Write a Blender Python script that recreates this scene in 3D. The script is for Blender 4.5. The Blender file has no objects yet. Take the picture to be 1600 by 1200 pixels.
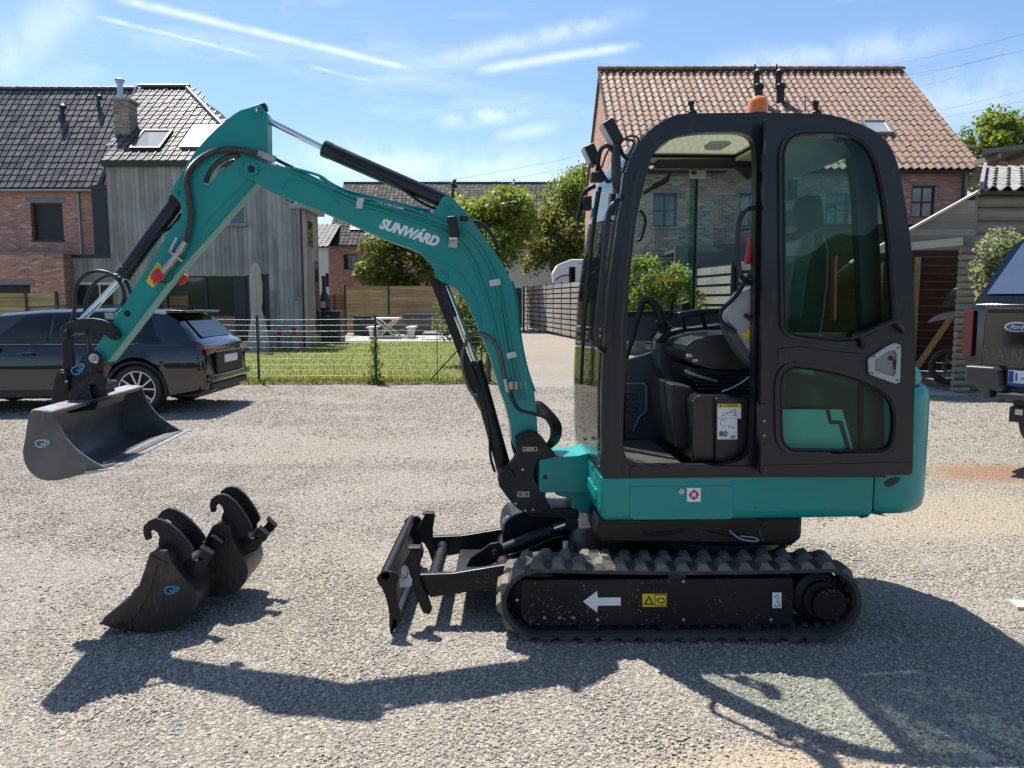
import bpy, bmesh, math, random
import numpy as np
from mathutils import Vector, Matrix, noise
from mathutils.geometry import tessellate_polygon
random.seed(7)
R = math.radians
sc = bpy.context.scene
col = sc.collection

# ------------------------------------------------------------------ camera
H = 1.6
PITCH = R(6.1)
cam_d = bpy.data.cameras.new('camera')
cam = bpy.data.objects.new('camera', cam_d); col.objects.link(cam)
cam.location = (0, 0, H); cam.rotation_euler = (R(90) - PITCH, 0, 0)
cam_d.sensor_width = 36; cam_d.lens = 27.0; cam_d.clip_start = 0.05; cam_d.clip_end = 3000
sc.camera = cam

def ray(px, py):
    u = (px - 800) / 1200.0; v = (600 - py) / 1200.0
    c, s = math.cos(PITCH), math.sin(PITCH)
    return Vector((u, c + v * s, -s + v * c))
def pt(px, py, Y):
    d = ray(px, py); t = Y / d.y
    return Vector((d.x * t, Y, H + d.z * t))
def gp(px, py, z=0.0):
    d = ray(px, py); t = (z - H) / d.z
    return Vector((d.x * t, d.y * t, z))
class Pl:
    """vertical plane through o, horizontal direction dr; off is measured away from the camera"""
    def __init__(s, o, yaw):
        s.o = Vector((o[0], o[1], 0)); s.d = Vector((math.cos(yaw), math.sin(yaw), 0)); s.n = Vector((-math.sin(yaw), math.cos(yaw), 0))
    def at(s, px, py, off=0.0):
        d = ray(px, py); c = Vector((0, 0, H))
        t = (s.o + s.n * off - c).dot(s.n) / d.dot(s.n)
        return c + d * t

# ------------------------------------------------------------------ world and sun
SUN = Vector((-0.282, 0.437, 1.0)).normalized()
world = bpy.data.worlds.new('World'); sc.world = world; world.use_nodes = True
wn = world.node_tree; wn.nodes.clear()
def W(t, **k):
    n = wn.nodes.new(t)
    for a, b in k.items(): setattr(n, a, b)
    return n
def wl(a, b): wn.links.new(a, b)
def wmath(op, a, b=None, c=None, clamp=False):
    n = W('ShaderNodeMath', operation=op, use_clamp=clamp)
    for i, x in enumerate((a, b, c)):
        if x is None: continue
        if isinstance(x, (int, float)): n.inputs[i].default_value = x
        else: wl(x, n.inputs[i])
    return n.outputs[0]
sky = W('ShaderNodeTexSky', sky_type='NISHITA'); sky.sun_disc = False
sky.sun_elevation = math.asin(SUN.z); sky.sun_rotation = math.atan2(SUN.x, SUN.y)
sky.air_density = 1.0; sky.dust_density = 0.6; sky.ozone_density = 2.2; sky.altitude = 0
tc = W('ShaderNodeTexCoord')
def wdot(v):
    n = W('ShaderNodeVectorMath', operation='DOT_PRODUCT'); wl(tc.outputs['Generated'], n.inputs[0]); n.inputs[1].default_value = v
    return n.outputs['Value']
def wnoise(scale, mapping=None, detail=6, rough=0.6):
    n = W('ShaderNodeTexNoise'); n.inputs['Scale'].default_value = scale; n.inputs['Detail'].default_value = detail; n.inputs['Roughness'].default_value = rough
    wl(mapping or tc.outputs['Generated'], n.inputs['Vector'])
    return n.outputs['Fac']
fine = wnoise(26, None, 8, 0.65)
total = None
def streak(ax, ay, bx, by, w, strength, soft=0.25, grain=0.6):
    """a cloud streak between two directions: w is its half width in radians"""
    global total
    A = ray(ax, ay).normalized(); B = ray(bx, by).normalized()
    n = A.cross(B).normalized(); t = (B - A).normalized(); m = (A + B).normalized(); half = (B - A).length / 2
    # warped cross distance
    c = wmath('ADD', wdot(n), wmath('MULTIPLY', wmath('SUBTRACT', fine, 0.5), w * 1.3))
    c = wmath('DIVIDE', c, w)
    cr = wmath('POWER', 2.718, wmath('MULTIPLY', wmath('MULTIPLY', c, c), -1.0))
    al = wmath('DIVIDE', wmath('SUBTRACT', wdot(t), m.dot(t)), half)
    e = wmath('SUBTRACT', 1.0, wmath('ABSOLUTE', al))
    e = wmath('DIVIDE', e, soft, clamp=True)
    g = wmath('MULTIPLY_ADD', wmath('SUBTRACT', fine, 0.45), grain * 4, 1.0 - grain * 0.3, clamp=True)
    f = wmath('MULTIPLY', wmath('MULTIPLY', cr, e), wmath('MULTIPLY', g, strength))
    # only the hemisphere round the streak
    f = wmath('MULTIPLY', f, wmath('GREATER_THAN', wdot(m), 0.2))
    total = f if total is None else wmath('MAXIMUM', total, f)
streak(160, -8, 660, 112, 0.0042, 0.55, 0.2, 0.5)
streak(118, 18, 430, 94, 0.0026, 0.45, 0.4, 0.6)
streak(470, 100, 600, 132, 0.0022, 0.3, 0.4, 0.7)
streak(-30, 130, 150, -20, 0.020, 0.30, 0.4, 0.7)
streak(620, 112, 1020, 18, 0.0105, 0.34, 0.5, 0.8)
streak(735, 112, 1010, 68, 0.0055, 0.5, 0.25, 0.8)
streak(665, 192, 850, 172, 0.0105, 0.46, 0.7, 1.0)
streak(755, 216, 890, 196, 0.0085, 0.34, 0.7, 1.0)
streak(1040, 120, 1560, 55, 0.016, 0.30, 0.6, 0.9)
streak(1300, 200, 1700, 120, 0.03, 0.28, 0.6, 0.9)
streak(430, 248, 760, 268, 0.022, 0.38, 0.6, 0.9)
streak(640, 262, 1000, 290, 0.028, 0.36, 0.6, 0.9)
streak(300, 300, 1200, 300, 0.05, 0.20, 0.5, 0.7)
# thin cirrus everywhere, stretched
mp = W('ShaderNodeMapping'); wl(tc.outputs['Generated'], mp.inputs['Vector']); mp.inputs['Scale'].default_value = (1.2, 3.0, 6.5); mp.inputs['Rotation'].default_value = (0.1, 0.25, 0.2)
cir = wnoise(2.2, mp.outputs['Vector'], 9, 0.6)
cir = wmath('MULTIPLY', wmath('SUBTRACT', cir, 0.52), 1.5, clamp=True)
total = wmath('MAXIMUM', total, wmath('MINIMUM', cir, 0.28))
mix = W('ShaderNodeMix', data_type='RGBA', blend_type='MIX')
wl(total, mix.inputs['Factor'])
tint = W('ShaderNodeMix', data_type='RGBA', blend_type='MULTIPLY'); tint.inputs['Factor'].default_value = 1.0
wl(sky.outputs['Color'], tint.inputs['A']); tint.inputs['B'].default_value = (0.85, 0.94, 1.02, 1)
wl(tint.outputs['Result'], mix.inputs['A']); mix.inputs['B'].default_value = (7.6, 8.1, 8.7, 1)
bg = W('ShaderNodeBackground'); bg.inputs['Strength'].default_value = 0.092
wl(mix.outputs['Result'], bg.inputs['Color'])
wo = W('ShaderNodeOutputWorld'); wl(bg.outputs[0], wo.inputs['Surface'])

sun_d = bpy.data.lights.new('sun', 'SUN'); sun_d.energy = 4.9; sun_d.angle = R(0.53); sun_d.color = (1.0, 0.945, 0.86)
sun_o = bpy.data.objects.new('sun', sun_d); col.objects.link(sun_o)
sun_o.rotation_euler = SUN.to_track_quat('Z', 'Y').to_euler(); sun_o.location = (-6, 10, 20)
sc.view_settings.view_transform = 'Standard'; sc.view_settings.look = 'None'
sc.view_settings.exposure = 0.85; sc.view_settings.gamma = 1.0; sc.view_settings.use_curve_mapping = False
sc.render.engine = 'CYCLES'
sc.cycles.use_denoising = True
sc.cycles.max_bounces = 8; sc.cycles.transparent_max_bounces = 24; sc.cycles.caustics_reflective = False; sc.cycles.caustics_refractive = False

# ------------------------------------------------------------------ materials
def newmat(name):
    m = bpy.data.materials.new(name); m.use_nodes = True
    nt = m.node_tree
    return m, nt, nt.nodes['Principled BSDF']
class NT:
    def __init__(s, nt): s.nt = nt
    def n(s, t, **k):
        n = s.nt.nodes.new(t)
        for a, b in k.items(): setattr(n, a, b)
        return n
    def l(s, a, b): s.nt.links.new(a, b)
    def put(s, sock, x):
        if x is None: return
        if hasattr(x, 'is_output'): s.l(x, sock)
        else:
            if isinstance(x, tuple) and len(x) == 3 and sock.type == 'RGBA': x = x + (1,)
            sock.default_value = x
    def math(s, op, a, b=None, c=None, clamp=False):
        n = s.n('ShaderNodeMath', operation=op, use_clamp=clamp)
        for i, x in enumerate((a, b, c)): s.put(n.inputs[i], x)
        return n.outputs[0]
    def mix(s, f, a, b, mode='MIX'):
        n = s.n('ShaderNodeMix', data_type='RGBA', blend_type=mode)
        s.put(n.inputs['Factor'], f); s.put(n.inputs['A'], a); s.put(n.inputs['B'], b)
        return n.outputs['Result']
    def ramp(s, f, stops):
        n = s.n('ShaderNodeValToRGB'); cr = n.color_ramp
        while len(cr.elements) < len(stops): cr.elements.new(0.5)
        for e, (p, c) in zip(cr.elements, stops):
            e.position = p; e.color = (c if len(c) == 4 else tuple(c) + (1,)) if isinstance(c, tuple) else (c, c, c, 1)
        s.put(n.inputs['Fac'], f); return n.outputs['Color']
    def noise(s, vec, scale, detail=4, rough=0.55, dist=0.0):
        n = s.n('ShaderNodeTexNoise'); s.put(n.inputs['Vector'], vec); n.inputs['Scale'].default_value = scale
        n.inputs['Detail'].default_value = detail; n.inputs['Roughness'].default_value = rough; n.inputs['Distortion'].default_value = dist
        return n.outputs['Fac']
    def voro(s, vec, scale, feature='F1', out='Distance', rnd=1.0):
        n = s.n('ShaderNodeTexVoronoi', feature=feature); s.put(n.inputs['Vector'], vec); n.inputs['Scale'].default_value = scale
        n.inputs['Randomness'].default_value = rnd
        return n.outputs[out]
    def bump(s, h, strength, dist=0.01, normal=None):
        n = s.n('ShaderNodeBump'); n.inputs['Strength'].default_value = strength; n.inputs['Distance'].default_value = dist
        s.put(n.inputs['Height'], h)
        if normal is not None: s.l(normal, n.inputs['Normal'])
        return n.outputs['Normal']
    def pos(s): return s.n('ShaderNodeNewGeometry').outputs['Position']
    def scaled(s, vec, sx, sy, sz):
        n = s.n('ShaderNodeMapping'); s.put(n.inputs['Vector'], vec); n.inputs['Scale'].default_value = (sx, sy, sz); return n.outputs['Vector']
    def rnd(s):
        a = s.n('ShaderNodeObjectInfo').outputs['Random']; b = s.n('ShaderNodeNewGeometry').outputs['Random Per Island']
        return s.math('FRACT', s.math('ADD', s.math('MULTIPLY', a, 1.0), s.math('MULTIPLY', b, 0.999)))
def basic(name, c, rough=0.5, metal=0.0, var=0.12, scale=6.0, bump=0.0, bscale=60.0, dust=0.0, dustc=(0.33, 0.30, 0.26), coat=0.0, rnd=0.0, spec=0.5, rvar=0.15):
    """plain material with mottled tone, uneven gloss, fine relief and some dust in patches"""
    m, nt, b = newmat(name); N = NT(nt); p = N.pos()
    f = N.noise(p, scale, 5, 0.6)
    lo = tuple(x * (1 - var) for x in c); hi = tuple(min(1, x * (1 + var)) for x in c)
    cc = N.mix(N.math('MULTIPLY_ADD', N.math('SUBTRACT', f, 0.5), 2.5, 0.5, True), lo, hi)
    if rnd:
        k = N.math('MULTIPLY_ADD', N.math('SUBTRACT', N.rnd(), 0.5), rnd * 2, 1.0)
        x = N.n('ShaderNodeVectorMath', operation='SCALE'); N.put(x.inputs[0], cc); N.put(x.inputs['Scale'], k); cc = x.outputs[0]
    if dust:
        g = N.noise(p, scale * 2.3, 8, 0.7)
        g2 = N.math('MULTIPLY_ADD', N.math('SUBTRACT', g, 0.52), 5, 0.0, True)
        cc = N.mix(N.math('MULTIPLY', g2, dust), cc, dustc)
    N.put(b.inputs['Base Color'], cc)
    b.inputs['Metallic'].default_value = metal
    r = N.math('MULTIPLY_ADD', N.math('SUBTRACT', N.noise(p, scale * 3, 6, 0.65), 0.5), rvar * 2, rough, True)
    N.put(b.inputs['Roughness'], r)
    b.inputs['Specular IOR Level'].default_value = spec
    if coat: b.inputs['Coat Weight'].default_value = coat; b.inputs['Coat Roughness'].default_value = 0.06
    if bump: N.put(b.inputs['Normal'], N.bump(N.noise(p, bscale, 5, 0.6), bump, 0.004))
    return m
def glassmat(name, tint, refl=1.0, ior=1.5, rough=0.0):
    m, nt, b = newmat(name); N = NT(nt); nt.nodes.remove(b)
    t = N.n('ShaderNodeBsdfTransparent'); t.inputs[0].default_value = tint + (1,)
    g = N.n('ShaderNodeBsdfGlossy'); g.inputs['Roughness'].default_value = rough; g.inputs['Color'].default_value = (refl,) * 3 + (1,)
    f = N.n('ShaderNodeLayerWeight'); f.inputs['Blend'].default_value = .5
    k = N.math('MULTIPLY_ADD', N.math('POWER', f.outputs['Facing'], 5.0), .50, .022, True)
    x = N.n('ShaderNodeMixShader'); N.l(k, x.inputs[0]); N.l(t.outputs[0], x.inputs[1]); N.l(g.outputs[0], x.inputs[2])
    N.l(x.outputs[0], nt.nodes['Material Output'].inputs['Surface'])
    return m

M = {}
TEAL = (0.001, 0.255, 0.235)
M['teal'] = basic('teal_paint', TEAL, 0.38, var=0.06, scale=3, dust=0.06, dustc=(0.08, 0.18, 0.17), coat=0.12, bump=0.02, bscale=35, spec=0.4)
M['charcoal'] = basic('charcoal_paint', (0.0085, 0.0095, 0.0145), 0.33, var=0.15, scale=4, dust=0.05, dustc=(0.06, 0.06, 0.07), coat=0.12, bump=0.02, spec=0.4)
M['black'] = basic('black_paint', (0.005, 0.0055, 0.0075), 0.42, var=0.25, scale=5, dust=0.10, dustc=(0.09, 0.085, 0.08), bump=0.05, spec=0.35)
M['black_plastic'] = basic('black_plastic', (0.007, 0.007, 0.009), 0.55, var=0.2, scale=8, bump=0.15, bscale=300)
M['cast'] = basic('dark_grey_iron', (0.0115, 0.0115, 0.0145), 0.46, var=0.25, scale=7, dust=0.12, dustc=(0.10, 0.095, 0.09), bump=0.15, bscale=80, spec=0.35)
M['steel_bucket'] = basic('scuffed_grey_steel', (0.115, 0.116, 0.118), 0.42, 0.3, var=0.28, scale=5, dust=0.3, dustc=(0.13, 0.13, 0.13), bump=0.08, bscale=60)
M['bucket_bronze'] = basic('dark_bucket_paint', (0.026, 0.024, 0.022), 0.36, 0.1, var=0.25, scale=6, dust=0.25, dustc=(0.09, 0.075, 0.06), bump=0.08, bscale=60)
M['bright_steel'] = basic('worn_bright_steel', (0.42, 0.43, 0.45), 0.33, 0.85, var=0.2, scale=12)
M['chrome'] = basic('chrome_rod', (0.75, 0.75, 0.76), 0.08, 1.0, var=0.03, rvar=0.03)
M['zinc'] = basic('zinc_fitting', (0.42, 0.40, 0.35), 0.35, 0.8, var=0.2, scale=30)
M['rubber'] = basic('dusty_track_rubber', (0.060, 0.055, 0.048), 0.85, var=0.35, scale=9, dust=0.35, dustc=(0.13, 0.115, 0.095), bump=0.3, bscale=120, spec=0.25)
M['rubber_dust'] = basic('dusty_track_lug', (0.140, 0.127, 0.108), 0.9, var=0.35, scale=12, dust=0.5, dustc=(0.27, 0.24, 0.20), bump=0.4, bscale=120, spec=0.2)
M['tyre'] = basic('tyre_rubber', (0.018, 0.018, 0.018), 0.75, var=0.3, scale=12, dust=0.2, dustc=(0.10, 0.09, 0.08))
M['hose'] = basic('hose_rubber', (0.012, 0.012, 0.013), 0.42, var=0.2, scale=20)
M['spring'] = basic('hose_guard_spring', (0.11, 0.10, 0.095), 0.4, 0.4, var=0.3, scale=30)
M['white'] = basic('white_print', (0.78, 0.80, 0.80), 0.5, var=0.06, scale=20)
M['pale'] = basic('pale_sticker', (0.55, 0.56, 0.55), 0.5, var=0.1, scale=40)
M['yellow'] = basic('yellow_sticker', (0.72, 0.52, 0.02), 0.45, var=0.08, scale=20)
M['red'] = basic('red_part', (0.50, 0.015, 0.02), 0.4, var=0.12, scale=20)
M['ink'] = basic('black_print', (0.012, 0.012, 0.012), 0.5, var=0.1)
M['cyan'] = basic('light_blue_print', (0.05, 0.35, 0.60), 0.5, var=0.1)
M['paleblue'] = basic('pale_blue_print', (0.42, 0.52, 0.60), 0.5, var=0.1)
M['seat'] = basic('black_seat_vinyl', (0.009, 0.0105, 0.012), 0.38, var=0.2, scale=12, bump=0.2, bscale=120)
M['greyplas'] = basic('light_grey_plastic', (0.36, 0.37, 0.38), 0.5, var=0.08, scale=6)
M['midgrey'] = basic('grey_plastic', (0.070, 0.076, 0.086), 0.55, var=0.12, scale=6)
M['lining'] = basic('beige_lining', (0.34, 0.32, 0.27), 0.8, var=0.08, scale=6)
M['orange'] = basic('amber_lens', (0.90, 0.20, 0.01), 0.18, var=0.04, coat=0.5)
M['orange'].node_tree.nodes['Principled BSDF'].inputs['Subsurface Weight'].default_value = 0.35
M['orange'].node_tree.nodes['Principled BSDF'].inputs['Subsurface Scale'].default_value = 0.03
M['seatlight'] = basic('grey_seat_fabric', (0.085, 0.11, 0.11), .8, var=.15, scale=20, bump=.2, bscale=300)
M['greydark'] = basic('recess_grey', (0.20, 0.20, 0.21), .4, .3)
M['seatbase'] = basic('seat_base_black', (0.014, 0.014, 0.016), .28, var=.2, scale=6)
M['teal_lit'] = basic('lit_teal_paint', (0.16, 0.50, 0.43), .4, var=.06)  # lit copy of the teal paint, light put into the colour
M['tanplate'] = basic('tan_lock_plate', (0.35, 0.31, 0.22), .5, .3, var=.1)
M['glass_clear'] = glassmat('clear_cab_glass', (0.90, 0.955, 0.93), 0.8)
M['glass_green'] = glassmat('green_tinted_glass', (0.74, 0.89, 0.84), 0.6)
def hatchmat():
    m, nt, b = newmat('frosted_roof_hatch'); N = NT(nt); nt.nodes.remove(b)
    t = N.n('ShaderNodeBsdfTransparent'); t.inputs[0].default_value = (.62, .70, .64, 1); r = N.n('ShaderNodeBsdfTranslucent'); r.inputs[0].default_value = (.30, .29, .22, 1)
    x = N.n('ShaderNodeMixShader'); x.inputs[0].default_value = .5; N.l(t.outputs[0], x.inputs[1]); N.l(r.outputs[0], x.inputs[2]); N.l(x.outputs[0], nt.nodes['Material Output'].inputs['Surface']); return m
M['hatch'] = hatchmat()
M['glass_edge'] = glassmat('green_glass_edge', (0.60, 0.80, 0.70), .4)
M['carpaint'] = basic('blue_black_car_paint', (0.003, 0.004, 0.008), 0.10, var=0.1, scale=2, coat=1.0, rvar=0.03)
M['trackpaint'] = basic('speckled_black_paint', (0.006, 0.0065, 0.009), 0.45, var=0.25, scale=5, bump=0.05, spec=0.3)
def _speck(m):
    nt = m.node_tree; N = NT(nt); b = nt.nodes['Principled BSDF']; old = b.inputs['Base Color'].links[0].from_socket
    p = N.pos(); d = N.voro(p, 55); big = N.noise(p, 7, 3)
    r = N.math('MULTIPLY', N.math('LESS_THAN', d, N.math('MULTIPLY', N.math('SUBTRACT', big, 0.36), 1.15)), 0.6)
    N.put(b.inputs['Base Color'], N.mix(r, old, (0.16, 0.145, 0.13)))
_speck(M['trackpaint'])
M['carglass'] = basic('dark_car_glass', (0.006, 0.008, 0.010), 0.04, var=0.05, coat=0.0, rvar=0.01)
M['carglass_light'] = glassmat('car_side_glass', (0.40, 0.46, 0.44))
M['cartrim'] = basic('car_black_trim', (0.010, 0.010, 0.011), 0.5, var=0.1)
M['alloy'] = basic('alloy_rim', (0.55, 0.56, 0.58), 0.25, 0.8, var=0.05)
M['redlens'] = basic('red_lens', (0.13, 0.004, 0.006), 0.12, var=0.1, coat=0.6)
M['plate'] = basic('number_plate', (0.72, 0.72, 0.74), 0.4, var=0.03)
M['plateblue'] = basic('plate_blue', (0.02, 0.07, 0.35), 0.4, var=0.05)
M['winglass'] = basic('house_window_glass', (0.02, 0.025, 0.03), 0.03, var=0.2, scale=1.0, rvar=0.01, spec=1.0)
M['winglass'].node_tree.nodes['Principled BSDF'].inputs['Metallic'].default_value = 0.0
M['anthracite'] = basic('anthracite_frame', (0.018, 0.022, 0.030), 0.45, var=0.1)
M['concrete'] = basic('pale_concrete', (0.36, 0.35, 0.33), 0.85, var=0.15, scale=4, bump=0.2, bscale=60)
M['bluestone'] = basic('bluestone_sill', (0.20, 0.21, 0.22), 0.7, var=0.15, scale=5)
M['render'] = basic('white_render', (0.62, 0.61, 0.58), 0.9, var=0.05, scale=1.5, bump=0.1)
M['bark'] = basic('tree_bark', (0.10, 0.08, 0.06), 0.9, var=0.35, scale=8, bump=0.6, bscale=25)
M['zincroof'] = basic('zinc_flashing', (0.32, 0.33, 0.35), 0.45, 0.5, var=0.15, scale=3)

def scuff(m, c, amt, sc3, thr=.60):
    """thin scratches and streaks of wear or dried dirt"""
    nt = m.node_tree; N = NT(nt); b = nt.nodes['Principled BSDF']; old = b.inputs['Base Color'].links[0].from_socket; p = N.pos()
    f = N.math('MULTIPLY_ADD', N.math('SUBTRACT', N.noise(N.scaled(p, *sc3), 1.0, 7, .7, 1.2), thr), 9, 0, True)
    g = N.math('MULTIPLY_ADD', N.noise(p, 3.1, 4), 3, -1.2, True)
    N.put(b.inputs['Base Color'], N.mix(N.math('MULTIPLY', N.math('MULTIPLY', f, g), amt), old, c))
scuff(M['steel_bucket'], (.26, .26, .26), 1, (9, 60, 9), .52); scuff(M['steel_bucket'], (.10, .055, .03), .8, (7, 7, 3), .54)
scuff(M['bucket_bronze'], (.13, .125, .12), .9, (70, 12, 10), .53); scuff(M['bucket_bronze'], (.16, .07, .035), .8, (6, 6, 8), .56)
scuff(M['black'], (.14, .13, .12), .8, (20, 20, 50), .56); scuff(M['cast'], (.11, .10, .09), .7, (30, 30, 20), .56)
scuff(M['teal'], (.13, .17, .15), .5, (14, 14, 2.5), .55); scuff(M['teal'], (.02, .035, .033), .5, (25, 25, 25), .66)
scuff(M['charcoal'], (.07, .07, .075), .6, (16, 16, 5), .56)

def leafmat(name, a, b_):
    m, nt, b = newmat(name); N = NT(nt); r = N.rnd(); p = N.pos()
    f = N.math('ADD', N.math('MULTIPLY', r, 0.6), N.math('MULTIPLY', N.noise(p, 0.9, 3), 0.5), clamp=True)
    cc = N.mix(f, a, b_)
    N.put(b.inputs['Base Color'], cc); b.inputs['Roughness'].default_value = 0.55
    tr = N.n('ShaderNodeBsdfTranslucent'); N.put(tr.inputs['Color'], N.mix(0.5, cc, (b_[0] * 1.7, b_[1] * 1.7, b_[2] * 0.8)))
    x = N.n('ShaderNodeMixShader'); x.inputs[0].default_value = 0.45
    N.l(b.outputs[0], x.inputs[1]); N.l(tr.outputs[0], x.inputs[2]); N.l(x.outputs[0], nt.nodes['Material Output'].inputs['Surface'])
    return m
M['leaf'] = leafmat('maple_leaves', (0.045, 0.072, 0.016), (0.155, 0.190, 0.045))
M['leaf_lime'] = leafmat('lime_green_leaves', (0.065, 0.105, 0.018), (0.215, 0.265, 0.050))
M['leaf_dark'] = leafmat('dark_green_leaves', (0.03, 0.055, 0.014), (0.11, 0.15, 0.035))
M['leaf_brown'] = leafmat('bronze_green_leaves', (0.055, 0.06, 0.018), (0.17, 0.18, 0.04))
M['leaf_olive'] = leafmat('silvery_olive_leaves', (0.10, 0.12, 0.07), (0.30, 0.33, 0.20))
M['blade_leaf'] = leafmat('grass_blades', (0.09, 0.12, 0.025), (0.30, 0.33, 0.08))

def brickmat(name, cols, axis='x', mortar=(0.40, 0.37, 0.33), scale=1.0):
    m, nt, b = newmat(name); N = NT(nt); p = N.pos()
    s = N.n('ShaderNodeSeparateXYZ'); N.l(p, s.inputs[0]); c = N.n('ShaderNodeCombineXYZ')
    N.l(s.outputs['X' if axis == 'x' else 'Y'], c.inputs[0]); N.l(s.outputs['Z'], c.inputs[1])
    wob = N.n('ShaderNodeVectorMath', operation='ADD'); N.l(c.outputs[0], wob.inputs[0])
    nn = N.n('ShaderNodeTexNoise'); N.l(p, nn.inputs['Vector']); nn.inputs['Scale'].default_value = 6
    sc2 = N.n('ShaderNodeVectorMath', operation='SCALE'); N.l(nn.outputs['Color'], sc2.inputs[0]); sc2.inputs['Scale'].default_value = 0.012; N.l(sc2.outputs[0], wob.inputs[1])
    def br(c1, c2, mo):
        k = N.n('ShaderNodeTexBrick'); N.l(wob.outputs[0], k.inputs['Vector'])
        N.put(k.inputs['Color1'], c1); N.put(k.inputs['Color2'], c2); N.put(k.inputs['Mortar'], mo)
        k.inputs['Scale'].default_value = 1.0; k.inputs['Brick Width'].default_value = 0.21 * scale; k.inputs['Row Height'].default_value = 0.066 * scale
        k.inputs['Mortar Size'].default_value = 0.0055 * scale; k.inputs['Mortar Smooth'].default_value = 0.1; k.inputs['Bias'].default_value = 0.0
        return k
    k = br((0, 0, 0), (1, 1, 1), (0.5, 0.5, 0.5))
    base = N.ramp(k.outputs['Color'], [(i / (len(cols) - 1), x) for i, x in enumerate(cols)])
    base = N.mix(N.math('MULTIPLY', N.noise(p, 14, 4), 0.5), base, tuple(x * 0.6 for x in cols[0]))
    base = N.mix(k.outputs['Fac'], base, mortar)
    base = N.mix(N.math('MULTIPLY_ADD', N.math('SUBTRACT', N.noise(p, 0.8, 4), 0.5), 1.2, 0.2, True), base, tuple(x * 1.25 for x in cols[1]))
    N.put(b.inputs['Base Color'], base); b.inputs['Roughness'].default_value = 0.9
    N.put(b.inputs['Normal'], N.bump(N.math('SUBTRACT', 1.0, k.outputs['Fac']), 0.9, 0.012))
    return m
RED = [(0.28, 0.12, 0.09), (0.60, 0.29, 0.20), (0.44, 0.20, 0.15), (0.78, 0.52, 0.42)]
BRN = [(0.20, 0.105, 0.085), (0.44, 0.26, 0.205), (0.30, 0.19, 0.165), (0.62, 0.43, 0.365)]
GRY = [(0.13, 0.095, 0.078), (0.36, 0.28, 0.22), (0.22, 0.15, 0.12), (0.58, 0.49, 0.41)]
M['brick_red'] = brickmat('orange_red_brick', RED); M['brick_red_y'] = brickmat('orange_red_brick_side', RED, 'y')
M['brick_brown'] = brickmat('red_brown_brick', BRN); M['brick_brown_y'] = brickmat('red_brown_brick_side', RED, 'y')
M['brick_grey'] = brickmat('grey_brown_brick', GRY)  # on the house wall this grey tone holds painted glare; plain brick on the chimney

def tilemat(name, lo, hi, rough, spec=0.5, lichen=0.0, coat=0.0):
    m, nt, b = newmat(name); N = NT(nt); p = N.pos(); r = N.rnd()
    cc = N.mix(r, lo, hi)
    cc = N.mix(N.math('MULTIPLY_ADD', N.math('SUBTRACT', N.noise(p, 9, 5), 0.5), 2.0, 0.25, True), cc, tuple(x * 0.6 for x in lo))
    if lichen: cc = N.mix(N.math('MULTIPLY', N.math('MULTIPLY_ADD', N.noise(p, 3, 6, 0.7), 5, -2.6, True), lichen), cc, (0.40, 0.38, 0.33))
    N.put(b.inputs['Base Color'], cc); b.inputs['Specular IOR Level'].default_value = spec
    N.put(b.inputs['Roughness'], N.math('MULTIPLY_ADD', N.math('SUBTRACT', N.rnd(), 0.5), 0.15, rough))
    if coat: b.inputs['Coat Weight'].default_value = coat; b.inputs['Coat Roughness'].default_value = 0.12
    return m
M['tile_black'] = tilemat('glazed_black_tile', (0.055, 0.055, 0.060), (0.105, 0.105, 0.112), 0.46, 0.40, coat=0.0)
M['tile_far'] = tilemat('dull_black_tile', (0.018, 0.018, 0.020), (0.042, 0.042, 0.045), 0.7, 0.12)
M['tile_red'] = tilemat('terracotta_tile', (0.165, 0.092, 0.064), (0.315, 0.200, 0.145), 0.7, 0.35, 0.22)
M['tile_grey'] = tilemat('grey_weathered_tile', (0.16, 0.16, 0.15), (0.27, 0.27, 0.25), 0.7, 0.4, 0.25)

def woodmat(name, lo, hi, axis='z', rnd=0.35, rough=0.8, grain=1.0, bump=0.35):
    m, nt, b = newmat(name); N = NT(nt); p = N.pos(); r = N.rnd()
    s = {'x': (1.2, 30, 30), 'y': (30, 1.2, 30), 'z': (30, 30, 1.2)}[axis]
    off = N.n('ShaderNodeVectorMath', operation='ADD'); N.l(N.scaled(p, *s), off.inputs[0])
    cx = N.n('ShaderNodeCombineXYZ'); N.l(N.math('MULTIPLY', r, 37.0), cx.inputs[0]); N.l(N.math('MULTIPLY', r, 91.0), cx.inputs[2]); N.l(cx.outputs[0], off.inputs[1])
    g = N.noise(off.outputs[0], 1.0, 5, 0.6, 0.4)
    f = N.math('ADD', N.math('MULTIPLY', N.math('SUBTRACT', g, 0.5), 1.3 * grain), N.math('MULTIPLY_ADD', N.math('SUBTRACT', r, 0.5), rnd * 2, 0.5), clamp=True)
    cc = N.mix(f, lo, hi)
    cc = N.mix(N.math('MULTIPLY_ADD', N.noise(p, 1.3, 4), 1.6, -0.7, True), cc, tuple(x * 0.55 for x in lo))
    N.put(b.inputs['Base Color'], cc); b.inputs['Roughness'].default_value = rough
    N.put(b.inputs['Normal'], N.bump(g, bump, 0.006))
    return m
M['wood_grey'] = woodmat('silvered_cladding', (0.21, 0.195, 0.185), (0.47, 0.445, 0.43), 'z', 0.34)
M['wood_tan'] = woodmat('honey_fence_board', (0.32, 0.21, 0.09), (0.62, 0.45, 0.23), 'x', 0.3)
M['wood_slat'] = woodmat('weathered_pale_slat', (0.28, 0.25, 0.22), (0.50, 0.46, 0.42), 'y', 0.25)
M['wood_log'] = woodmat('weathered_log', (0.17, 0.145, 0.11), (0.36, 0.32, 0.26), 'x', 0.3)
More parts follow.
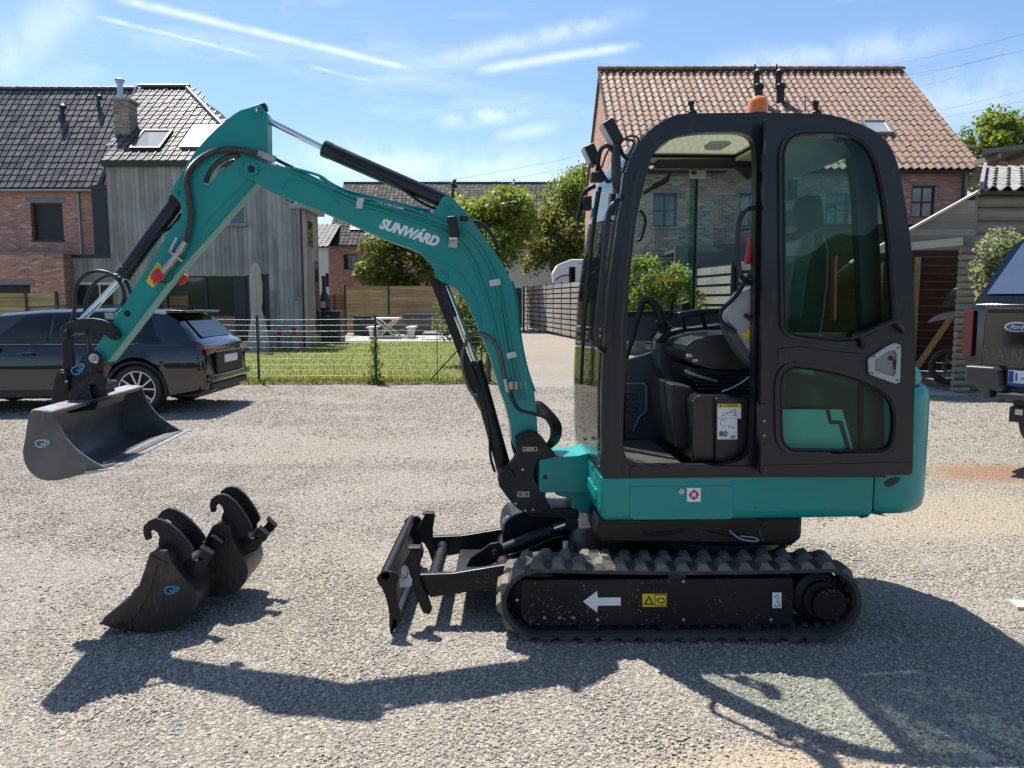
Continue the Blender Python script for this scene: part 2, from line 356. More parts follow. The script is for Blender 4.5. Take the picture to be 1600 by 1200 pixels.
M['wood_brown'] = woodmat('brown_shed_board', (0.12, 0.06, 0.028), (0.24, 0.13, 0.065), 'x', 0.3)
M['wood_shaded'] = woodmat('shaded_shed_board', (0.045, 0.022, 0.011), (0.10, 0.052, 0.028), 'x', 0.3)  # brown boards darkened, the shade inside the bay is put into the colour
M['wood_pale'] = woodmat('pale_plank', (0.42, 0.38, 0.31), (0.60, 0.56, 0.48), 'x', 0.2)
M['white_wood'] = woodmat('white_painted_wood', (0.62, 0.61, 0.57), (0.78, 0.77, 0.73), 'x', 0.2, 0.6, 0.5, 0.15)

# ------------------------------------------------------------------ mesh builder
WO = {}
def V(*a): return Vector(a if len(a) == 3 else a[0])
def frame(d):
    d = d.normalized(); a = Vector((0, 0, 1)) if abs(d.z) < 0.9 else Vector((1, 0, 0))
    x = d.cross(a).normalized(); return x, x.cross(d).normalized()
class MB:
    def __init__(s): s.v = []; s.f = []
    def add(s, vs, fs):
        k = len(s.v); s.v += [Vector(v) for v in vs]; s.f += [tuple(i + k for i in f) for f in fs]; return s
    def box(s, a, b):
        x0, y0, z0 = a; x1, y1, z1 = b
        x0, x1 = min(x0, x1), max(x0, x1); y0, y1 = min(y0, y1), max(y0, y1); z0, z1 = min(z0, z1), max(z0, z1)
        return s.add([(x0, y0, z0), (x1, y0, z0), (x1, y1, z0), (x0, y1, z0), (x0, y0, z1), (x1, y0, z1), (x1, y1, z1), (x0, y1, z1)],
                     [(0, 3, 2, 1), (4, 5, 6, 7), (0, 1, 5, 4), (1, 2, 6, 5), (2, 3, 7, 6), (3, 0, 4, 7)])
    def obox(s, c, ax, ay, az):
        """box centred at c with half-extent vectors"""
        c, ax, ay, az = map(Vector, (c, ax, ay, az))
        if ax.cross(ay).dot(az) < 0: ax = -ax
        vs = [c + i * ax + j * ay + k * az for k in (-1, 1) for i, j in ((-1, -1), (1, -1), (1, 1), (-1, 1))]
        return s.add(vs, [(0, 3, 2, 1), (4, 5, 6, 7), (0, 1, 5, 4), (1, 2, 6, 5), (2, 3, 7, 6), (3, 0, 4, 7)])
    def bar(s, a, b, w, h, up=(0, 0, 1)):
        a, b = Vector(a), Vector(b); d = b - a; up = Vector(up); sd = d.cross(up)
        if sd.length < 1e-6: sd = Vector((1, 0, 0))
        sd.normalize(); u = sd.cross(d).normalized()
        return s.obox((a + b) / 2, d / 2, sd * w / 2, u * h / 2)
    def prism(s, poly, vec, holes=()):
        """planar polygon (list of 3D points) swept along vec, with holes"""
        loops = [[Vector(p) for p in poly]] + [[Vector(p) for p in h] for h in holes]
        vec = Vector(vec)
        tri = tessellate_polygon(loops); flat = [p for l in loops for p in l]; n = len(flat)
        # orientation
        nv = Vector((0, 0, 0))
        for t in tri:
            a, b, c = (flat[i] for i in t); nv += (b - a).cross(c - a)
        out = nv.dot(vec) > 0
        fs = []
        for t in tri:
            t = tuple(t); fs.append(t[::-1] if out else t); t2 = tuple(i + n for i in t); fs.append(t2 if out else t2[::-1])
        k = 0
        for li, l in enumerate(loops):
            m = len(l)
            # newell sign of the loop
            ln = Vector((0, 0, 0))
            for i in range(m): ln += l[i].cross(l[(i + 1) % m])
            flip = (ln.dot(vec) > 0) != (li > 0)
            for i in range(m):
                a, b = k + i, k + (i + 1) % m
                q = (a, b, b + n, a + n); fs.append(q if flip else q[::-1])
            k += m
        return s.add(flat + [p + vec for p in flat], fs)
    def tube(s, pts, r, seg=10, caps=True, smooth=0, closed=False, corr=0):
        P = [Vector(p) for p in pts]
        if smooth: P = spline(P, smooth, closed)
        n = len(P); rs = r if isinstance(r, (list, tuple)) else None
        x, y = None, None; k0 = len(s.v); vs = []; fs = []
        for i in range(n):
            if closed: d = P[(i + 1) % n] - P[i - 1]
            else: d = P[min(i + 1, n - 1)] - P[max(i - 1, 0)]
            if d.length < 1e-9: d = Vector((0, 0, 1))
            d.normalize()
            if x is None: x, y = frame(d)
            else:
                x = (x - d * x.dot(d)).normalized(); y = x.cross(d).normalized()
            rr = (rs[min(len(rs) - 1, int(i * len(rs) / n))] if rs else r)
            if rs and len(rs) == n: rr = rs[i]
            if corr: rr = rr * (1 + (corr if i % 2 else -corr))
            for j in range(seg):
                a = 2 * math.pi * j / seg; vs.append(P[i] + x * math.cos(a) * rr + y * math.sin(a) * rr)
        m = n if closed else n - 1
        for i in range(m):
            for j in range(seg):
                a = i * seg + j; b = i * seg + (j + 1) % seg; c = ((i + 1) % n) * seg
                fs.append((a, b, c + (j + 1) % seg, c + j)[::1])
        if caps and not closed:
            fs.append(tuple(range(seg))[::-1]); fs.append(tuple((n - 1) * seg + j for j in range(seg)))
        return s.add(vs, [f[::-1] for f in fs])
    def cyl(s, a, b, r, seg=16, r2=None):
        return s.tube([a, b], [r, r if r2 is None else r2], seg)
    def lathe(s, prof, c, axis=(0, 0, 1), seg=24, close=False):
        """prof: (radius, height along axis)"""
        c = Vector(c); ax = Vector(axis).normalized(); x, y = frame(ax); vs = []; fs = []; n = len(prof)
        for r, h in prof:
            for j in range(seg):
                a = 2 * math.pi * j / seg; vs.append(c + ax * h + (x * math.cos(a) + y * math.sin(a)) * r)
        for i in range(n if close else n - 1):
            for j in range(seg):
                i2 = (i + 1) % n
                fs.append((i * seg + j, i * seg + (j + 1) % seg, i2 * seg + (j + 1) % seg, i2 * seg + j))
        if not close:
            if prof[0][0] > 1e-6: fs.append(tuple(range(seg))[::-1])
            if prof[-1][0] > 1e-6: fs.append(tuple((n - 1) * seg + j for j in range(seg)))
        return s.add(vs, fs)
    def grid(s, rows, closed_u=False, closed_v=False):
        n = len(rows); m = len(rows[0]); vs = [p for r in rows for p in r]; fs = []
        for i in range(n if closed_u else n - 1):
            for j in range(m if closed_v else m - 1):
                i2, j2 = (i + 1) % n, (j + 1) % m
                fs.append((i * m + j, i * m + j2, i2 * m + j2, i2 * m + j))
        return s.add(vs, fs)
    def mesh(s, name, mat, smooth=None, origin=None, fix=True):
        me = bpy.data.meshes.new(name); o = origin or Vector((0, 0, 0))
        me.from_pydata([tuple(v - o) for v in s.v], [], s.f)
        if fix:
            b = bmesh.new(); b.from_mesh(me); bmesh.ops.recalc_face_normals(b, faces=b.faces); b.to_mesh(me); b.free()
        if isinstance(mat, (list, tuple)):
            for x in mat: me.materials.append(x)
        elif mat: me.materials.append(mat)
        if smooth is not None:
            me.shade_smooth(); me.set_sharp_from_angle(angle=R(smooth))
        me.update(); return me
    def build(s, name, mat, parent=None, smooth=35, bevel=0, seg=2, fix=True, kind=None, label=None, origin=None):
        if not s.v: return None
        if origin is None:
            lo = Vector([min(v[i] for v in s.v) for i in range(3)]); hi = Vector([max(v[i] for v in s.v) for i in range(3)]); origin = (lo + hi) / 2
            if parent is None: origin.z = lo.z
        me = s.mesh(name, mat, smooth, origin, fix)
        o = bpy.data.objects.new(name, me); col.objects.link(o)
        if parent: o.parent = parent; o.location = origin - WO[parent.name]
        else: o.location = origin
        WO[o.name] = origin.copy()
        if bevel:
            md = o.modifiers.new('bevel', 'BEVEL'); md.width = bevel; md.segments = seg; md.limit_method = 'ANGLE'; md.angle_limit = R(40); md.harden_normals = False
        if kind: o['kind'] = kind
        if label: o['label'] = label
        return o
def spline(P, sub, closed=False):
    out = []; n = len(P)
    for i in range(n if closed else n - 1):
        if closed: a, b, c, d = P[i - 1], P[i], P[(i + 1) % n], P[(i + 2) % n]
        else: a, b, c, d = P[max(i - 1, 0)], P[i], P[i + 1], P[min(i + 2, n - 1)]
        for k in range(sub):
            t = k / sub
            out.append(0.5 * ((2 * b) + (c - a) * t + (2 * a - 5 * b + 4 * c - d) * t * t + (3 * b - a - 3 * c + d) * t ** 3))
    if not closed: out.append(P[-1])
    return out
def tag(o, label, cat, group=None):
    o['label'] = label; o['category'] = cat
    if group: o['group'] = group
    return o
def thing(name, loc, label, cat, group=None):
    o = bpy.data.objects.new(name, None); col.objects.link(o); o.location = loc; o.empty_display_size = 0.3
    WO[o.name] = Vector(loc); return tag(o, label, cat, group)
def structure(o): o['kind'] = 'structure'; return o
def piece(name, me, parent, mw, label=None):
    """one more object on shared mesh data, mw = world matrix"""
    o = bpy.data.objects.new(name, me); col.objects.link(o); o.parent = parent
    w = WO[parent.name]; WO[o.name] = mw.translation.copy()
    m = mw.copy(); m.translation = mw.translation - w; o.matrix_basis = m
    return o
_boxes = {}
def unit_box(mat):
    if mat.name not in _boxes: _boxes[mat.name] = MB().box((-.5, -.5, -.5), (.5, .5, .5)).mesh('unit_piece', mat)
    return _boxes[mat.name]
def bpiece(name, mat, parent, a, b, yaw=0.0, tilt=0.0):
    """axis box piece between corners a and b sharing one unit mesh"""
    a, b = Vector(a), Vector(b); c = (a + b) / 2; d = b - a
    m = Matrix.Translation(c) @ Matrix.Rotation(yaw, 4, 'Z') @ Matrix.Rotation(tilt, 4, 'Y') @ Matrix.Diagonal((abs(d.x), abs(d.y), abs(d.z), 1))
    return piece(name, unit_box(mat), parent, m)
def scatter_mesh(name, base_v, base_f, mats, mat, parent=None, kind='stuff', smooth=None):
    """join many transformed copies of a small mesh, vectorised"""
    bv = np.array(base_v, dtype=np.float64); n = len(bv); K = len(mats)
    if K == 0: return None
    A = np.array([[list(r) for r in m] for m in mats]) if not isinstance(mats, np.ndarray) else mats
    P = np.einsum('kij,nj->kni', A[:, :3, :3], bv) + A[:, None, :3, 3]
    P = P.reshape(-1, 3); o = P.mean(axis=0); o = Vector((o[0], o[1], o[2] if parent else P[:, 2].min()))
    P = P - np.array(o)
    me = bpy.data.meshes.new(name)
    L = [len(f) for f in base_f]; fl = np.array([i for f in base_f for i in f])
    idx = (fl[None, :] + (np.arange(K) * n)[:, None]).reshape(-1)
    tot = np.tile(np.array(L), K); st = np.concatenate([[0], np.cumsum(tot)[:-1]])
    me.vertices.add(len(P)); me.vertices.foreach_set('co', P.astype(np.float32).ravel())
    me.loops.add(len(idx)); me.loops.foreach_set('vertex_index', idx.astype(np.int32))
    me.polygons.add(len(tot)); me.polygons.foreach_set('loop_start', st.astype(np.int32)); me.polygons.foreach_set('loop_total', tot.astype(np.int32))
    me.update(calc_edges=True); me.validate()
    if mat: me.materials.append(mat)
    if smooth: me.shade_smooth(); me.set_sharp_from_angle(angle=R(50))
    ob = bpy.data.objects.new(name, me); col.objects.link(ob)
    if parent: ob.parent = parent; ob.location = o - WO[parent.name]
    else: ob.location = o
    WO[ob.name] = o
    if kind: ob['kind'] = kind
    return ob
def text_mesh(s, size, extrude=0.0006, shear=0.0, bold=0.0, spacing=1.0):
    cu = bpy.data.curves.new('t', 'FONT'); cu.body = s; cu.size = size; cu.extrude = extrude; cu.shear = shear; cu.offset = bold; cu.space_character = spacing
    cu.resolution_u = 4
    o = bpy.data.objects.new('t', cu); col.objects.link(o)
    dg = bpy.context.evaluated_depsgraph_get(); me = bpy.data.meshes.new_from_object(o.evaluated_get(dg))
    bpy.data.objects.remove(o); bpy.data.curves.remove(cu); return me
def lettering(name, s, mat, parent, p0, u, n, width=None, height=None, shear=0, bold=0, spacing=1.0, label=None, ext=0.0006):
    """flat text: lower-left corner p0, running along u, facing n; scaled to width x height"""
    me = text_mesh(s, 0.1, 0.0005, shear, bold, spacing); xs = [v.co.x for v in me.vertices]; ys = [v.co.y for v in me.vertices]
    w = max(xs) - min(xs); h = max(ys) - min(ys)
    u = Vector(u).normalized(); n = Vector(n).normalized(); v = n.cross(u).normalized()
    sx = (width / w) if width else (height / h); sy = (height / h) if height else sx
    x0, y0 = min(xs), min(ys)
    for q in me.vertices:
        a = (q.co.x - x0) * sx; b = (q.co.y - y0) * sy
        q.co = u * a + v * b + n * (q.co.z / 0.0005 * ext)
    me.materials.clear(); me.materials.append(mat)
    o = bpy.data.objects.new(name, me); col.objects.link(o); o.parent = parent; o.location = Vector(p0) - WO[parent.name]; WO[o.name] = Vector(p0)
    if label: o['label'] = label
    return o
# ------------------------------------------------------------------ ground
def gravelmat():
    m, nt, b = newmat('gravel_ground'); N = NT(nt); p = N.pos()
    warp = N.n('ShaderNodeTexNoise'); N.l(p, warp.inputs['Vector']); warp.inputs['Scale'].default_value = 30
    c1 = N.voro(p, 60, out='Color'); c2 = N.voro(p, 105, out='Color'); d1 = N.voro(p, 60); d2 = N.voro(p, 105)
    def val(c):
        s = N.n('ShaderNodeSeparateColor'); N.l(c, s.inputs[0]); return s.outputs[0]
    a = N.ramp(val(c1), [(0, (0.15, 0.128, 0.102)), (0.35, (0.29, 0.255, 0.208)), (0.7, (0.39, 0.35, 0.295)), (1, (0.60, 0.555, 0.485))])
    e = N.ramp(val(c2), [(0, (0.15, 0.127, 0.100)), (0.5, (0.32, 0.28, 0.228)), (1, (0.52, 0.475, 0.41))])
    stone = N.mix(0.45, a, e)
    stone = N.mix(N.math('MULTIPLY_ADD', d1, 1.4, -0.35, True), stone, (0.13, 0.12, 0.105))
    # sandy patches, worn tracks
    big = N.noise(p, 0.42, 5, 0.62, 0.6); mid = N.noise(p, 1.7, 6, 0.65)
    f = N.math('ADD', N.math('MULTIPLY', big, 0.65), N.math('MULTIPLY', mid, 0.35))
    sand = N.mix(N.noise(p, 40, 5, 0.7), (0.30, 0.235, 0.155), (0.46, 0.375, 0.265))
    sf = N.math('MULTIPLY_ADD', N.math('SUBTRACT', f, 0.535), 7, 0.0, True)
    s = N.n('ShaderNodeSeparateXYZ'); N.l(p, s.inputs[0])
    def blob(x, y, rx, ry, k):
        dx = N.math('DIVIDE', N.math('SUBTRACT', s.outputs[0], x), rx); dy = N.math('DIVIDE', N.math('SUBTRACT', s.outputs[1], y), ry)
        r2 = N.math('ADD', N.math('MULTIPLY', dx, dx), N.math('MULTIPLY', dy, dy))
        r2 = N.math('ADD', r2, N.math('MULTIPLY', N.math('SUBTRACT', mid, 0.5), 1.6))
        return N.math('MULTIPLY', N.math('SUBTRACT', 1.15, r2, clamp=True), k)
    near = blob(1.0, 2.45, 0.75, 0.22, 1.2)
    b2 = blob(3.5, 5.6, 1.6, 0.9, 0.7)
    sf = N.math('MAXIMUM', N.math('MULTIPLY', sf, 0.42), N.math('MAXIMUM', near, b2))
    base = N.mix(N.math('MULTIPLY', sf, 0.8), stone, sand)
    rust = blob(4.6, 7.1, 0.9, 0.5, 0.9)
    base = N.mix(rust, base, N.mix(N.noise(p, 20, 5, 0.7), (0.16, 0.085, 0.045), (0.33, 0.21, 0.13)))
    # driveway soil beyond
    far = N.math('MULTIPLY', N.math('MULTIPLY_ADD', s.outputs[1], 0.08, -1.1, True), N.math('MULTIPLY_ADD', N.math('SUBTRACT', mid, .5), 2.4, .45, True))
    base = N.mix(far, base, (0.27, 0.225, 0.175))
    base = N.mix(N.math('MULTIPLY_ADD', N.math('SUBTRACT', N.noise(p, 0.25, 3), 0.5), 1.5, 0.15, True), base, (0.30, 0.29, 0.27))
    N.put(b.inputs['Base Color'], base); b.inputs['Roughness'].default_value = 0.92; b.inputs['Specular IOR Level'].default_value = 0.25
    h = N.math('ADD', N.math('MULTIPLY', d1, 1.0), N.math('MULTIPLY', d2, 0.5))
    h = N.math('MULTIPLY', h, -1.0)
    N.put(b.inputs['Normal'], N.bump(h, 1.0, 0.012))
    return m
def stonemat():
    m, nt, b = newmat('gravel_stones'); N = NT(nt); r = N.rnd()
    cc = N.ramp(r, [(0, (0.11, 0.095, 0.078)), (0.2, (0.23, 0.203, 0.165)), (0.5, (0.36, 0.318, 0.256)), (0.8, (0.47, 0.425, 0.355)), (0.93, (0.42, 0.325, 0.22)), (1.0, (0.68, 0.645, 0.58))])
    t = N.n('ShaderNodeTexCoord'); cc = N.mix(N.noise(t.outputs['Object'], 2.0, 4), cc, (0.27, 0.25, 0.225))
    N.put(b.inputs['Base Color'], cc); b.inputs['Roughness'].default_value = 0.85; b.inputs['Specular IOR Level'].default_value = 0.3
    return m
M['gravel'] = gravelmat(); M['stone'] = stonemat()

# terrain sheet: gently uneven close by, flat to the horizon
xs = [-1500, -300, -80, -40] + list(np.linspace(-20, 20, 161)) + [40, 80, 300, 1500]
ys = [-300, -40, -8] + list(np.linspace(0, 30, 121)) + [45, 80, 300, 1500]
def gz(x, y):
    if y > 24 or y < 0.5 or abs(x) > 14: return 0.0
    f = min(1, (24 - y) / 6) * min(1, (14 - abs(x)) / 3)
    return f * 0.022 * (noise.noise(Vector((x * 0.55, y * 0.55, 0))) + 0.6 * noise.noise(Vector((x * 1.7, y * 1.7, 3))))
g = MB(); g.grid([[(x, y, gz(x, y)) for x in xs] for y in ys])
gr = g.build('ground', M['gravel'], smooth=60, origin=Vector((0, 0, 0))); structure(gr)

# loose stones lying on the ground, thinning out with distance
stone_meshes = []
for i in range(6):
    b = bmesh.new(); bmesh.ops.create_icosphere(b, subdivisions=1, radius=1.0)
    rr = random.Random(i)
    sx, sy, sz = rr.uniform(.75, 1.15), rr.uniform(.5, .85), rr.uniform(.32, .55)
    for v in b.verts:
        k = rr.uniform(.72, 1.15); v.co = Vector((v.co.x * sx * k, v.co.y * sy * k, v.co.z * sz * k))
    me = bpy.data.meshes.new('pebble'); b.to_mesh(me); b.free(); me.materials.append(M['stone']); stone_meshes.append(me)
def stone_cover(x, y):
    f = 0.72 + 1.3 * noise.noise(Vector((x * .55, y * .9, 7))) + .7 * noise.noise(Vector((x * 2.1, y * 2.6, 1)))
    # wheel tracks running across the yard and the bald patches
    f -= .55 * math.exp(-((y - 4.9 - .15 * x) / .28) ** 2) + .5 * math.exp(-((y - 6.4 - .15 * x) / .3) ** 2)
    for cx, cy, rx, ry in ((1.0, 2.45, .7, .22), (3.6, 5.6, 1.6, .8), (4.6, 7.1, 1.0, .6), (-1.0, 2.75, .5, .12), (-.3, 8.5, 3, .7)): f -= 1.1 * math.exp(-((x - cx) / rx) ** 2 - ((y - cy) / ry) ** 2)
    return max(.06, min(1.25, f))
def scatter_stones(name, y0, y1, dens, smin, smax, seed):
    mb = MB(); rows = []
    for y in np.linspace(y0, y1, 46):
        hw = min(y * 0.70 + 0.35, 11); rows.append([(x, y, gz(x, y) + 0.001) for x in np.linspace(-hw, hw, 60)])
    mb.grid(rows); me = mb.mesh(name, M['stone'], fix=False)
    at_ = me.attributes.new('thick', 'FLOAT', 'POINT')
    for i_, v in enumerate(me.vertices): at_.data[i_].value = stone_cover(v.co.x, v.co.y)
    o = bpy.data.objects.new(name, me); col.objects.link(o); o['kind'] = 'stuff'
    ng = bpy.data.node_groups.new('stone_scatter', 'GeometryNodeTree')
    ng.interface.new_socket('Geometry', in_out='INPUT', socket_type='NodeSocketGeometry'); ng.interface.new_socket('Geometry', in_out='OUTPUT', socket_type='NodeSocketGeometry')
    n = ng.nodes; l = ng.links
    gi = n.new('NodeGroupInput'); go = n.new('NodeGroupOutput')
    d = n.new('GeometryNodeDistributePointsOnFaces'); d.inputs['Density'].default_value = dens; d.inputs['Seed'].default_value = seed
    l.new(gi.outputs[0], d.inputs['Mesh'])
    na = n.new('GeometryNodeInputNamedAttribute'); na.data_type = 'FLOAT'; na.inputs['Name'].default_value = 'thick'; mu = n.new('ShaderNodeMath'); mu.operation = 'MULTIPLY'; mu.inputs[1].default_value = dens; l.new(na.outputs['Attribute'], mu.inputs[0]); l.new(mu.outputs[0], d.inputs['Density'])
    j = n.new('GeometryNodeJoinGeometry')
    parts = []
    for k, sm in enumerate(stone_meshes):
        t = bpy.data.objects.new('stone_shape', sm)   # carried only as node data, never linked to the scene
        oi = n.new('GeometryNodeObjectInfo'); oi.inputs['Object'].default_value = t; oi.inputs['As Instance'].default_value = True
        gti = oi.outputs['Geometry']; l.new(gti, j.inputs[0])
    ins = n.new('GeometryNodeInstanceOnPoints'); l.new(d.outputs['Points'], ins.inputs['Points']); l.new(j.outputs[0], ins.inputs['Instance'])
    ins.inputs['Pick Instance'].default_value = True
    ri = n.new('FunctionNodeRandomValue'); ri.data_type = 'INT'; ri.inputs[4].default_value = 0; ri.inputs[5].default_value = 5
    l.new(ri.outputs[2], ins.inputs['Instance Index'])
    rv = n.new('FunctionNodeRandomValue'); rv.data_type = 'FLOAT_VECTOR'; rv.inputs[0].default_value = (-0.45, -0.45, 0); rv.inputs[1].default_value = (0.45, 0.45, 6.28); l.new(rv.outputs[0], ins.inputs['Rotation'])
    rs = n.new('FunctionNodeRandomValue'); rs.data_type = 'FLOAT'; rs.inputs[2].default_value = 0; rs.inputs[3].default_value = 1.0
    pw = n.new('ShaderNodeMath'); pw.operation = 'POWER'; l.new(rs.outputs[1], pw.inputs[0]); pw.inputs[1].default_value = 2.2
    ma = n.new('ShaderNodeMath'); ma.operation = 'MULTIPLY_ADD'; l.new(pw.outputs[0], ma.inputs[0]); ma.inputs[1].default_value = smax - smin; ma.inputs[2].default_value = smin
    l.new(ma.outputs[0], ins.inputs['Scale'])
    l.new(ins.outputs[0], go.inputs[0])
    md = o.modifiers.new('scatter', 'NODES'); md.node_group = ng
    o.location = (0, 0, 0)
    return o
scatter_stones('loose_gravel', 2.1, 4.2, 12500, 0.0038, 0.0145, 3)
scatter_stones('loose_gravel', 4.2, 7.5, 5200, 0.0048, 0.016, 4)
scatter_stones('loose_gravel', 7.5, 14.5, 1300, 0.009, 0.023, 5)
# a few larger rocks
def rock(px, py, r, label):
    p = gp(px, py); b = bmesh.new(); bmesh.ops.create_icosphere(b, subdivisions=2, radius=1.0)
    for v in b.verts:
        k = 1 + 0.25 * noise.noise(v.co * 1.6 + p); v.co = Vector((v.co.x * r * k, v.co.y * r * 0.7 * k, v.co.z * r * 0.4 * k + r * 0.1))
    me = bpy.data.meshes.new('rock'); b.to_mesh(me); b.free(); me.materials.append(M['stone'])
    o = bpy.data.objects.new('rock', me); col.objects.link(o); o.location = p + Vector((0, 0, gz(p.x, p.y))); WO[o.name] = p.copy(); tag(o, label, 'rock')
rock(1232, 1142, 0.028, 'flat tan stone lying in the shade edge in front of the excavator tracks')
rock(1540, 1186, 0.040, 'pale grey stone half in the sun near the lower right corner')
rock(97, 1078, 0.016, 'small whitish stone left of the big shadow of the raised bucket')

# lawn behind the wire fence
lawn = MB(); LY0 = 15.0
def lawn_edge(x): return LY0 + 0.16 * noise.noise(Vector((x * 1.3, 0, 5))) + 0.05 * noise.noise(Vector((x * 6, 0, 5)))
def lawn_right(y): return -0.35 - (y - 15) * 0.04
rows = []
for y in np.linspace(0, 1, 40):
    rows.append([(-17 + (lawn_right(15 + y * 17) + 17) * t, lawn_edge(-17 + 16.6 * t) * (1 - y) + 33 * y, 0.02 + gz(0, 20) * 0) for t in np.linspace(0, 1, 60)])
lawn.grid(rows)
def lawnmat():
    m, nt, b = newmat('lawn'); N = NT(nt); p = N.pos()
    f = N.noise(p, 1.1, 6, 0.65); g2 = N.noise(p, 45, 4, 0.7)
    c = N.ramp(f, [(0.30, (0.075, 0.125, 0.022)), (0.48, (0.13, 0.165, 0.035)), (0.60, (0.21, 0.215, 0.07)), (0.75, (0.30, 0.26, 0.11))])
    c = N.mix(N.math('MULTIPLY', g2, 0.7), c, (0.05, 0.07, 0.018))
    N.put(b.inputs['Base Color'], c); b.inputs['Roughness'].default_value = 0.9; N.put(b.inputs['Normal'], N.bump(g2, 1.0, 0.03)); return m
structure(lawn.build('lawn', lawnmat(), smooth=None, origin=Vector((0, 0, 0))))
# grass blades as one stuff object
def blades(name, n, region, hmin, hmax, mat, seed, width=0.006, lean=0.5):
    rg = np.random.RandomState(seed); ms = []
    for _ in range(n):
        x, y, z = region(rg); h = rg.uniform(hmin, hmax); a = rg.uniform(0, 6.28); w = width * rg.uniform(.7, 1.5)
        m = Matrix.Translation((x, y, z)) @ Matrix.Rotation(a, 4, 'Z') @ Matrix.Rotation(rg.uniform(-lean, lean), 4, 'X') @ Matrix.Diagonal((w, 1, h, 1)); ms.append(m)
    return scatter_mesh(name, [(-1, 0, 0), (1, 0, 0), (0.5, 0.02, 0.6), (-0.5, 0.02, 0.6), (0, 0.05, 1)], [(0, 1, 2, 3), (3, 2, 4)], ms, mat)
def rg_lawn(r):
    y = 15.05 + 17 * r.uniform() ** 1.6; x = r.uniform(-12.5, lawn_right(y) - .05); return x, y, 0.018
blades('grass', 30000, rg_lawn, 0.04, 0.10, M['blade_leaf'], 2, 0.010)
def rg_edge(r):
    x = r.uniform(-8, -0.4); return x, lawn_edge(x) + r.normal() * 0.10, 0.0
blades('edge_weeds', 5000, rg_edge, 0.04, 0.16, M['leaf_brown'], 3, 0.010, 0.9)
soil = MB(); pts = np.linspace(-14, -0.3, 90)
soil.grid([[(x, lawn_edge(x) - 0.22 - 0.12 * noise.noise(Vector((x * 2, 1, 1))), 0.004) for x in pts], [(x, lawn_edge(x) - 0.06, 0.05 + 0.03 * noise.noise(Vector((x * 5, 3, 1)))) for x in pts], [(x, lawn_edge(x) + 0.2, 0.012) for x in pts]])
M['soil'] = basic('dry_soil_edge', (0.11, 0.085, 0.06), 0.95, var=0.4, scale=9, bump=1.0, bscale=30)
structure(soil.build('soil_border', M['soil'], smooth=60, origin=Vector((0, 0, 0))))
def rg_strip(r):
    t = r.uniform(); x = -0.3 - r.uniform() * 0.3; y = 15 + t * 20; return x, y, 0.0
blades('verge_weeds', 1500, rg_strip, 0.05, 0.2, M['leaf_brown'], 4, 0.010, 0.8)
# patio strip and slabs
a, b_ = gp(530, 535), gp(700, 535)
pm_ = MB(); pm_.box((a.x, a.y - 0.3, 0), (b_.x + 1.0, 37.5, 0.06)); structure(pm_.build('patio', M['concrete'], smooth=None))

# ------------------------------------------------------------------ building helpers
def wall(name, mat, parent, poly, holes, y, th=0.3, label=None):
    P = [Vector((x, y, z)) for x, z in poly]; Hh = [[Vector((x0, y, z0)), Vector((x1, y, z0)), Vector((x1, y, z1)), Vector((x0, y, z1))] for x0, x1, z0, z1 in holes]
    return MB().prism(P, (0, th, 0), Hh).build(name, mat, parent, smooth=None, label=label)
def wall_side(name, mat, parent, poly, x, th=0.3):
    P = [Vector((x, yy, z)) for yy, z in poly]
    return MB().prism(P, (th, 0, 0)).build(name, mat, parent, smooth=None)
def window(parent, x0, x1, z0, z1, y, nx, nz, fm, fw=0.05, gm=None, sill=True, depth=0.07):
    m = MB()
    m.box((x0, y, z0), (x0 + fw, y + depth, z1)); m.box((x1 - fw, y, z0), (x1, y + depth, z1))
    m.box((x0 + fw, y, z0), (x1 - fw, y + depth, z0 + fw)); m.box((x0 + fw, y, z1 - fw), (x1 - fw, y + depth, z1))
    f = m.build('window', fm, parent, smooth=None)
    iw, ih = (x1 - x0 - 2 * fw) / nx, (z1 - z0 - 2 * fw) / nz; bt = 0.022
    for i in range(nx):
        for j in range(nz):
            q = MB().box((x0 + fw + i * iw + (bt if i else 0), y + 0.035, z0 + fw + j * ih + (bt if j else 0)), (x0 + fw + (i + 1) * iw - (bt if i < nx - 1 else 0), y + 0.045, z0 + fw + (j + 1) * ih - (bt if j < nz - 1 else 0)))
            q.build('pane', gm or M['winglass'], f, smooth=None)
    b = MB()
    for i in range(1, nx): b.box((x0 + fw + i * iw - bt, y + 0.012, z0 + fw), (x0 + fw + i * iw + bt, y + 0.055, z1 - fw))
    for j in range(1, nz): b.box((x0 + fw, y + 0.016, z0 + fw + j * ih - bt), (x1 - fw, y + 0.051, z0 + fw + j * ih + bt))
    b.build('glazing_bar', fm, f, smooth=None)
    if sill: bpiece('sill', M['bluestone'], f, (x0 - 0.06, y - 0.17, z0 - 0.06), (x1 + 0.06, y - 0.005, z0 - 0.003))
    return f
def tile_shape(w, h, amp=0.030, lip=0.024, flat=False):
    xs = [(-.5 + k / 6) * w * 1.02 for k in range(7)]
    pz = [amp * math.cos(2 * math.pi * (k / 6) + 0.5) for k in range(7)]
    if flat: xs = [(q - .5) * w for q in (0, .12, .55, .68, .80, .92, .985)]; pz = [-.004, .006, .006, .012, .034, .030, -.014]
    vs = [(x, 0, z + lip) for x, z in zip(xs, pz)] + [(x, h * 1.12, z + 0.002) for x, z in zip(xs, pz)] + [(x, 0.0, z) for x, z in zip(xs, pz)]
    fs = [(k, k + 1, 8 + k, 7 + k) for k in range(6)] + [(14 + k, 15 + k, k + 1, k) for k in range(6)]
    return vs, fs
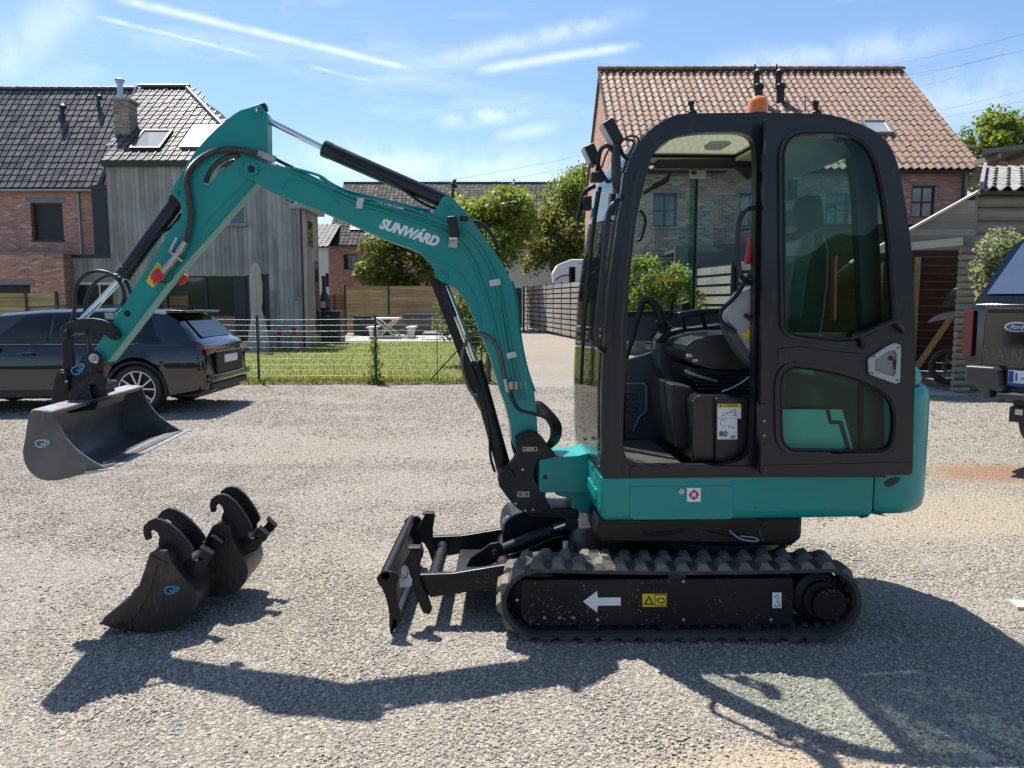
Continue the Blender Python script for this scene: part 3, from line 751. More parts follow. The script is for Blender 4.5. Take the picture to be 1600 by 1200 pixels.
def roof(parent, name, o, u, s, Wd, L, w, h, mat, clip=None, nparts=300, back=0.06, slab=True, amp=0.03, piecename='roof_tile'):
    o, u, s = Vector(o), Vector(u).normalized(), Vector(s).normalized(); n = u.cross(s).normalized()
    if n.z < 0: n = -n
    if slab:
        poly = slab if isinstance(slab, list) else [(0, 0), (Wd, 0), (Wd, L), (0, L)]
        P = [o + u * a + s * b - n * 0.02 for a, b in poly]
        rf = MB().prism(P, -n * back).build(name, M['anthracite'], parent, smooth=None)
    ms = []; nc, nr = int(Wd / w), int(L / h)
    w2, h2 = Wd / nc, L / nr
    for j in range(nr):
        for i in range(nc):
            a, b = (i + .5) * w2, j * h2
            if clip and not clip(a, b): continue
            p = o + u * a + s * b + n * (0.012 + random.uniform(-.003, .004))
            rz = random.gauss(0, 0.012)
            uu = (u * math.cos(rz) + s * math.sin(rz)); ss = n.cross(uu)
            tl = random.gauss(0, 0.012); ss = (ss + n * tl).normalized(); nn = uu.cross(ss)
            m = Matrix((uu, ss, nn)).transposed().to_4x4(); m.translation = p; ms.append(m)
    ms.sort(key=lambda m: (m.translation - Vector((0, 0, 1.6))).length * (1 if abs(m.translation.x / m.translation.y) < 0.69 else 10))
    vs, fs = tile_shape(w2, h2, amp, flat='terracotta' not in mat.name and 'grey' not in mat.name)
    me = MB().add(vs, fs).mesh(piecename, mat, smooth=50, fix=False)
    for m in ms[:nparts]: piece(piecename, me, rf, m)
    if ms[nparts:]: scatter_mesh('roof_tiles', vs, fs, ms[nparts:], mat, rf, smooth=True)
    return rf
def ridge(parent, a, b, mat, n, r=0.11, name='ridge_tile'):
    a, b = Vector(a), Vector(b)
    m = MB()
    d = (b - a) / n; x, y = frame(d); dn = d.normalized()
    rows = []
    for t, k in ((0, 1.12), (1.1, 0.95)):
        rows.append([d * t - d * 0.5 + (d.cross(Vector((0, 0, 1))).normalized() * math.cos(q) + Vector((0, 0, 1)) * math.sin(q)) * r * k for q in np.linspace(-.2, math.pi + .2, 7)])
    m.grid(rows); me = m.mesh(name, mat, smooth=50, fix=False)
    for i in range(n): piece(name, me, parent, Matrix.Translation(a + d * (i + .5)))
def gutter(parent, a, b, mat, r=0.07):
    m = MB(); a, b = Vector(a), Vector(b)
    rows = [[p + Vector((0, -math.cos(q) * r, -math.sin(q) * r)) for q in np.linspace(0, math.pi, 7)] for p in (a, b)]
    rows2 = [[p + Vector((0, -math.cos(q) * (r - .006), -math.sin(q) * (r - .006) + 0.002)) for q in np.linspace(math.pi, 0, 7)] for p in (a, b)]
    m.grid([rows[0] + rows2[0], rows[1] + rows2[1]], closed_v=True)
    return m.build('gutter', mat, parent, smooth=50)

# ------------------------------------------------------------------ left brick house
Ye = 30.4
E = pt(148, 297, Ye); XR = E.x; ze = E.z
rgp = pt(150, 142, 34.0); zr = rgp.z; XL = -27.0
t = thing('brick_house', (XR - 4, Ye + 4, 0), 'red brick house with glazed black tiled roof at far left, behind the black car', 'house')
w1 = [pt(52, 376, Ye + .3), pt(98, 317, Ye + .3)]
wall('wall', M['brick_red'], t, [(XL, 0), (XR, 0), (XR, ze), (XL, ze)], [(w1[0].x, w1[1].x, w1[0].z, w1[1].z)], Ye + 0.25)
wall_side('gable_wall', M['brick_red_y'], t, [(Ye + 0.56, 0), (Ye + 7.2, 0), (Ye + 7.2, ze), (34.0, zr - .05), (Ye + 0.56, ze + .1)], XR - 0.31, 0.30)
wf = window(t, w1[0].x + .01, w1[1].x - .01, w1[0].z + .01, w1[1].z - .01, Ye + 0.42, 1, 1, M['anthracite'], 0.07, M['ink'])
bpiece('lintel', M['bluestone'], t, (w1[0].x - .18, Ye + .235, w1[1].z + .003), (w1[1].x + .12, Ye + .5, w1[1].z + .20))
sl = Vector((0, 34.0 - Ye, zr - ze)); L = sl.length
rf = roof(t, 'roof', (XL, Ye, ze + .08), (1, 0, 0), sl, XR - XL + .12, L, 0.272, 0.345, M['tile_black'])
MB().prism([Vector((XR, 34.05, zr - .05)), Vector((XR, Ye + 7.5, ze)), Vector((XL, Ye + 7.5, ze)), Vector((XL, 34.05, zr - .05))], (0, -.05, -.08)).build('rear_roof_slope', M['tile_black'], t, smooth=None)
ridge(rf, (XL, 34.0, zr + .06), (XR + .12, 34.0, zr + .06), M['tile_black'], 30, 0.13)
MB().bar((XR + .14, Ye - .05, ze + .10), (XR + .14, 34.0, zr + .12), .05, .22).build('verge_board', M['anthracite'], t, smooth=None)
gutter(t, (XL, Ye - .02, ze + .02), (XR + .1, Ye - .02, ze + .02), M['zincroof'], 0.09)
dp = MB(); dx = pt(122, 300, Ye + .2).x; dp.cyl((dx, Ye + .18, ze - .05), (dx, Ye + .18, 0.1), 0.04, 10); dp.build('downpipe', M['zincroof'], t)
def vent(parent, px, py0, py1, Y, r, mat, cap=True):
    a, b = pt(px, py1, Y), pt(px, py0, Y)
    m = MB(); m.lathe([(r * 1.8, -.25), (r * 1.5, 0), (r, .1), (r, b.z - a.z)], a, (0, 0, 1), 12)
    if cap: m.lathe([(r * 1.2, 0), (r * 1.7, .05), (r * 1.7, .12), (r * .6, .2)], b - Vector((0, 0, .18)), (0, 0, 1), 12)
    return m.build('roof_vent', mat, parent)
vent(t, 98, 163, 186, 32.8, 0.09, M['anthracite']); vent(t, 155, 148, 172, 33.2, 0.07, M['anthracite'])

# brick extension in front of it
Yx = 27.0
A = pt(98, 398, Yx); t = thing('brick_extension', (A.x - 4, Yx + 1, 0), 'flat roofed extension of bright orange red brick below the tiled brick house', 'extension')
o1, o2 = pt(-40, 457, Yx), pt(47, 445, Yx)
wall('wall', M['brick_red'], t, [(XL, 0), (A.x, 0), (A.x, A.z), (XL, A.z)], [(o1.x - 2, o2.x, .9, o2.z)], Yx, 0.3)
wall_side('side_wall', M['brick_red_y'], t, [(Yx + .31, 0), (Yx + 3.2, 0), (Yx + 3.2, A.z), (Yx + .31, A.z)], A.x - .3, 0.298)
bpiece('lintel', M['bluestone'], t, (o1.x - 2.2, Yx - .02, o2.z + .003), (o2.x + .15, Yx + .26, o2.z + .17))
bpiece('coping', M['bluestone'], t, (XL, Yx - .04, A.z + .003), (A.x + .04, Yx + 3.2, A.z + .06))
MB().box((o1.x - 2, Yx + .32, .9), (o2.x + .3, Yx + .38, o2.z + .1)).build('room_shade_sheet', M['ink'], t, smooth=None)  # black sheet behind the opening, standing in for the unlit room

# wooden fence at far left
def board_fence(name, label, x0, x1, y, z0, z1, n, mat, postm, nposts, group=None, posts=None, cat='fence'):
    t = thing(name, ((x0 + x1) / 2, y, 0), label, cat, group)
    hh = (z1 - z0) / n
    px_ = posts or list(np.linspace(x0, x1, nposts))
    for i in range(len(px_) - 1):
        for j in range(n):
            g = random.uniform(-.006, .006)
            bpiece('board', mat, t, (px_[i] + .04, y - .012 + g, z0 + j * hh + .006), (px_[i + 1] - .04, y + .014 + g, z0 + (j + 1) * hh - .004), tilt=random.gauss(0, .001))
    for p in px_: bpiece('post', postm, t, (p - .037, y - .03, 0), (p + .037, y + .035, z1 + .05))
    return t
a = pt(88, 458, 22.0); c = pt(41, 458, 22.0)
board_fence('wooden_fence', 'low honey coloured board fence at the left edge, in front of the brick extension', a.x - 5.5, a.x, 22.0, 0.06, a.z, 14, M['wood_tan'], M['anthracite'], 4, posts=[a.x - 3.6, a.x - 1.7, c.x, a.x])

# ------------------------------------------------------------------ timber-clad house
Yw = 26.4
XL2 = pt(165, 258, Yw).x; z1 = pt(300, 258, Yw).z; XR2 = -7.15; z2 = pt(480, 328, Yw + .5).z
zr2 = pt(250, 143, 31.0).z; XRr = pt(292, 143, 31.0).x; XC = XR2 - (z1 - z2) * (XRr - XR2) / (z2 - zr2) * -1
XC = XR2 + (z1 - z2) / (zr2 - z2) * (XRr - XR2)
t = thing('timber_house', ((XL2 + XR2) / 2, Yw + 3, 0), 'house clad in silver grey vertical boards with black roof tiles and patio doors', 'house')
d0, d1 = pt(250, 520, Yw), pt(385, 430, Yw); u0, u1 = pt(343, 352, Yw), pt(383, 308, Yw)
d0.z = 0.05
hol = [(d0.x, d1.x, 0.05, d1.z), (u0.x, u1.x, u0.z, u1.z), (pt(409, 500, Yw).x, pt(417, 500, Yw).x, 0.6, pt(411, 428, Yw).z)]
wall('wall', M['anthracite'], t, [(XL2, 0), (XR2, 0), (XR2, z2), (XC, z1), (XL2, z1)], [tuple(h) for h in hol], Yw + .04, .3)
# boards
def topz(x): return z1 if x < XC else z1 + (x - XC) / (XR2 - XC) * (z2 - z1)
x = XL2
while x < XR2 - .02:
    wdt = random.choice([.135, .175, .19, .15]); x2 = min(x + wdt, XR2)
    segs = [(0.03, min(topz(x), topz(x2)) - .01)]
    for h in hol:
        if x2 > h[0] + .01 and x < h[1] - .01:
            ns = []
            for s0, s1 in segs:
                if h[2] > s0 + .02: ns.append((s0, min(s1, h[2])))
                if h[3] < s1 - .02: ns.append((max(s0, h[3]), s1))
            segs = ns
    for s0, s1 in segs:
        cuts = [s0]
        if s1 - s0 > 3.5 and random.random() < .75: cuts.append(random.uniform(s0 + 1, s1 - 1))
        cuts.append(s1)
        for q in range(len(cuts) - 1):
            g = random.uniform(0, .010)
            bpiece('cladding_board', M['wood_grey'], t, (x + .004, Yw + .008 - g, cuts[q] + .004), (x2 - .004, Yw + .035, cuts[q + 1]))
    x = x2
# right-hand side wall, boards too
y = Yw; bpiece('side_wall', M['anthracite'], t, (XR2 - .3, Yw + .35, 0), (XR2 - .03, Yw + 2.35, z2))
bpiece('corner_trim', M['anthracite'], t, (XR2 - .003, Yw - .01, 0), (XR2 + .045, Yw + .06, z2))
while y < Yw + 2.2:
    y2 = y + random.choice([.14, .18, .16]); bpiece('cladding_board', M['wood_grey'], t, (XR2 - .025, y + .07, .03), (XR2 + random.uniform(0, .010), y2 + .062, z2 - .03)); y = y2
for py0, py1, ya, yb in ((345, 385, .9, 1.5), (470, 408, 1.7, 2.2)):
    za, zb = sorted((pt(485, py0, Yw + ya).z, pt(485, py1, Yw + ya).z))
    bpiece('side_window', M['winglass'], t, (XR2 + .012, Yw + ya, za - (1.2 if py0 == 470 else 0)), (XR2 + .022, Yw + yb, zb))
bpiece('eaves_box', M['zincroof'], t, (XR2 - .35, Yw - .1, z2 - .02), (XR2 + .22, Yw + 2.5, z2 + .16))
# patio doors and windows
dr = window(t, d0.x + .01, d1.x - .01, 0.06, d1.z - .01, Yw + .10, 1, 1, M['anthracite'], .06, sill=False)
bpiece('door_post', M['anthracite'], dr, (pt(322, 500, Yw).x - .04, Yw + .085, .1), (pt(322, 500, Yw).x + .04, Yw + .16, d1.z - .06))
bpiece('door_panel', M['anthracite'], dr, (pt(366, 500, Yw).x, Yw + .07, .1), (d1.x - .07, Yw + .13, d1.z - .06))
window(t, u0.x + .01, u1.x - .01, u0.z + .01, u1.z - .01, Yw + .06, 1, 1, M['greyplas'], .06)
window(t, hol[2][0] + .005, hol[2][1] - .005, hol[2][2] + .01, hol[2][3] - .01, Yw + .08, 1, 1, M['anthracite'], .03, sill=False)
# roof: front slope with a hip going down to the right
sl = Vector((0, 31.0 - Yw + .15, zr2 - z1)); L = sl.length; W2 = XC - XL2 + .0
hip = lambda b: (XC - XL2) + (XRr - XC) * (b / L)
rf = roof(t, 'roof', (XL2 - .9, Yw - .15, z1 + .1), (1, 0, 0), sl, W2 + 1.2, L, 0.272, 0.345, M['tile_black'], clip=lambda a, b: a - .9 < hip(b) + .1 and a > .9 - 1.2 * b / L, nparts=280, slab=[(.9, 0), (W2 + .95, 0), (hip(L) + .9, L), (0, L)])
P = [Vector((XC, Yw - .13, z1 + .08)), Vector((XR2 + .2, Yw - .13, z2 + .18)), Vector((XR2 + .2, Yw + 2.5, z2 + .18)), Vector((XRr, Yw + 8, zr2 + .05)), Vector((XRr, 31, zr2 + .05))]
MB().prism(P, (-.04, 0, -.08)).build('side_roof_slope', M['black_plastic'], t, smooth=None)
ridge(rf, (XL2 - .9, 31, zr2 + .16), (XRr + .1, 31, zr2 + .16), M['tile_black'], 13, .12)
ridge(rf, (XRr, 31, zr2 + .14), (XC + .1, Yw - .1, z1 + .18), M['tile_black'], 17, .11, 'hip_tile')
bpiece('fascia', M['anthracite'], t, (XL2 - .05, Yw - .2, z1 - .06), (XC + .1, Yw - .02, z1 + .12))
def on_slope(px, py):
    # point of the front roof slope seen at a pixel
    d = ray(px, py); o = Vector((0, Yw - .15, z1 + .1)); n = Vector((0, -sl.z, sl.y)).normalized()
    k = (o - Vector((0, 0, H))).dot(n) / d.dot(n); return Vector((0, 0, H)) + d * k
def skylight(parent, q, n, fm, gm, fw=.07, name='roof_window', shut=0):
    """q: four corners bottom-left, bottom-right, top-right, top-left on the slope"""
    n = Vector(n).normalized(); q = [p + n * .03 for p in q]; c = sum(q, Vector()) / 4
    inn = [p + (c - p).normalized() * fw * 1.6 for p in q]
    f = MB().prism(q, n * .10, [inn]).build(name, fm, parent, smooth=None)
    if shut:
        for i in range(shut):
            a, b = i / shut, (i + .92) / shut
            l = lambda s, e, t: s + (e - s) * t
            MB().prism([l(inn[0], inn[3], a), l(inn[1], inn[2], a), l(inn[1], inn[2], b), l(inn[0], inn[3], b)], n * .085).build('shutter_slat', gm, f, smooth=None)
    else: MB().prism([p + n * .05 for p in inn], n * .01).build('pane', gm, f, smooth=None)
    return f
nrm = Vector((0, -sl.z, sl.y))
q = [on_slope(203, 236), on_slope(251, 236), on_slope(253, 207), on_slope(212, 207)]; q[3].x = q[0].x; q[2].x = q[1].x
M['skyglass'] = basic('roof_window_blind', (0.30, 0.33, 0.34), 0.08, var=.1, scale=1.5)
skylight(t, q, nrm, M['anthracite'], M['skyglass'])
q = [on_slope(281, 234), on_slope(333, 234), on_slope(333, 200), on_slope(285, 200)]; q[3].x = q[0].x; q[2].x = q[1].x
M['shutter'] = basic('beige_roller_shutter', (0.52, 0.48, 0.38), 0.5, var=.06)
skylight(t, q, nrm, M['zincroof'], M['shutter'], shut=9)
# chimney with steel flue
Yk_ = on_slope(192, 212).y; cb = pt(192, 210, Yk_); ct = pt(192, 158, Yk_)
ch = MB().box((cb.x - .28, Yk_ - .02, cb.z - .6), (cb.x + .26, Yk_ + .6, ct.z)).build('chimney', M['brick_grey'], t, smooth=None)
bpiece('chimney_cap', M['bluestone'], ch, (cb.x - .36, Yk_ - .10, ct.z + .002), (cb.x + .34, Yk_ + .68, ct.z + .08))
ft = pt(187, 127, Yk_ + .3)
fl = MB(); fl.lathe([(.10, 0), (.10, ft.z - ct.z - .15), (.13, ft.z - ct.z - .14), (.13, ft.z - ct.z - .06)], (ft.x, Yk_ + .3, ct.z + .08), (0, 0, 1), 14); fl.lathe([(.17, 0), (.17, .03), (.02, .09)], (ft.x, Yk_ + .3, ft.z + .02), (0, 0, 1), 14)
fl.build('steel_flue', M['bright_steel'], ch)
# dark panel in place of the shaded gap, and low timber annex beside it
bpiece('gap_shade_panel', M['anthracite'], t, (XR + .02, 30.1, 0), (XR + .56, 30.3, z1 - .1))
Ya = 27.6; A0, A1 = pt(98, 403, Ya), pt(166, 403, Ya)
t = thing('timber_annex', ((A0.x + A1.x) / 2, Ya + 1, 0), 'low annex with grey boards and white framed glass doors, left of the timber house', 'annex')
k0, k1 = pt(108, 440, Ya), pt(190, 440, Ya)
wall('wall', M['anthracite'], t, [(A0.x + .02, 0), (XL2 - .01, 0), (XL2 - .01, A0.z), (A0.x + .02, A0.z)], [(k0.x, XL2 - .08, 0.05, k0.z)], Ya + .04, .25)
x = A0.x + .02
while x < XL2 - .02:
    x2 = min(x + random.choice([.13, .16, .18]), XL2 - .01); z0 = k0.z if x2 > k0.x else .03
    bpiece('cladding_board', M['wood_grey'], t, (x + .004, Ya + random.uniform(0, .008), z0 + .004), (x2 - .004, Ya + .035, A0.z)); x = x2
bpiece('roof_edge', M['anthracite'], t, (A0.x + .01, Ya - .06, A0.z + .004), (XL2 - .01, Ya + 2.4, A0.z + .12))
window(t, k0.x + .01, XL2 - .09, .06, k0.z - .01, Ya + .06, 2, 1, M['white'], .10, sill=False)
bpiece('balcony_rail', M['anthracite'], t, (pt(165, 390, Ya).x, Ya + .3, A0.z + .14), (pt(170, 390, Ya).x + .2, Ya + .34, A0.z + .55))

# ------------------------------------------------------------------ terrace row in the middle distance
Ym = 52.0
e0 = pt(513, 385, Ym); zr3 = pt(700, 287, Ym + 6).z
XA = e0.x; XB = pt(575, 400, Ym).x; XE = 20.0
t = thing('terrace_house', (XA + 5, Ym + 3, 0), 'long terrace house with black tiled roof and red brick front behind the trees', 'house')
a, b_ = pt(537, 421, Ym), pt(558, 397, Ym)
wall('wall', M['brick_red'], t, [(XA, 0), (XB + 5, 0), (XB + 5, e0.z), (XA, e0.z)], [(a.x, b_.x, a.z, b_.z)], Ym, .3)
window(t, a.x + .01, b_.x - .01, a.z + .01, b_.z - .01, Ym + .1, 2, 2, M['anthracite'], .07)
c0 = pt(803, 410, Ym); c1 = pt(810, 393, Ym)
wall('rendered_wall', M['render'], t, [(XB + 5.01, 0), (XE, 0), (XE, e0.z), (XB + 5.01, e0.z)], [(pt(828, 0, Ym).x, pt(834, 0, Ym).x, pt(0, 415, Ym).z, pt(0, 392, Ym).z)], Ym, .3)
bpiece('dark_window', M['ink'], t, (pt(827, 0, Ym).x, Ym + .2, pt(0, 416, Ym).z), (pt(835, 0, Ym).x, Ym + .28, pt(0, 391, Ym).z))
sl = Vector((0, 6.3, zr3 - e0.z)); L = sl.length
rf = roof(t, 'roof', (XA - .15, Ym - .3, e0.z + .05), (1, 0, 0), sl, XE - XA, L, .30, .36, M['tile_far'], nparts=300)
wall_side('gable_wall', M['brick_red_y'], t, [(Ym + .31, 0), (Ym + 12, 0), (Ym + 12, e0.z), (Ym + 6, zr3 - .2), (Ym + .31, e0.z)], XA, .3)
MB().prism([Vector((XA, Ym + 6.05, zr3 - .03)), Vector((XE, Ym + 6.05, zr3 - .03)), Vector((XE, Ym + 12.3, e0.z)), Vector((XA, Ym + 12.3, e0.z))], (0, -.05, -.08)).build('rear_roof_slope', M['tile_black'], t, smooth=None)
bpiece('ridge_cap', M['tile_black'], t, (XA - .15, Ym + 5.85, zr3), (XE, Ym + 6.15, zr3 + .12))
def slope_pt(px, py, o, s):
    d = ray(px, py); n = Vector((0, -s.z, s.y)).normalized(); k = (Vector(o) - Vector((0, 0, H))).dot(n) / d.dot(n); return Vector((0, 0, H)) + d * k
oo = (0, Ym - .3, e0.z + .05)
q = [slope_pt(547, 361, oo, sl), slope_pt(569, 361, oo, sl), slope_pt(569, 354, oo, sl), slope_pt(547, 354, oo, sl)]; q[3].x = q[0].x; q[2].x = q[1].x
skylight(t, q, (0, -sl.z, sl.y), M['anthracite'], M['skyglass'], .05)
Yn = 50.0; f0, f1 = pt(486, 387, Yn), pt(512, 387, Yn)
t = thing('white_house', (f0.x, Yn + 3, 0), 'white rendered house end with grey tiled roof just right of the timber house', 'house')
wall('wall', M['render'], t, [(f0.x - 3, 0), (f1.x, 0), (f1.x, f1.z), (f0.x - 3, f1.z)], [], Yn, .3)
sl2 = Vector((0, 4.0, pt(500, 352, Yn + 4).z - f1.z))
roof(t, 'roof', (f0.x - 3, Yn - .3, f1.z + .05), (1, 0, 0), sl2, f1.x - f0.x + 3.1, sl2.length, .30, .36, M['tile_grey'], nparts=120)
bpiece('dark_window', M['winglass'], t, (pt(498, 0, Yn).x, Yn - .02, pt(0, 448, Yn).z), (pt(503, 0, Yn).x, Yn - .005, pt(0, 427, Yn).z))

# ------------------------------------------------------------------ big red-roofed house on the right
Yh = 23.3
E = pt(1528, 265, Yh); ze = E.z; XR3 = E.x; XL3 = pt(967, 265, Yh).x; Yr = 28.3; zr3 = pt(1200, 112, Yr).z
XRr3 = pt(1430, 107, Yr).x; XLr3 = pt(939, 114, Yr).x
t = thing('red_roofed_house', ((XL3 + XR3) / 2, Yh + 4, 0), 'large brick house with terracotta pantile roof behind the excavator cab', 'house')
XM = pt(1395, 300, Yh).x
wins = []
for px0, px1 in ((1027, 1065), (1165, 1203), (1304, 1341)): wins.append((pt(px0, 0, Yh + .3).x, pt(px1, 0, Yh + .3).x, pt(0, 355, Yh + .3).z, pt(0, 302, Yh + .3).z))
w4 = (pt(1441, 0, Yh + .3).x, pt(1479, 0, Yh + .3).x, pt(0, 341, Yh + .3).z, pt(0, 290, Yh + .3).z)
wall('wall', M['brick_grey'], t, [(XL3, 0), (XM, 0), (XM, ze), (XL3, ze)], wins, Yh + .3, .3)  # greyed brick: the glare seen through the cab is put into the colour
wall('right_wall', M['brick_brown'], t, [(XM + .01, 0), (XR3 - .1, 0), (XR3 - .1, ze), (XM + .01, ze)], [w4], Yh + .3, .3, label='right end of the brick wall, not toned for glare')
wall_side('gable_wall', M['brick_brown_y'], t, [(Yh + .61, 0), (Yh + 10.3, 0), (Yh + 10.3, ze), (Yr + .1, zr3 - .15), (Yh + .61, ze)], XL3 - .02, .3)
M['blueframe'] = basic('slate_blue_frame', (0.05, 0.085, 0.10), 0.45, var=.1)
for w in wins: window(t, w[0] + .01, w[1] - .01, w[2] + .01, w[3] - .01, Yh + .37, 2, 2, M['blueframe'], .06)
window(t, w4[0] + .01, w4[1] - .01, w4[2] + .01, w4[3] - .01, Yh + .37, 2, 2, M['anthracite'], .05, M['skyglass'])
for w in wins + [w4]: bpiece('lintel', M['bluestone'], t, (w[0] - .08, Yh + .285, w[3] + .003), (w[1] + .08, Yh + .5, w[3] + .10))
sl = Vector((0, Yr - Yh + .1, zr3 - ze)); L = sl.length
rf = roof(t, 'roof', (XL3 - .12, Yh - .1, ze), (1, 0, 0), sl, XR3 - XL3 + .2, L, .232, .325, M['tile_red'], amp=.034,
          clip=None)
MB().prism([Vector((XL3 - .1, Yr + .05, zr3 - .03)), Vector((XR3 + .1, Yr + .05, zr3 - .03)), Vector((XR3 + .1, Yh + 10.5, ze)), Vector((XL3 - .1, Yh + 10.5, ze))], (0, -.05, -.08)).build('rear_roof_slope', M['tile_red'], t, smooth=None)
ridge(rf, (XL3 - .12, Yr, zr3 + .07), (XR3 + .08, Yr, zr3 + .07), M['tile_red'], 32, .12)
gutter(t, (XL3, Yh - .02, ze - .04), (XR3, Yh - .02, ze - .04), M['anthracite'], .07)
dx = pt(1511, 300, Yh).x; MB().cyl((dx, Yh + .2, ze - .1), (dx, Yh + .2, .1), .045, 10).build('downpipe', M['anthracite'], t)
oo = (0, Yh - .1, ze)
for px in (1183, 1217):
    p = slope_pt(px + 2, 160, oo, sl); m = MB()
    m.lathe([(.16, -.2), (.13, .1), (.13, .42), (.17, .45), (.17, .55), (.08, .62)], p, (0, 0, 1), 12)
    m.lathe([(.07, .6), (.07, .9), (.13, .92), (.13, 1.0), (.05, 1.08)], p + Vector((-.05, 0, 0)), (0, 0, 1), 12); m.cyl(p + Vector((-.12, .1, 0.5)), p + Vector((-.12, .1, 1.25)), .03, 8)
    m.build('roof_vent', M['black_plastic'], t)
q = [slope_pt(1362, 212, oo, sl), slope_pt(1396, 212, oo, sl), slope_pt(1390, 192, oo, sl), slope_pt(1350, 192, oo, sl)]; q[0].x = q[3].x = q[0].x - .1; q[2].x = q[1].x
skylight(t, q, (0, -sl.z, sl.y), M['zincroof'], M['skyglass'], .06)
# grey flat-roofed carport in front of that house
Yc = 20.6; a, b_, c = pt(1055, 384, Yc), pt(1180, 376, Yc), pt(1400, 366, Yc)
t = thing('carport', ((a.x + c.x) / 2, Yc + 1, 0), 'grey flat roofed carport in front of the red roofed house', 'carport')
M['fascia'] = basic('grey_green_fascia', (0.085, 0.105, 0.105), .5, var=.08)
MB().prism([a, Vector((c.x, Yc, b_.z + .08)), Vector((c.x, Yc, b_.z - .60)), Vector((a.x, Yc, a.z - .56))], (0, .12, 0)).build('fascia', M['fascia'], t, smooth=None)
MB().prism([Vector((a.x, Yc + .13, a.z - .08)), Vector((c.x, Yc + .13, b_.z - .02)), Vector((c.x, Yc + .13, b_.z - .1)), Vector((a.x, Yc + .13, a.z - .16))], (0, 2.3, 0)).build('roof', M['fascia'], t, smooth=None)
for px in (1104, 1240, 1380):
    x = pt(px, 0, Yc).x; bpiece('post', M['fascia'], t, (x - .05, Yc + .14, 0), (x + .05, Yc + .24, a.z - .17))
bpiece('back_wall', M['anthracite'], t, (pt(1110, 0, Yc).x, Yc + 2.2, 0), (c.x, Yc + 2.3, a.z - .3))

# ------------------------------------------------------------------ long slatted fence
def slat_fence(name, label, P, z0, z1, n, bay, mat, postm, side=1):
    t = thing(name, (P[0][0], P[0][1], 0), label, 'fence')
    hh = (z1 - z0) / n
    for (ax, ay), (bx, by) in zip(P[:-1], P[1:]):
        d = Vector((bx - ax, by - ay, 0)); k = max(1, round(d.length / bay)); st = d / k; yaw = math.atan2(d.y, d.x)
        for i in range(k):
            a = Vector((ax, ay, 0)) + st * i; b = a + st; c = (a + b) / 2
            for j in range(n):
                back = j % 2; m = Matrix.Translation(c + Vector((0, 0, z0 + (j + .5) * hh)) + Vector((-math.sin(yaw), math.cos(yaw), 0)) * random.uniform(-.005, .005)) @ Matrix.Rotation(yaw, 4, 'Z') @ Matrix.Rotation(random.gauss(0, .002), 4, 'Y') @ Matrix.Diagonal((st.length - .05, .022, hh * .74, 1))
                piece('slat', unit_box(mat), t, m)
            m = Matrix.Translation(a + Vector((0, 0, (z1 + .06) / 2))) @ Matrix.Rotation(yaw, 4, 'Z') @ Matrix.Diagonal((.045, .06, z1 + .06, 1)); piece('post', unit_box(postm), t, m)
            m = Matrix.Translation(c + Vector((math.sin(yaw), -math.cos(yaw), 0)) * .045 * side + Vector((0, 0, (z0 + z1) / 2))) @ Matrix.Rotation(yaw, 4, 'Z') @ Matrix.Diagonal((st.length, .01, z1 - z0, 1)); piece('backing_sheet', unit_box(M['ink2']), t, m)
    return t
M['ink2'] = basic('dark_brown_sheet', (0.045, 0.035, 0.028), .8, var=.2)
t_ = slat_fence('slatted_fence', 'long pale slatted fence with black posts running along the driveway behind the cab', [(5.0, 17.6), (2.85, 32), (0.62, 46.5)], .12, 2.46, 10, 1.95, M['wood_slat'], M['anthracite'])
t_ = slat_fence('slatted_fence', 'short pale slatted fence seen through the cab in front of the grey carport', [(5.1, 17.55), (9.4, 17.9)], .1, 2.55, 9, 1.9, woodmat('pale_grey_slat', (0.30, 0.29, 0.26), (0.50, 0.48, 0.44), 'x', .25), M['anthracite'], -1)
a, b_ = pt(796, 450, 44), pt(813, 512, 44)
t = thing('metal_gate', ((a.x + b_.x) / 2, 44, 0), 'dark blue grey metal gate at the far end of the driveway', 'gate')
for k in range(4): bpiece('gate_panel', M['anthracite'], t, (a.x - 1.2 + k * .48, 44, .08), (a.x - 1.2 + k * .48 + .46, 44.05, a.z))
bpiece('gate_post', M['anthracite'], t, (a.x + .75, 43.95, 0), (a.x + .87, 44.08, a.z + .1))

# ------------------------------------------------------------------ garden at the middle
Yf = 37.6
p0, p1, p2 = pt(539, 447, Yf), pt(607, 447, Yf), pt(692, 447, Yf)
board_fence('wooden_fence', 'tall honey coloured board fence behind the picnic table', p0.x, p2.x + 3, Yf, .1, p0.z, 13, M['wood_tan'], M['anthracite'], 4, posts=[p0.x, p1.x, p2.x - .1, p2.x + 1.9])
q0, q1 = pt(503, 461, 41), pt(530, 461, 41)
board_fence('wooden_fence', 'lower orange brown board fence left of the tall board fence', q0.x - .6, q1.x + 1.0, 41, .1, q0.z, 10, M['wood_brown'], M['anthracite'], 3)
def cabinet(name, label, x0, x1, y, z, d, mat, cat, nd):
    t = thing(name, ((x0 + x1) / 2, y + d / 2, 0), label, cat)
    MB().box((x0, y + .02, .08), (x1, y + d, z - .04)).build('carcass', mat, t, smooth=None, bevel=.01)
    bpiece('lid', mat, t, (x0 - .03, y - .02, z - .035), (x1 + .03, y + d + .02, z))
    for k in range(nd):
        w = (x1 - x0) / nd; bpiece('door', mat, t, (x0 + k * w + .015, y, .12), (x0 + (k + 1) * w - .015, y + .018, z - .08)); bpiece('handle', M['bright_steel'], t, (x0 + (k + .5) * w - .06, y - .03, z - .2), (x0 + (k + .5) * w + .06, y - .012, z - .17))
    return t
M['bin'] = basic('dark_blue_grey_box', (0.022, 0.028, 0.038), .45, var=.15)
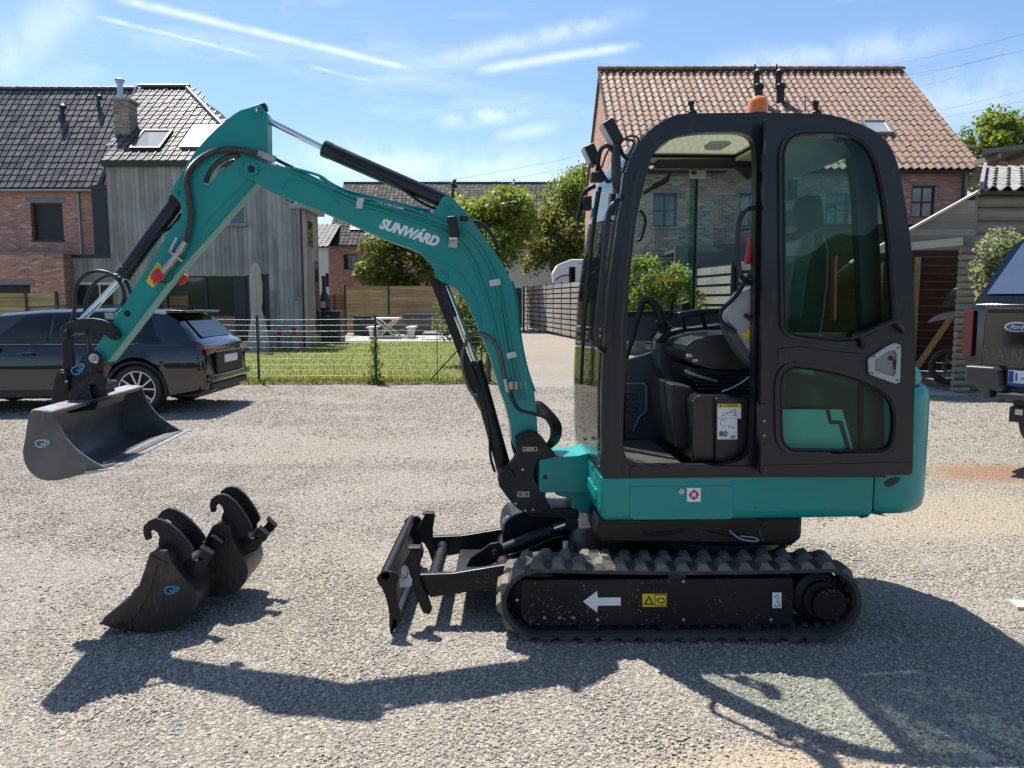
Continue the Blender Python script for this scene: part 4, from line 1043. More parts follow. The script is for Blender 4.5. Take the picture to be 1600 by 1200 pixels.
M['bin2'] = basic('grey_storage_box', (0.075, 0.08, 0.088), .5, var=.15)
cabinet('storage_box', 'black garden storage box against the tall fence, left of the picnic table', pt(541, 0, 35).x, pt(600, 0, 35).x, 35, pt(0, 494, 35).z, .8, M['bin'], 'storage box', 2)
cabinet('storage_box', 'grey garden storage box against the tall fence, right of the picnic table', pt(623, 0, 36).x, pt(679, 0, 36).x, 36, pt(0, 491, 36).z, .8, M['bin2'], 'storage box', 2)
a = cabinet('outdoor_kitchen', 'black outdoor kitchen cabinet at the corner of the timber house', pt(482, 0, 29).x, pt(519, 0, 29).x, 29.0, pt(0, 486, 29).z, .9, M['bin'], 'cabinet', 1)
c = pt(501, 478, 28.9)
m = MB(); m.lathe([(.05, -.02), (.21, 0), (.23, .06), (.23, .38), (.20, .46), (.085, .72), (.075, .80), (.075, 1.20), (.09, 1.22), (.09, 1.3)], (c.x, 29.5, pt(0, 486, 29).z + .02), (0, 0, 1), 16)
o = m.build('garden_stove', M['anthracite']); tag(o, 'bottle shaped black garden stove standing on the outdoor kitchen cabinet', 'stove')
# fire window is a plain pale pane
bpiece('stove_window', M['pale'], o, (c.x - .09, 29.5 - .245, pt(0, 486, 29).z + .12), (c.x + .09, 29.5 - .225, pt(0, 486, 29).z + .36))
# picnic table
Yp = 32.3; tl, tr = pt(580, 497, Yp), pt(619, 497, Yp); zt = tl.z
t = thing('picnic_table', ((tl.x + tr.x) / 2, Yp + .6, .06), 'white wooden picnic table with crossed legs and two benches on the patio', 'picnic table')
for k in range(5): bpiece('table_board', M['white_wood'], t, (tl.x + k * (tr.x - tl.x) / 5 + .008, Yp, zt - .05), (tl.x + (k + 1) * (tr.x - tl.x) / 5 - .008, Yp + 1.7, zt))
for yy in (Yp + .2, Yp + 1.4):
    bl, brr = pt(586, 530, Yp).x, pt(617, 530, Yp).x
    MB().bar((tl.x + .1, yy, zt - .05), (brr + .08, yy, .08), .07, .10, (0, 1, 0)).build('leg', M['white_wood'], t, smooth=None)
    MB().bar((tr.x - .1, yy + .08, zt - .05), (bl - .08, yy + .08, .08), .07, .10, (0, 1, 0)).build('leg', M['white_wood'], t, smooth=None)
    bpiece('foot_beam', M['white_wood'], t, (pt(565, 0, Yp).x, yy - .06, .062), (pt(637, 0, Yp).x, yy - .003 + .003, .14))
for a_, b_ in ((561, 574), (626, 638)):
    xa, xb = pt(a_, 0, Yp).x, pt(b_, 0, Yp).x; zb = pt(0, 511, Yp).z
    bpiece('bench_seat', M['white_wood'], t, (xa, Yp, zb - .06), (xb, Yp + 1.7, zb))
    for yy in (Yp + .2, Yp + 1.4): MB().bar(((xa + xb) / 2, yy, zb - .06), ((xa + xb) / 2 + (.05 if a_ == 561 else -.05), yy, .10), .09, .16).build('bench_leg', M['white_wood'], t, smooth=None)
# lounge chair right of the table
Yq = 31.5; a, b_ = pt(660, 521, Yq), pt(686, 521, Yq)
t = thing('lounge_chair', ((a.x + b_.x) / 2, Yq + .3, .02), 'grey metal framed sun lounger with pale seat right of the picnic table', 'lounger')
m = MB(); bk = pt(694, 495, Yq)
for yy in (Yq, Yq + .6):
    m.tube([(a.x, yy, .02), (a.x, yy, a.z), (b_.x, yy, b_.z - .02), (bk.x, yy, bk.z)], .018, 6)
    m.tube([(b_.x, yy, .02), (b_.x, yy, b_.z)], .018, 6)
m.build('frame', M['greyplas'], t); bpiece('seat', M['white_wood'], t, (a.x + .03, Yq + .03, a.z + .01), (b_.x, Yq + .57, a.z + .05))
MB().bar((b_.x + .03, Yq + .3, b_.z + .02), (bk.x, Yq + .3, bk.z), .52, .02, (0, 1, 0)).build('backrest', M['greyplas'], t, smooth=None)
# folded parasol
Yb = 24.2; c = pt(404, 545, Yb); tp = pt(400, 408, Yb); x = c.x
t = thing('parasol', (x, Yb, .02), 'closed off white parasol standing on the lawn before the patio doors', 'parasol')
MB().lathe([(.36, 0), (.36, .05), (.06, .09), (.05, .3), (.028, .31), (.028, tp.z - .1)], (x, Yb, .02), (0, 0, 1), 16).build('pole', M['greyplas'], t)
rows = []
for h, r in ((.0, .22), (.12, .27), (.5, .24), (1.0, .17), (1.35, .11), (1.55, .14), (2.1, .15), (2.5, .12), (2.75, .06)):
    zz = tp.z - 2.8 + h; rows.append([(x + math.cos(q) * r * (1 + .28 * math.sin(8 * q + h)), Yb + math.sin(q) * r * (1 + .28 * math.sin(8 * q + h)), zz + (0.06 * math.sin(4 * q) if h == 0 else 0)) for q in np.linspace(0, 2 * math.pi, 33)[:-1]])
M['canvas'] = basic('off_white_canvas', (0.50, 0.48, 0.44), .85, var=.12, scale=6, bump=.15)
cn = MB().grid(rows, closed_v=True).build('canopy', M['canvas'], t, smooth=60)
MB().tube([(x + math.cos(q) * .13, Yb + math.sin(q) * .13, tp.z - 1.45) for q in np.linspace(0, 6.28, 13)[:-1]], .02, 6, closed=True).build('strap', M['canvas'], cn)
MB().tube([(x + .05, Yb - .12, tp.z - .1), (x + .14, Yb - .14, tp.z - .5), (x + .02, Yb - .16, tp.z - .75), (x - .06, Yb - .13, tp.z - .45), (x + .02, Yb - .12, tp.z - .12)], .007, 5, smooth=6).build('cord', M['canvas'], cn)
# bench with pots below the timber wall
a, b_ = pt(424, 524, 25.6), pt(467, 524, 25.6)
t = thing('garden_bench', ((a.x + b_.x) / 2, 25.8, .02), 'low weathered bench under the boarded wall beside the parasol', 'bench')
for k in range(3): bpiece('seat_board', M['wood_grey'], t, (a.x, 25.5 + k * .16, a.z - .05), (b_.x, 25.64 + k * .16, a.z))
for xx in (a.x + .1, b_.x - .2): bpiece('leg', M['wood_grey'], t, (xx, 25.52, .02), (xx + .1, 25.95, a.z - .053))
for k, (px, hh, mt_, lb) in enumerate(((436, .20, 'red', 'small red pot on the low bench, leftmost'), (447, .15, 'greyplas', 'small grey pot on the low bench between two others'), (459, .24, 'red', 'taller red pot on the low bench, rightmost'))):
    p = pt(px, 500, 25.7); o = MB().lathe([(.05, 0), (.08, hh * .9), (.095, hh), (.08, hh), (.07, hh - .02)], (p.x, 25.7, a.z + .002), (0, 0, 1), 12).build('plant_pot', M[mt_]); tag(o, lb, 'pot')
# ------------------------------------------------------------------ wire fence along the lawn
Yv = 15.0
px_posts = [383, 576]
t = thing('wire_fence', (-3.5, Yv, 0), 'thin green wire mesh fence with black posts along the front of the lawn', 'fence')
zt = pt(383, 496, Yv).z; xa, xb = pt(300, 0, Yv).x, pt(762, 0, Yv).x
m = MB()
for i in range(int((xb - xa) / .055)): x = xa + i * .055 + random.uniform(-.004, .004); m.tube([(x, Yv, .03), (x + random.uniform(-.008, .008), Yv, zt - .02)], .0016, 3, caps=False)
zz = .05
hs = []
while zz < zt: hs.append(zz); zz += .11
for z in hs: m.tube([(x, Yv + .004, z + .006 * math.sin(x * 1.7 + z * 5)) for x in np.linspace(xa, xb, 20)], .0015 if z > .78 else .0008, 3, caps=False)
M['wire'] = basic('pale_green_wire', (0.13, 0.15, 0.13), .4, .3, var=.1)
w = m.build('wire_mesh', M['wire'], t, smooth=None); w['kind'] = 'stuff'
for px in (383, 576, 763):
    x = pt(px, 0, Yv).x; MB().lathe([(.026, 0), (.026, zt + .03), (.018, zt + .045)], (x, Yv + .03, 0), (0, 0, 1), 8).build('post', M['anthracite'], t)
x = pt(677, 0, Yv).x; MB().cyl((x, Yv + .02, 0), (x, Yv + .02, zt - .1), .008, 6).build('stay_rod', M['anthracite'], t)
MB().cyl(pt(672, 594, Yv - .05), pt(722, 540, Yv - .02), .014, 6).build('brace', M['anthracite'], t)
# vine on the middle post
def leaf_cloud(name, pts, size, mat, parent=None, kind=None, seed=0, dense=1.0, fold=True):
    rg = random.Random(seed); ms = []
    for p in pts:
        s = size * rg.uniform(.6, 1.35)
        m = Matrix.Translation(p) @ Matrix.Rotation(rg.uniform(0, 6.28), 4, 'Z') @ Matrix.Rotation(rg.gauss(0.5, .6), 4, 'X') @ Matrix.Rotation(rg.uniform(-.6, .6), 4, 'Y') @ Matrix.Diagonal((s, s, s, 1)); ms.append(m)
    return scatter_mesh(name, [(0, -.5, 0), (.38, -.05, .08), (0, .5, 0), (-.38, -.05, .08)], [(0, 1, 2), (0, 2, 3)], ms, mat, parent, kind)
x = pt(576, 0, Yv).x
t = thing('climbing_plant', (x, Yv - .08, 0), 'young climbing plant growing up the middle black post of the wire fence', 'plant')
rg = random.Random(5); P = []
for k in range(420):
    h = rg.uniform(0, 1) ** 1.3 * .88; r = .13 * (1 - h * .75) + .02; P.append(Vector((x + rg.gauss(0, r * .6), Yv - .06 + rg.gauss(0, r * .5), .03 + h)))
leaf_cloud('leaves', P, .055, M['leaf'], t, seed=1)
MB().tube([(x - .02, Yv - .05, 0), (x + .03, Yv - .06, .3), (x - .02, Yv - .05, .6), (x + .01, Yv - .05, .85)], .006, 5, smooth=3).build('stem', M['bark'], t)
# row of stakes on the driveway edge
for k, (px, py0, py1) in enumerate(((742, 530, 572), (752, 528, 566), (760, 537, 600), (735, 528, 560))):
    p = gp(px, py1); q = pt(px, py0, p.y)
    o = MB().tube([p, Vector((p.x + .03, p.y, q.z))], [.035, .022], 6).build('stake', M['wood_brown']); o['label'] = ('brown stake at the driveway edge, second from the left behind the boom', 'brown stake at the driveway edge, second from the right behind the boom', 'tallest brown stake at the driveway edge, nearest the wire fence corner', 'leftmost brown stake at the driveway edge behind the boom')[k]; o['category'] = 'stake'; o['group'] = 'stakes beside the driveway'

# ------------------------------------------------------------------ trees
def tree(name, c, spread, z0, z1, n, mat, label, leaf=.17, clumps=26, seed=1, cat='tree', group=None, trunk_r=.12, ry=None, lo=.0):
    rg = random.Random(seed); c = Vector(c); t = thing(name, c, label, cat, group)
    ry = ry or spread * .8; P = []; tips = []
    zc, rz = (z0 + z1) / 2, (z1 - z0) / 2
    for k in range(clumps):
        for _ in range(50):
            q = Vector((rg.uniform(-1, 1), rg.uniform(-1, 1), rg.uniform(-1, 1)))
            if .35 < q.length < 1: break
        cc = Vector((c.x + q.x * spread * .86, c.y + q.y * ry * .86, zc + q.z * rz * .88)); r = rg.uniform(.24, .46) * min(spread, rz) * 1.0; tips.append(cc)
        for _ in range(int(n * .8) // clumps):
            d = Vector((rg.gauss(0, 1), rg.gauss(0, 1), rg.gauss(0, .75))).normalized() * r * (rg.uniform(.3, 1) ** .5) * rg.uniform(.8, 1.25); P.append(cc + d)
    leaf_cloud('crown', P, leaf, mat, t, seed=seed)
    m = MB(); m.tube([c, c + Vector((.05, 0, (z0 - 0) * .5 + .3)), Vector((c.x - .05, c.y, z0 + (z1 - z0) * .5)), Vector((c.x, c.y, z1 - .3 * rz))], [trunk_r, trunk_r * .8, trunk_r * .5, trunk_r * .15], 8)
    m.build('trunk', M['bark'], t)
    for q in tips[:14]:
        s = Vector((c.x, c.y, max(z0 * .8, z0 + (q.z - z0) * .35))); MB().tube([s, (s + q) / 2 + Vector((0, 0, .1)), q], [trunk_r * .38, trunk_r * .25, trunk_r * .08], 5).build('limb', M['bark'], t)
    return t
def tree_px(name, px0, px1, py0, py1, Y, n, mat, label, **k):
    a, b = pt(px0, py1, Y), pt(px1, py0, Y); return tree(name, ((a.x + b.x) / 2, Y, 0), (b.x - a.x) / 2, max(a.z, .3), b.z, n, mat, label, **k)
tree_px('maple_tree', 540, 700, 352, 470, 42, 9500, M['leaf'], 'wide green and bronze maple tree under the middle of the boom', seed=11, leaf=.24)
tree_px('maple_tree', 680, 848, 280, 440, 44, 11000, M['leaf_lime'], 'bright yellow green maple tree right behind the boom cylinder bracket', seed=12, leaf=.25)
tree_px('slender_tree', 565, 610, 395, 455, 43, 2200, M['leaf_dark'], 'dark green tree in front of the brick terrace wall left of the maples', seed=19, leaf=.2)
tree_px('maple_tree', 812, 930, 322, 462, 48, 9500, M['leaf_brown'], 'dark bronze green tree beside the white motorhome', seed=13, leaf=.22)
tree_px('lime_tree', 848, 960, 252, 380, 50, 7500, M['leaf_lime'], 'light green tree top just left of the cab front', seed=14, leaf=.22)
tree_px('poplar_tree', 700, 715, 275, 330, 50, 400, M['leaf'], 'small tree top peeping over the terrace roof', seed=15, leaf=.22, clumps=8)
tree_px('oak_tree', 1478, 1640, 176, 300, 40, 9000, M['leaf_lime'], 'sunlit yellow green tree behind the right end of the red roof', seed=16, leaf=.24, clumps=30)
tree_px('bush', 680, 785, 445, 585, 19, 6500, M['leaf'], 'leafy green bush at the lawn corner behind the boom', seed=17, leaf=.085, cat='bush', trunk_r=.05)
tree_px('bush', 968, 1088, 392, 520, 18, 8000, M['leaf_lime'], 'leafy green bush seen through the cab', seed=18, leaf=.09, cat='bush', trunk_r=.05)
tree_px('bush', 1060, 1100, 440, 500, 19, 1500, M['leaf_dark'], 'darker small bush seen through the cab, right of the taller bush', seed=20, leaf=.08, cat='bush', trunk_r=.04)

# ------------------------------------------------------------------ log shed on the right
Ys = 13.4
def sx(px): return pt(px, 400, Ys).x
xc0, xc1 = sx(1500), sx(1527); ztop = pt(1527, 300, Ys).z
t = thing('log_shed', (xc1 + 1.5, Ys + 2, 0), 'log cabin shed with pale tiled roof and open side bay at right', 'shed')
logm = MB()
n = 24; 
def log_shape(L):
    m = MB(); m.tube([(-L / 2, 0, 0), (L / 2, 0, 0)], 1.0, 12); return m
unit_log = log_shape(1.0).mesh('log', M['wood_log'], smooth=40)
def log(parent, a, b, r, name='log', label=None):
    a, b = Vector(a), Vector(b); d = b - a; c = (a + b) / 2
    q = Vector((1, 0, 0)).rotation_difference(d.normalized()).to_matrix().to_4x4()
    return piece(name, unit_log, parent, Matrix.Translation(c) @ q @ Matrix.Diagonal((d.length, r * 1.0, r * 1.0, 1)), label)
hl = pt(1510, 385, Ys).z / 21
for j in range(21):
    log(t, (xc0, Ys, (j + .5) * hl), (xc1 - .01, Ys, (j + .5) * hl), hl * .49, 'log_end')
# main front wall of logs right of the corner
hw = ztop / 15
for j in range(15): log(t, (xc1 + .02, Ys + .28, (j + .5) * hw), (xc1 + 6, Ys + .28, (j + .5) * hw), hw * .53)
bpiece('corner_post', M['wood_log'], t, (xc1 - .02, Ys + .12, 0), (xc1 + .03, Ys + .3, ztop))
# lean-to gable boards above the open bay
zl = pt(1420, 362, Ys).z; xl = sx(1368); zlow = pt(1420, 392, Ys).z
slope = (ztop - zl) / (xc1 - sx(1420))
def zroof(x): return ztop + (x - xc1) * slope
nb = 8; zb0 = zlow + .02
for j in range(nb):
    z0 = zb0 + j * (ztop - zb0) / nb; z1_ = zb0 + (j + 1) * (ztop - zb0) / nb - .003
    xs0 = max(xl, xc1 + (z1_ - ztop) / slope); 
    if xs0 < xc1 - .05: MB().prism([Vector((max(xl, xc1 + (z0 - ztop) / slope), Ys + .10, z0)), Vector((xc1 - .03, Ys + .10, z0)), Vector((xc1 - .03, Ys + .10, z1_)), Vector((xs0, Ys + .10, z1_))], (0, .03, 0)).build('gable_board', M['wood_log'], t, smooth=None)
MB().bar((xl - .4, Ys + .06, zroof(xl - .4) + .03), (xc1 + .02, Ys + .06, ztop + .04), .10, .035, (0, 0, 1)).build('verge_board', M['wood_pale'], t, smooth=None)
f0, f1 = pt(1372, 390, Ys - .12), pt(1503, 377, Ys - .12)
MB().bar(f0, f1, .05, .13).build('fascia_beam', M['wood_pale'], t, smooth=None)
MB().prism([Vector((xl - .4, Ys + .12, zroof(xl - .4))), Vector((xc1 + .02, Ys + .12, ztop)), Vector((xc1 + .02, Ys + 4.4, ztop - 1.3)), Vector((xl - .4, Ys + 4.4, zroof(xl - .4) - 1.3))], (0, 0, .03)).build('bay_roof', M['wood_shaded'], t, smooth=None)
# bay interior
bpiece('bay_floor', M['concrete'], t, (xl - .3, Ys - .5, .0), (xc1 - .3, Ys + 4.3, .03))
for j in range(18):
    bpiece('inner_board', M['wood_shaded'], t, (xl - .4, Ys + 4.2, .03 + j * .185), (xc0 + 3.4, Ys + 4.23, .03 + (j + .95) * .185))
bpiece('inner_wall', M['wood_shaded'], t, (xc0 + 3.4, Ys + .4, .03), (xc0 + 3.44, Ys + 4.2, 2.6))
for px in (1466, 1405): x = pt(px, 0, Ys + 3.9).x; bpiece('inner_stud', M['wood_tan'], t, (x - .05, Ys + 4.10, .03), (x + .05, Ys + 4.19, 2.6))
MB().bar((pt(1430, 560, Ys + 3.4).x, Ys + 3.4, .1), (pt(1490, 490, Ys + 3.4).x, Ys + 3.4, 1.35), .03, .12).build('leaning_plank', M['wood_tan'], t, smooth=None)
# roof over the main cabin
sl = Vector((1.38, 2.2, .72)); 
roof(t, 'roof', (xc1 - .05, Ys - .05, ztop + .03), (1, 0, 0), sl, 6.0, sl.length, .235, .33, M['tile_grey'], nparts=150, amp=.045)
MB().bar((xc1 - .06, Ys - .1, ztop + .10), (xc1 + 1.30, Ys + 2.1, ztop + .80), .06, .12).build('barge_board', M['tile_grey'], t, smooth=None)
# brick outbuilding behind
Yo = 19.5; a = pt(1561, 245, Yo)
t = thing('brick_outbuilding', (a.x + 3, Yo + 1, 0), 'dark brick outbuilding with overhanging pale roof above the log shed', 'outbuilding')
MB().prism([(a.x, Yo, 0), (a.x + 7, Yo, 0), (a.x + 7, Yo, a.z), (a.x, Yo, a.z)], (2.8, 4, 0)).build('wall', M['brick_brown'], t, smooth=None)
b0 = pt(1535, 240, Yo - 1)
MB().prism([Vector((b0.x, Yo - 1, b0.z)), Vector((b0.x + 9, Yo - 1, b0.z + 1.0)), Vector((b0.x + 9, Yo - 1, b0.z + 1.16)), Vector((b0.x, Yo - 1, b0.z + .10))], (3.9, 5.5, 0)).build('roof', M['tile_grey'], t, smooth=None)
for k in range(7): bpiece('rafter', M['wood_log'], t, (b0.x + .4 + k * .8, Yo - .95, b0.z + .02 + k * .09 - .12), (b0.x + .48 + k * .8, Yo + .0, b0.z + .02 + k * .09))
# silvery bush in front of the log wall
tree_px('olive_bush', 1516, 1640, 352, 520, 12.2, 9000, M['leaf_olive'], 'silvery green bush growing before the log wall behind the pickup', seed=21, leaf=.065, clumps=34, cat='bush', trunk_r=.04)
# overhead wires
t0 = bpy.data.curves
for k, (a_, b_) in enumerate((((1700, 5), (1395, 88)), ((1700, 33), (1425, 104)), ((1700, 95), (1455, 163)), ((1700, 115), (1450, 176)), ((1000, 205), (600, 290)), ((1000, 222), (640, 296)))):
    Yk = 60 + k * 3; A = pt(a_[0], a_[1], Yk); B = pt(b_[0], b_[1], Yk + 40); d = B - A; A = A - d * .6; B = B + d * (.6 if k < 4 else .2)
    P = [A + (B - A) * s - Vector((0, 0, 1)) * 4 * s * (1 - s) * 1.2 for s in np.linspace(0, 1, 18)]
    o = MB().tube(P, .014, 4, caps=False).build('overhead_wire', M['cartrim'], smooth=None)
    o['label'] = ('topmost of the power wires above the right end of the red roof', 'second power wire from the top above the red roof', 'third power wire from the top right of the red roof', 'lowest power wire at upper right, next to the oak tree', 'upper of the two faint wires behind the boom cylinder', 'lower of the two faint wires behind the boom cylinder')[k]; o['category'] = 'wire'; o['group'] = 'overhead wires'

# greenery added out of view behind the camera, for reflections in paint and panes
rows = []
for k, (dy, zz) in enumerate(((0, 0), (.3, .5), (0, .9), (-.8, 1.0), (-1.6, .8), (-1.8, 0))):
    rows.append([Vector((x, -32 + dy + .5 * noise.noise(Vector((x * .6, zz * 3, 1))), zz * (4.6 + 2.2 * noise.noise(Vector((x * .15, 0, 2))) + .8 * noise.noise(Vector((x * .7, zz, 5)))))) for x in np.linspace(-48, 48, 140)])
M['added_hedge'] = basic('added_hedge_green', (.035, .055, .018), .9, var=.5, scale=2)
o = MB().grid(rows).build('added_hedge', M['added_hedge'], smooth=60); o['kind'] = 'stuff'
# ------------------------------------------------------------------ wheels
def wheel(parent, c, ax, r, w, rimr, spokes=5, rim=None, two=True):
    """c: centre of the outer face, ax: unit outward axis"""
    c, ax = Vector(c), Vector(ax).normalized()
    prof = [(rimr, -.01), (rimr + .012, .0), (r - .03, .006), (r - .006, -.012), (r, -.035), (r, -w + .035), (r - .006, -w + .012), (r - .03, -w), (rimr, -w + .01)]
    m = MB().lathe([(a, b) for a, b in prof], c, ax, 40, close=True)
    wh = m.build('wheel', M['tyre'], parent, smooth=40)
    m = MB().lathe([(rimr, -.004), (rimr - .014, -.002), (rimr - .02, -.03), (rimr - .02, -w + .03), (rimr, -w + .02)], c, ax, 36, close=True)
    x, y = frame(ax)
    for k in range(spokes):
        a = 2 * math.pi * k / spokes + .3
        for da in ((-.13, .13) if two else (0,)):
            dr = x * math.cos(a + da) + y * math.sin(a + da); d2 = x * math.cos(a + da * 2.3) + y * math.sin(a + da * 2.3)
            m.bar(c + dr * .05 - ax * .035, c + d2 * (rimr - .015) - ax * .018, .022 if two else .05, .028, ax)
    m.lathe([(.0, -.02), (.055, -.022), (.07, -.04), (.07, -.07)], c, ax, 18)
    m.build('rim', rim or M['alloy'], wh, smooth=30)
    MB().lathe([(rimr - .05, -.085), (rimr - .05, -.10)], c, ax, 24).build('brake_disc', M['cast'], wh)
    return wh
# ------------------------------------------------------------------ black estate car at left
def car():
    CX, CY, HW = -4.34, 11.72, .93
    t = thing('parked_car', (CX - 2.3, CY, 0), 'dark blue black sport utility car parked behind the raised bucket, seen from its rear side', 'car')
    top = ([0, .02, .05, .10, .17, .30, .46, .60, .8, 1.5, 2.4, 3.0, 3.3, 3.95, 4.3, 4.6, 4.7, 4.75], [.60, .84, 1.00, 1.05, 1.10, 1.24, 1.40, 1.475, 1.495, 1.52, 1.50, 1.45, 1.36, 1.07, 1.02, .90, .75, .55])
    wid = ([0, .03, .10, .25, .6, 1.2, 3.6, 4.3, 4.6, 4.75], [.74, .82, .885, .91, HW, HW, HW, .90, .82, .70])
    bot = ([0, .15, .5, 4.3, 4.75], [.36, .30, .24, .22, .28]); WX = (.98, 3.80); WR = .375
    def sec(x):
        w = np.interp(x, *wid); zt = np.interp(x, *top); zb = np.interp(x, *bot)
        for c in WX:
            d = abs(x - c)
            if d < .435: zb = max(zb, .33 + math.sqrt(max(0, .435 ** 2 - d * d)))
        sh = min(.99 + (.03 if x < 1 else 0), zt - .03) ; 
        ys = [w * .93, w * .985, w, w * .995, w * .965, w * .93]
        zs = [zb, zb + .05, max(zb + .06, .60), max(zb + .07, .80), max(zb + .08, sh - .10), max(zb + .09, sh)]
        glass = max(0.0, zt - sh)
        wr = w * .93 - min(.21, glass * .42)
        ys += [w * .93 - .30 * (w * .93 - wr) - .01, wr, wr * .88, wr * .5, 0]; zs += [sh + glass * .28, max(sh, zt - .055), zt - .018, zt - .002, zt + .004]
        return ys, zs
    xs = sorted(set([0, .015, .03, .06, .1, .17, .25, .36] + list(np.arange(.42, 4.76, .042))))
    rows = []
    for x in xs:
        ys, zs = sec(x); rows.append([Vector((CX - x, CY - y, z)) for y, z in zip(ys, zs)] + [Vector((CX - x, CY + y, z)) for y, z in list(zip(ys, zs))[-2::-1]])
    m = MB().grid(rows); n = len(rows[0]); m.f.append(tuple(range(n))); m.f.append(tuple(range((len(rows) - 1) * n, len(rows) * n)))
    m.build('body', M['carpaint'], t, smooth=38)
    MB().box((CX - 4.6, CY - .80, .25), (CX - .12, CY + .80, .62)).build('underbody', M['cartrim'], t, smooth=None)
    def sp(x, k, off=.006, side=-1):
        ys, zs = sec(x); i = int(k); f = k - i; y = ys[i] + (ys[min(i + 1, 10)] - ys[i]) * f; z = zs[i] + (zs[min(i + 1, 10)] - zs[i]) * f
        return Vector((CX - x, CY + side * (y + off), z + off * .4))
    for side in (-1, 1):
        for nm, xa, xb, ta, tb in (('rear_quarter_window', .62, 1.22, .30, .02), ('rear_door_window', 1.27, 2.20, 0, 0), ('front_door_window', 2.25, 3.25, 0, -.55)):
            rows = []
            for s in np.linspace(0, 1, 10):
                rows.append([sp(xa + (xb - xa) * s + (ta * (1 - s)) * 0 + (tb * s) * 0 + (.22 * v * (1 - s) if xa < 1 else 0) + (-.62 * v * s if xb > 3 else 0), 5.15 + 1.75 * v, side=side) for v in np.linspace(0, 1, 5)])
            MB().grid(rows).build(nm, M['carglass'], t, smooth=60)
        # chrome line, sill cladding, arches, mirror, handles
        MB().tube([sp(x, 5.05, .008, side) for x in np.linspace(.62, 3.25, 14)], .006, 5).build('window_trim', M['cartrim'], t)
        MB().bar((CX - 1.45, CY + side * (HW - .005), .31), (CX - 3.33, CY + side * (HW - .005), .30), .03, .10).build('sill_cladding', M['cartrim'], t, smooth=None, bevel=.008)
        for c in WX:
            A = [(CX - c + math.cos(a) * .425, CY + side * (HW - .012), .33 + math.sin(a) * .425) for a in np.linspace(-.1, math.pi + .1, 20)]
            MB().tube(A, .022, 6).build('arch_moulding', M['cartrim'], t)
            wheel(t, (CX - c, CY + side * (HW - .03), .36), (0, side, 0), .36, .235, .265)
        m = MB(); m.obox((CX - 3.1, CY + side * (HW + .10), 1.06), (.07, 0, 0), (0, .10, 0), (0, 0, .06)); m.build('door_mirror', M['carpaint'], t, bevel=.03, seg=3)
        for x in (1.55, 2.5): MB().box((CX - x - .10, CY + side * (HW + .012), .87), (CX - x + .10, CY + side * (HW + .03), .895)).build('door_handle', M['carpaint'], t, bevel=.006)
        for x in (1.28, 2.24): MB().bar(sp(x, 1.2, .0015, side), sp(x + .02, 5.0, .0015, side), .006, .003, (0, 1, 0)).build('door_seam', M['ink'], t, smooth=None)
        MB().tube([Vector((CX - x, CY + side * .66, np.interp(x, *top) + .03)) for x in np.linspace(.75, 2.6, 9)], .014, 6).build('roof_rail', M['carpaint'], t)
    # rear end: glass, spoiler, lights, plate
    rows = []
    for y in np.linspace(-.60, .60, 13):
        rows.append([Vector((CX - x + .012, CY + y * (1 - .16 * (x - .14) / .36), np.interp(x, *top) + .004)) for x in np.linspace(.155, .47, 6)])
    MB().grid(rows).build('rear_window', M['carglass'], t, smooth=60)
    MB().prism([Vector((CX - .66, CY - .66, 1.49)), Vector((CX - .36, CY - .62, 1.475)), Vector((CX - .36, CY - .62, 1.44)), Vector((CX - .60, CY - .66, 1.44))], (0, 1.3, 0)).build('roof_spoiler', M['carpaint'], t, smooth=None, bevel=.01)
    MB().bar((CX - .20, CY + .05, 1.13), (CX - .27, CY + .38, 1.17), .02, .02).build('rear_wiper', M['cartrim'], t, bevel=.004)
    for side in (-1, 1):
        rows = [[sp(x, k, .007, side) for k in (4.1, 4.5, 4.9)] for x in (.04, .06, .09, .12)]
        MB().grid(rows).build('tail_light', M['redlens'], t, smooth=60)
        MB().obox((CX + .002, CY + side * .66, .90), (.008, 0, 0), (0, .17, 0), (0, 0, .045)).build('tail_light', M['redlens'], t, bevel=.006)
        MB().obox((CX - .05, CY + side * .80, .50), (.03, 0, 0), (0, .03, 0), (0, 0, .10)).build('reflector', M['redlens'], t, bevel=.006)
        MB().obox((CX - .02, CY + side * .58, .34), (.03, 0, 0), (0, .11, 0), (0, 0, .025)).build('exhaust_tip', M['bright_steel'], t, bevel=.01)
    MB().obox((CX + .014, CY, .72), (.025, 0, 0), (0, .52, 0), (0, 0, .16)).build('tailgate_recess', M['cartrim'], t, bevel=.02)
    MB().obox((CX + .045, CY, .76), (.004, 0, 0), (0, .26, 0), (0, 0, .056)).build('number_plate', M['plate'], t, smooth=None)
    MB().obox((CX + .0, CY, .50), (.06, 0, 0), (0, .80, 0), (0, 0, .055)).build('rear_bumper', M['carpaint'], t, bevel=.035, seg=3)
    MB().obox((CX - .02, CY, .38), (.055, 0, 0), (0, .72, 0), (0, 0, .05)).build('lower_diffuser', M['cartrim'], t, bevel=.02)
    MB().lathe([(.03, 0), (.02, .03), (.004, .07)], (CX - 1.0, CY, 1.515), (.4, 0, 1), 8).build('antenna', M['cartrim'], t)
    # steering wheel and seats that show as pale shapes through the front side window
    return t
car()

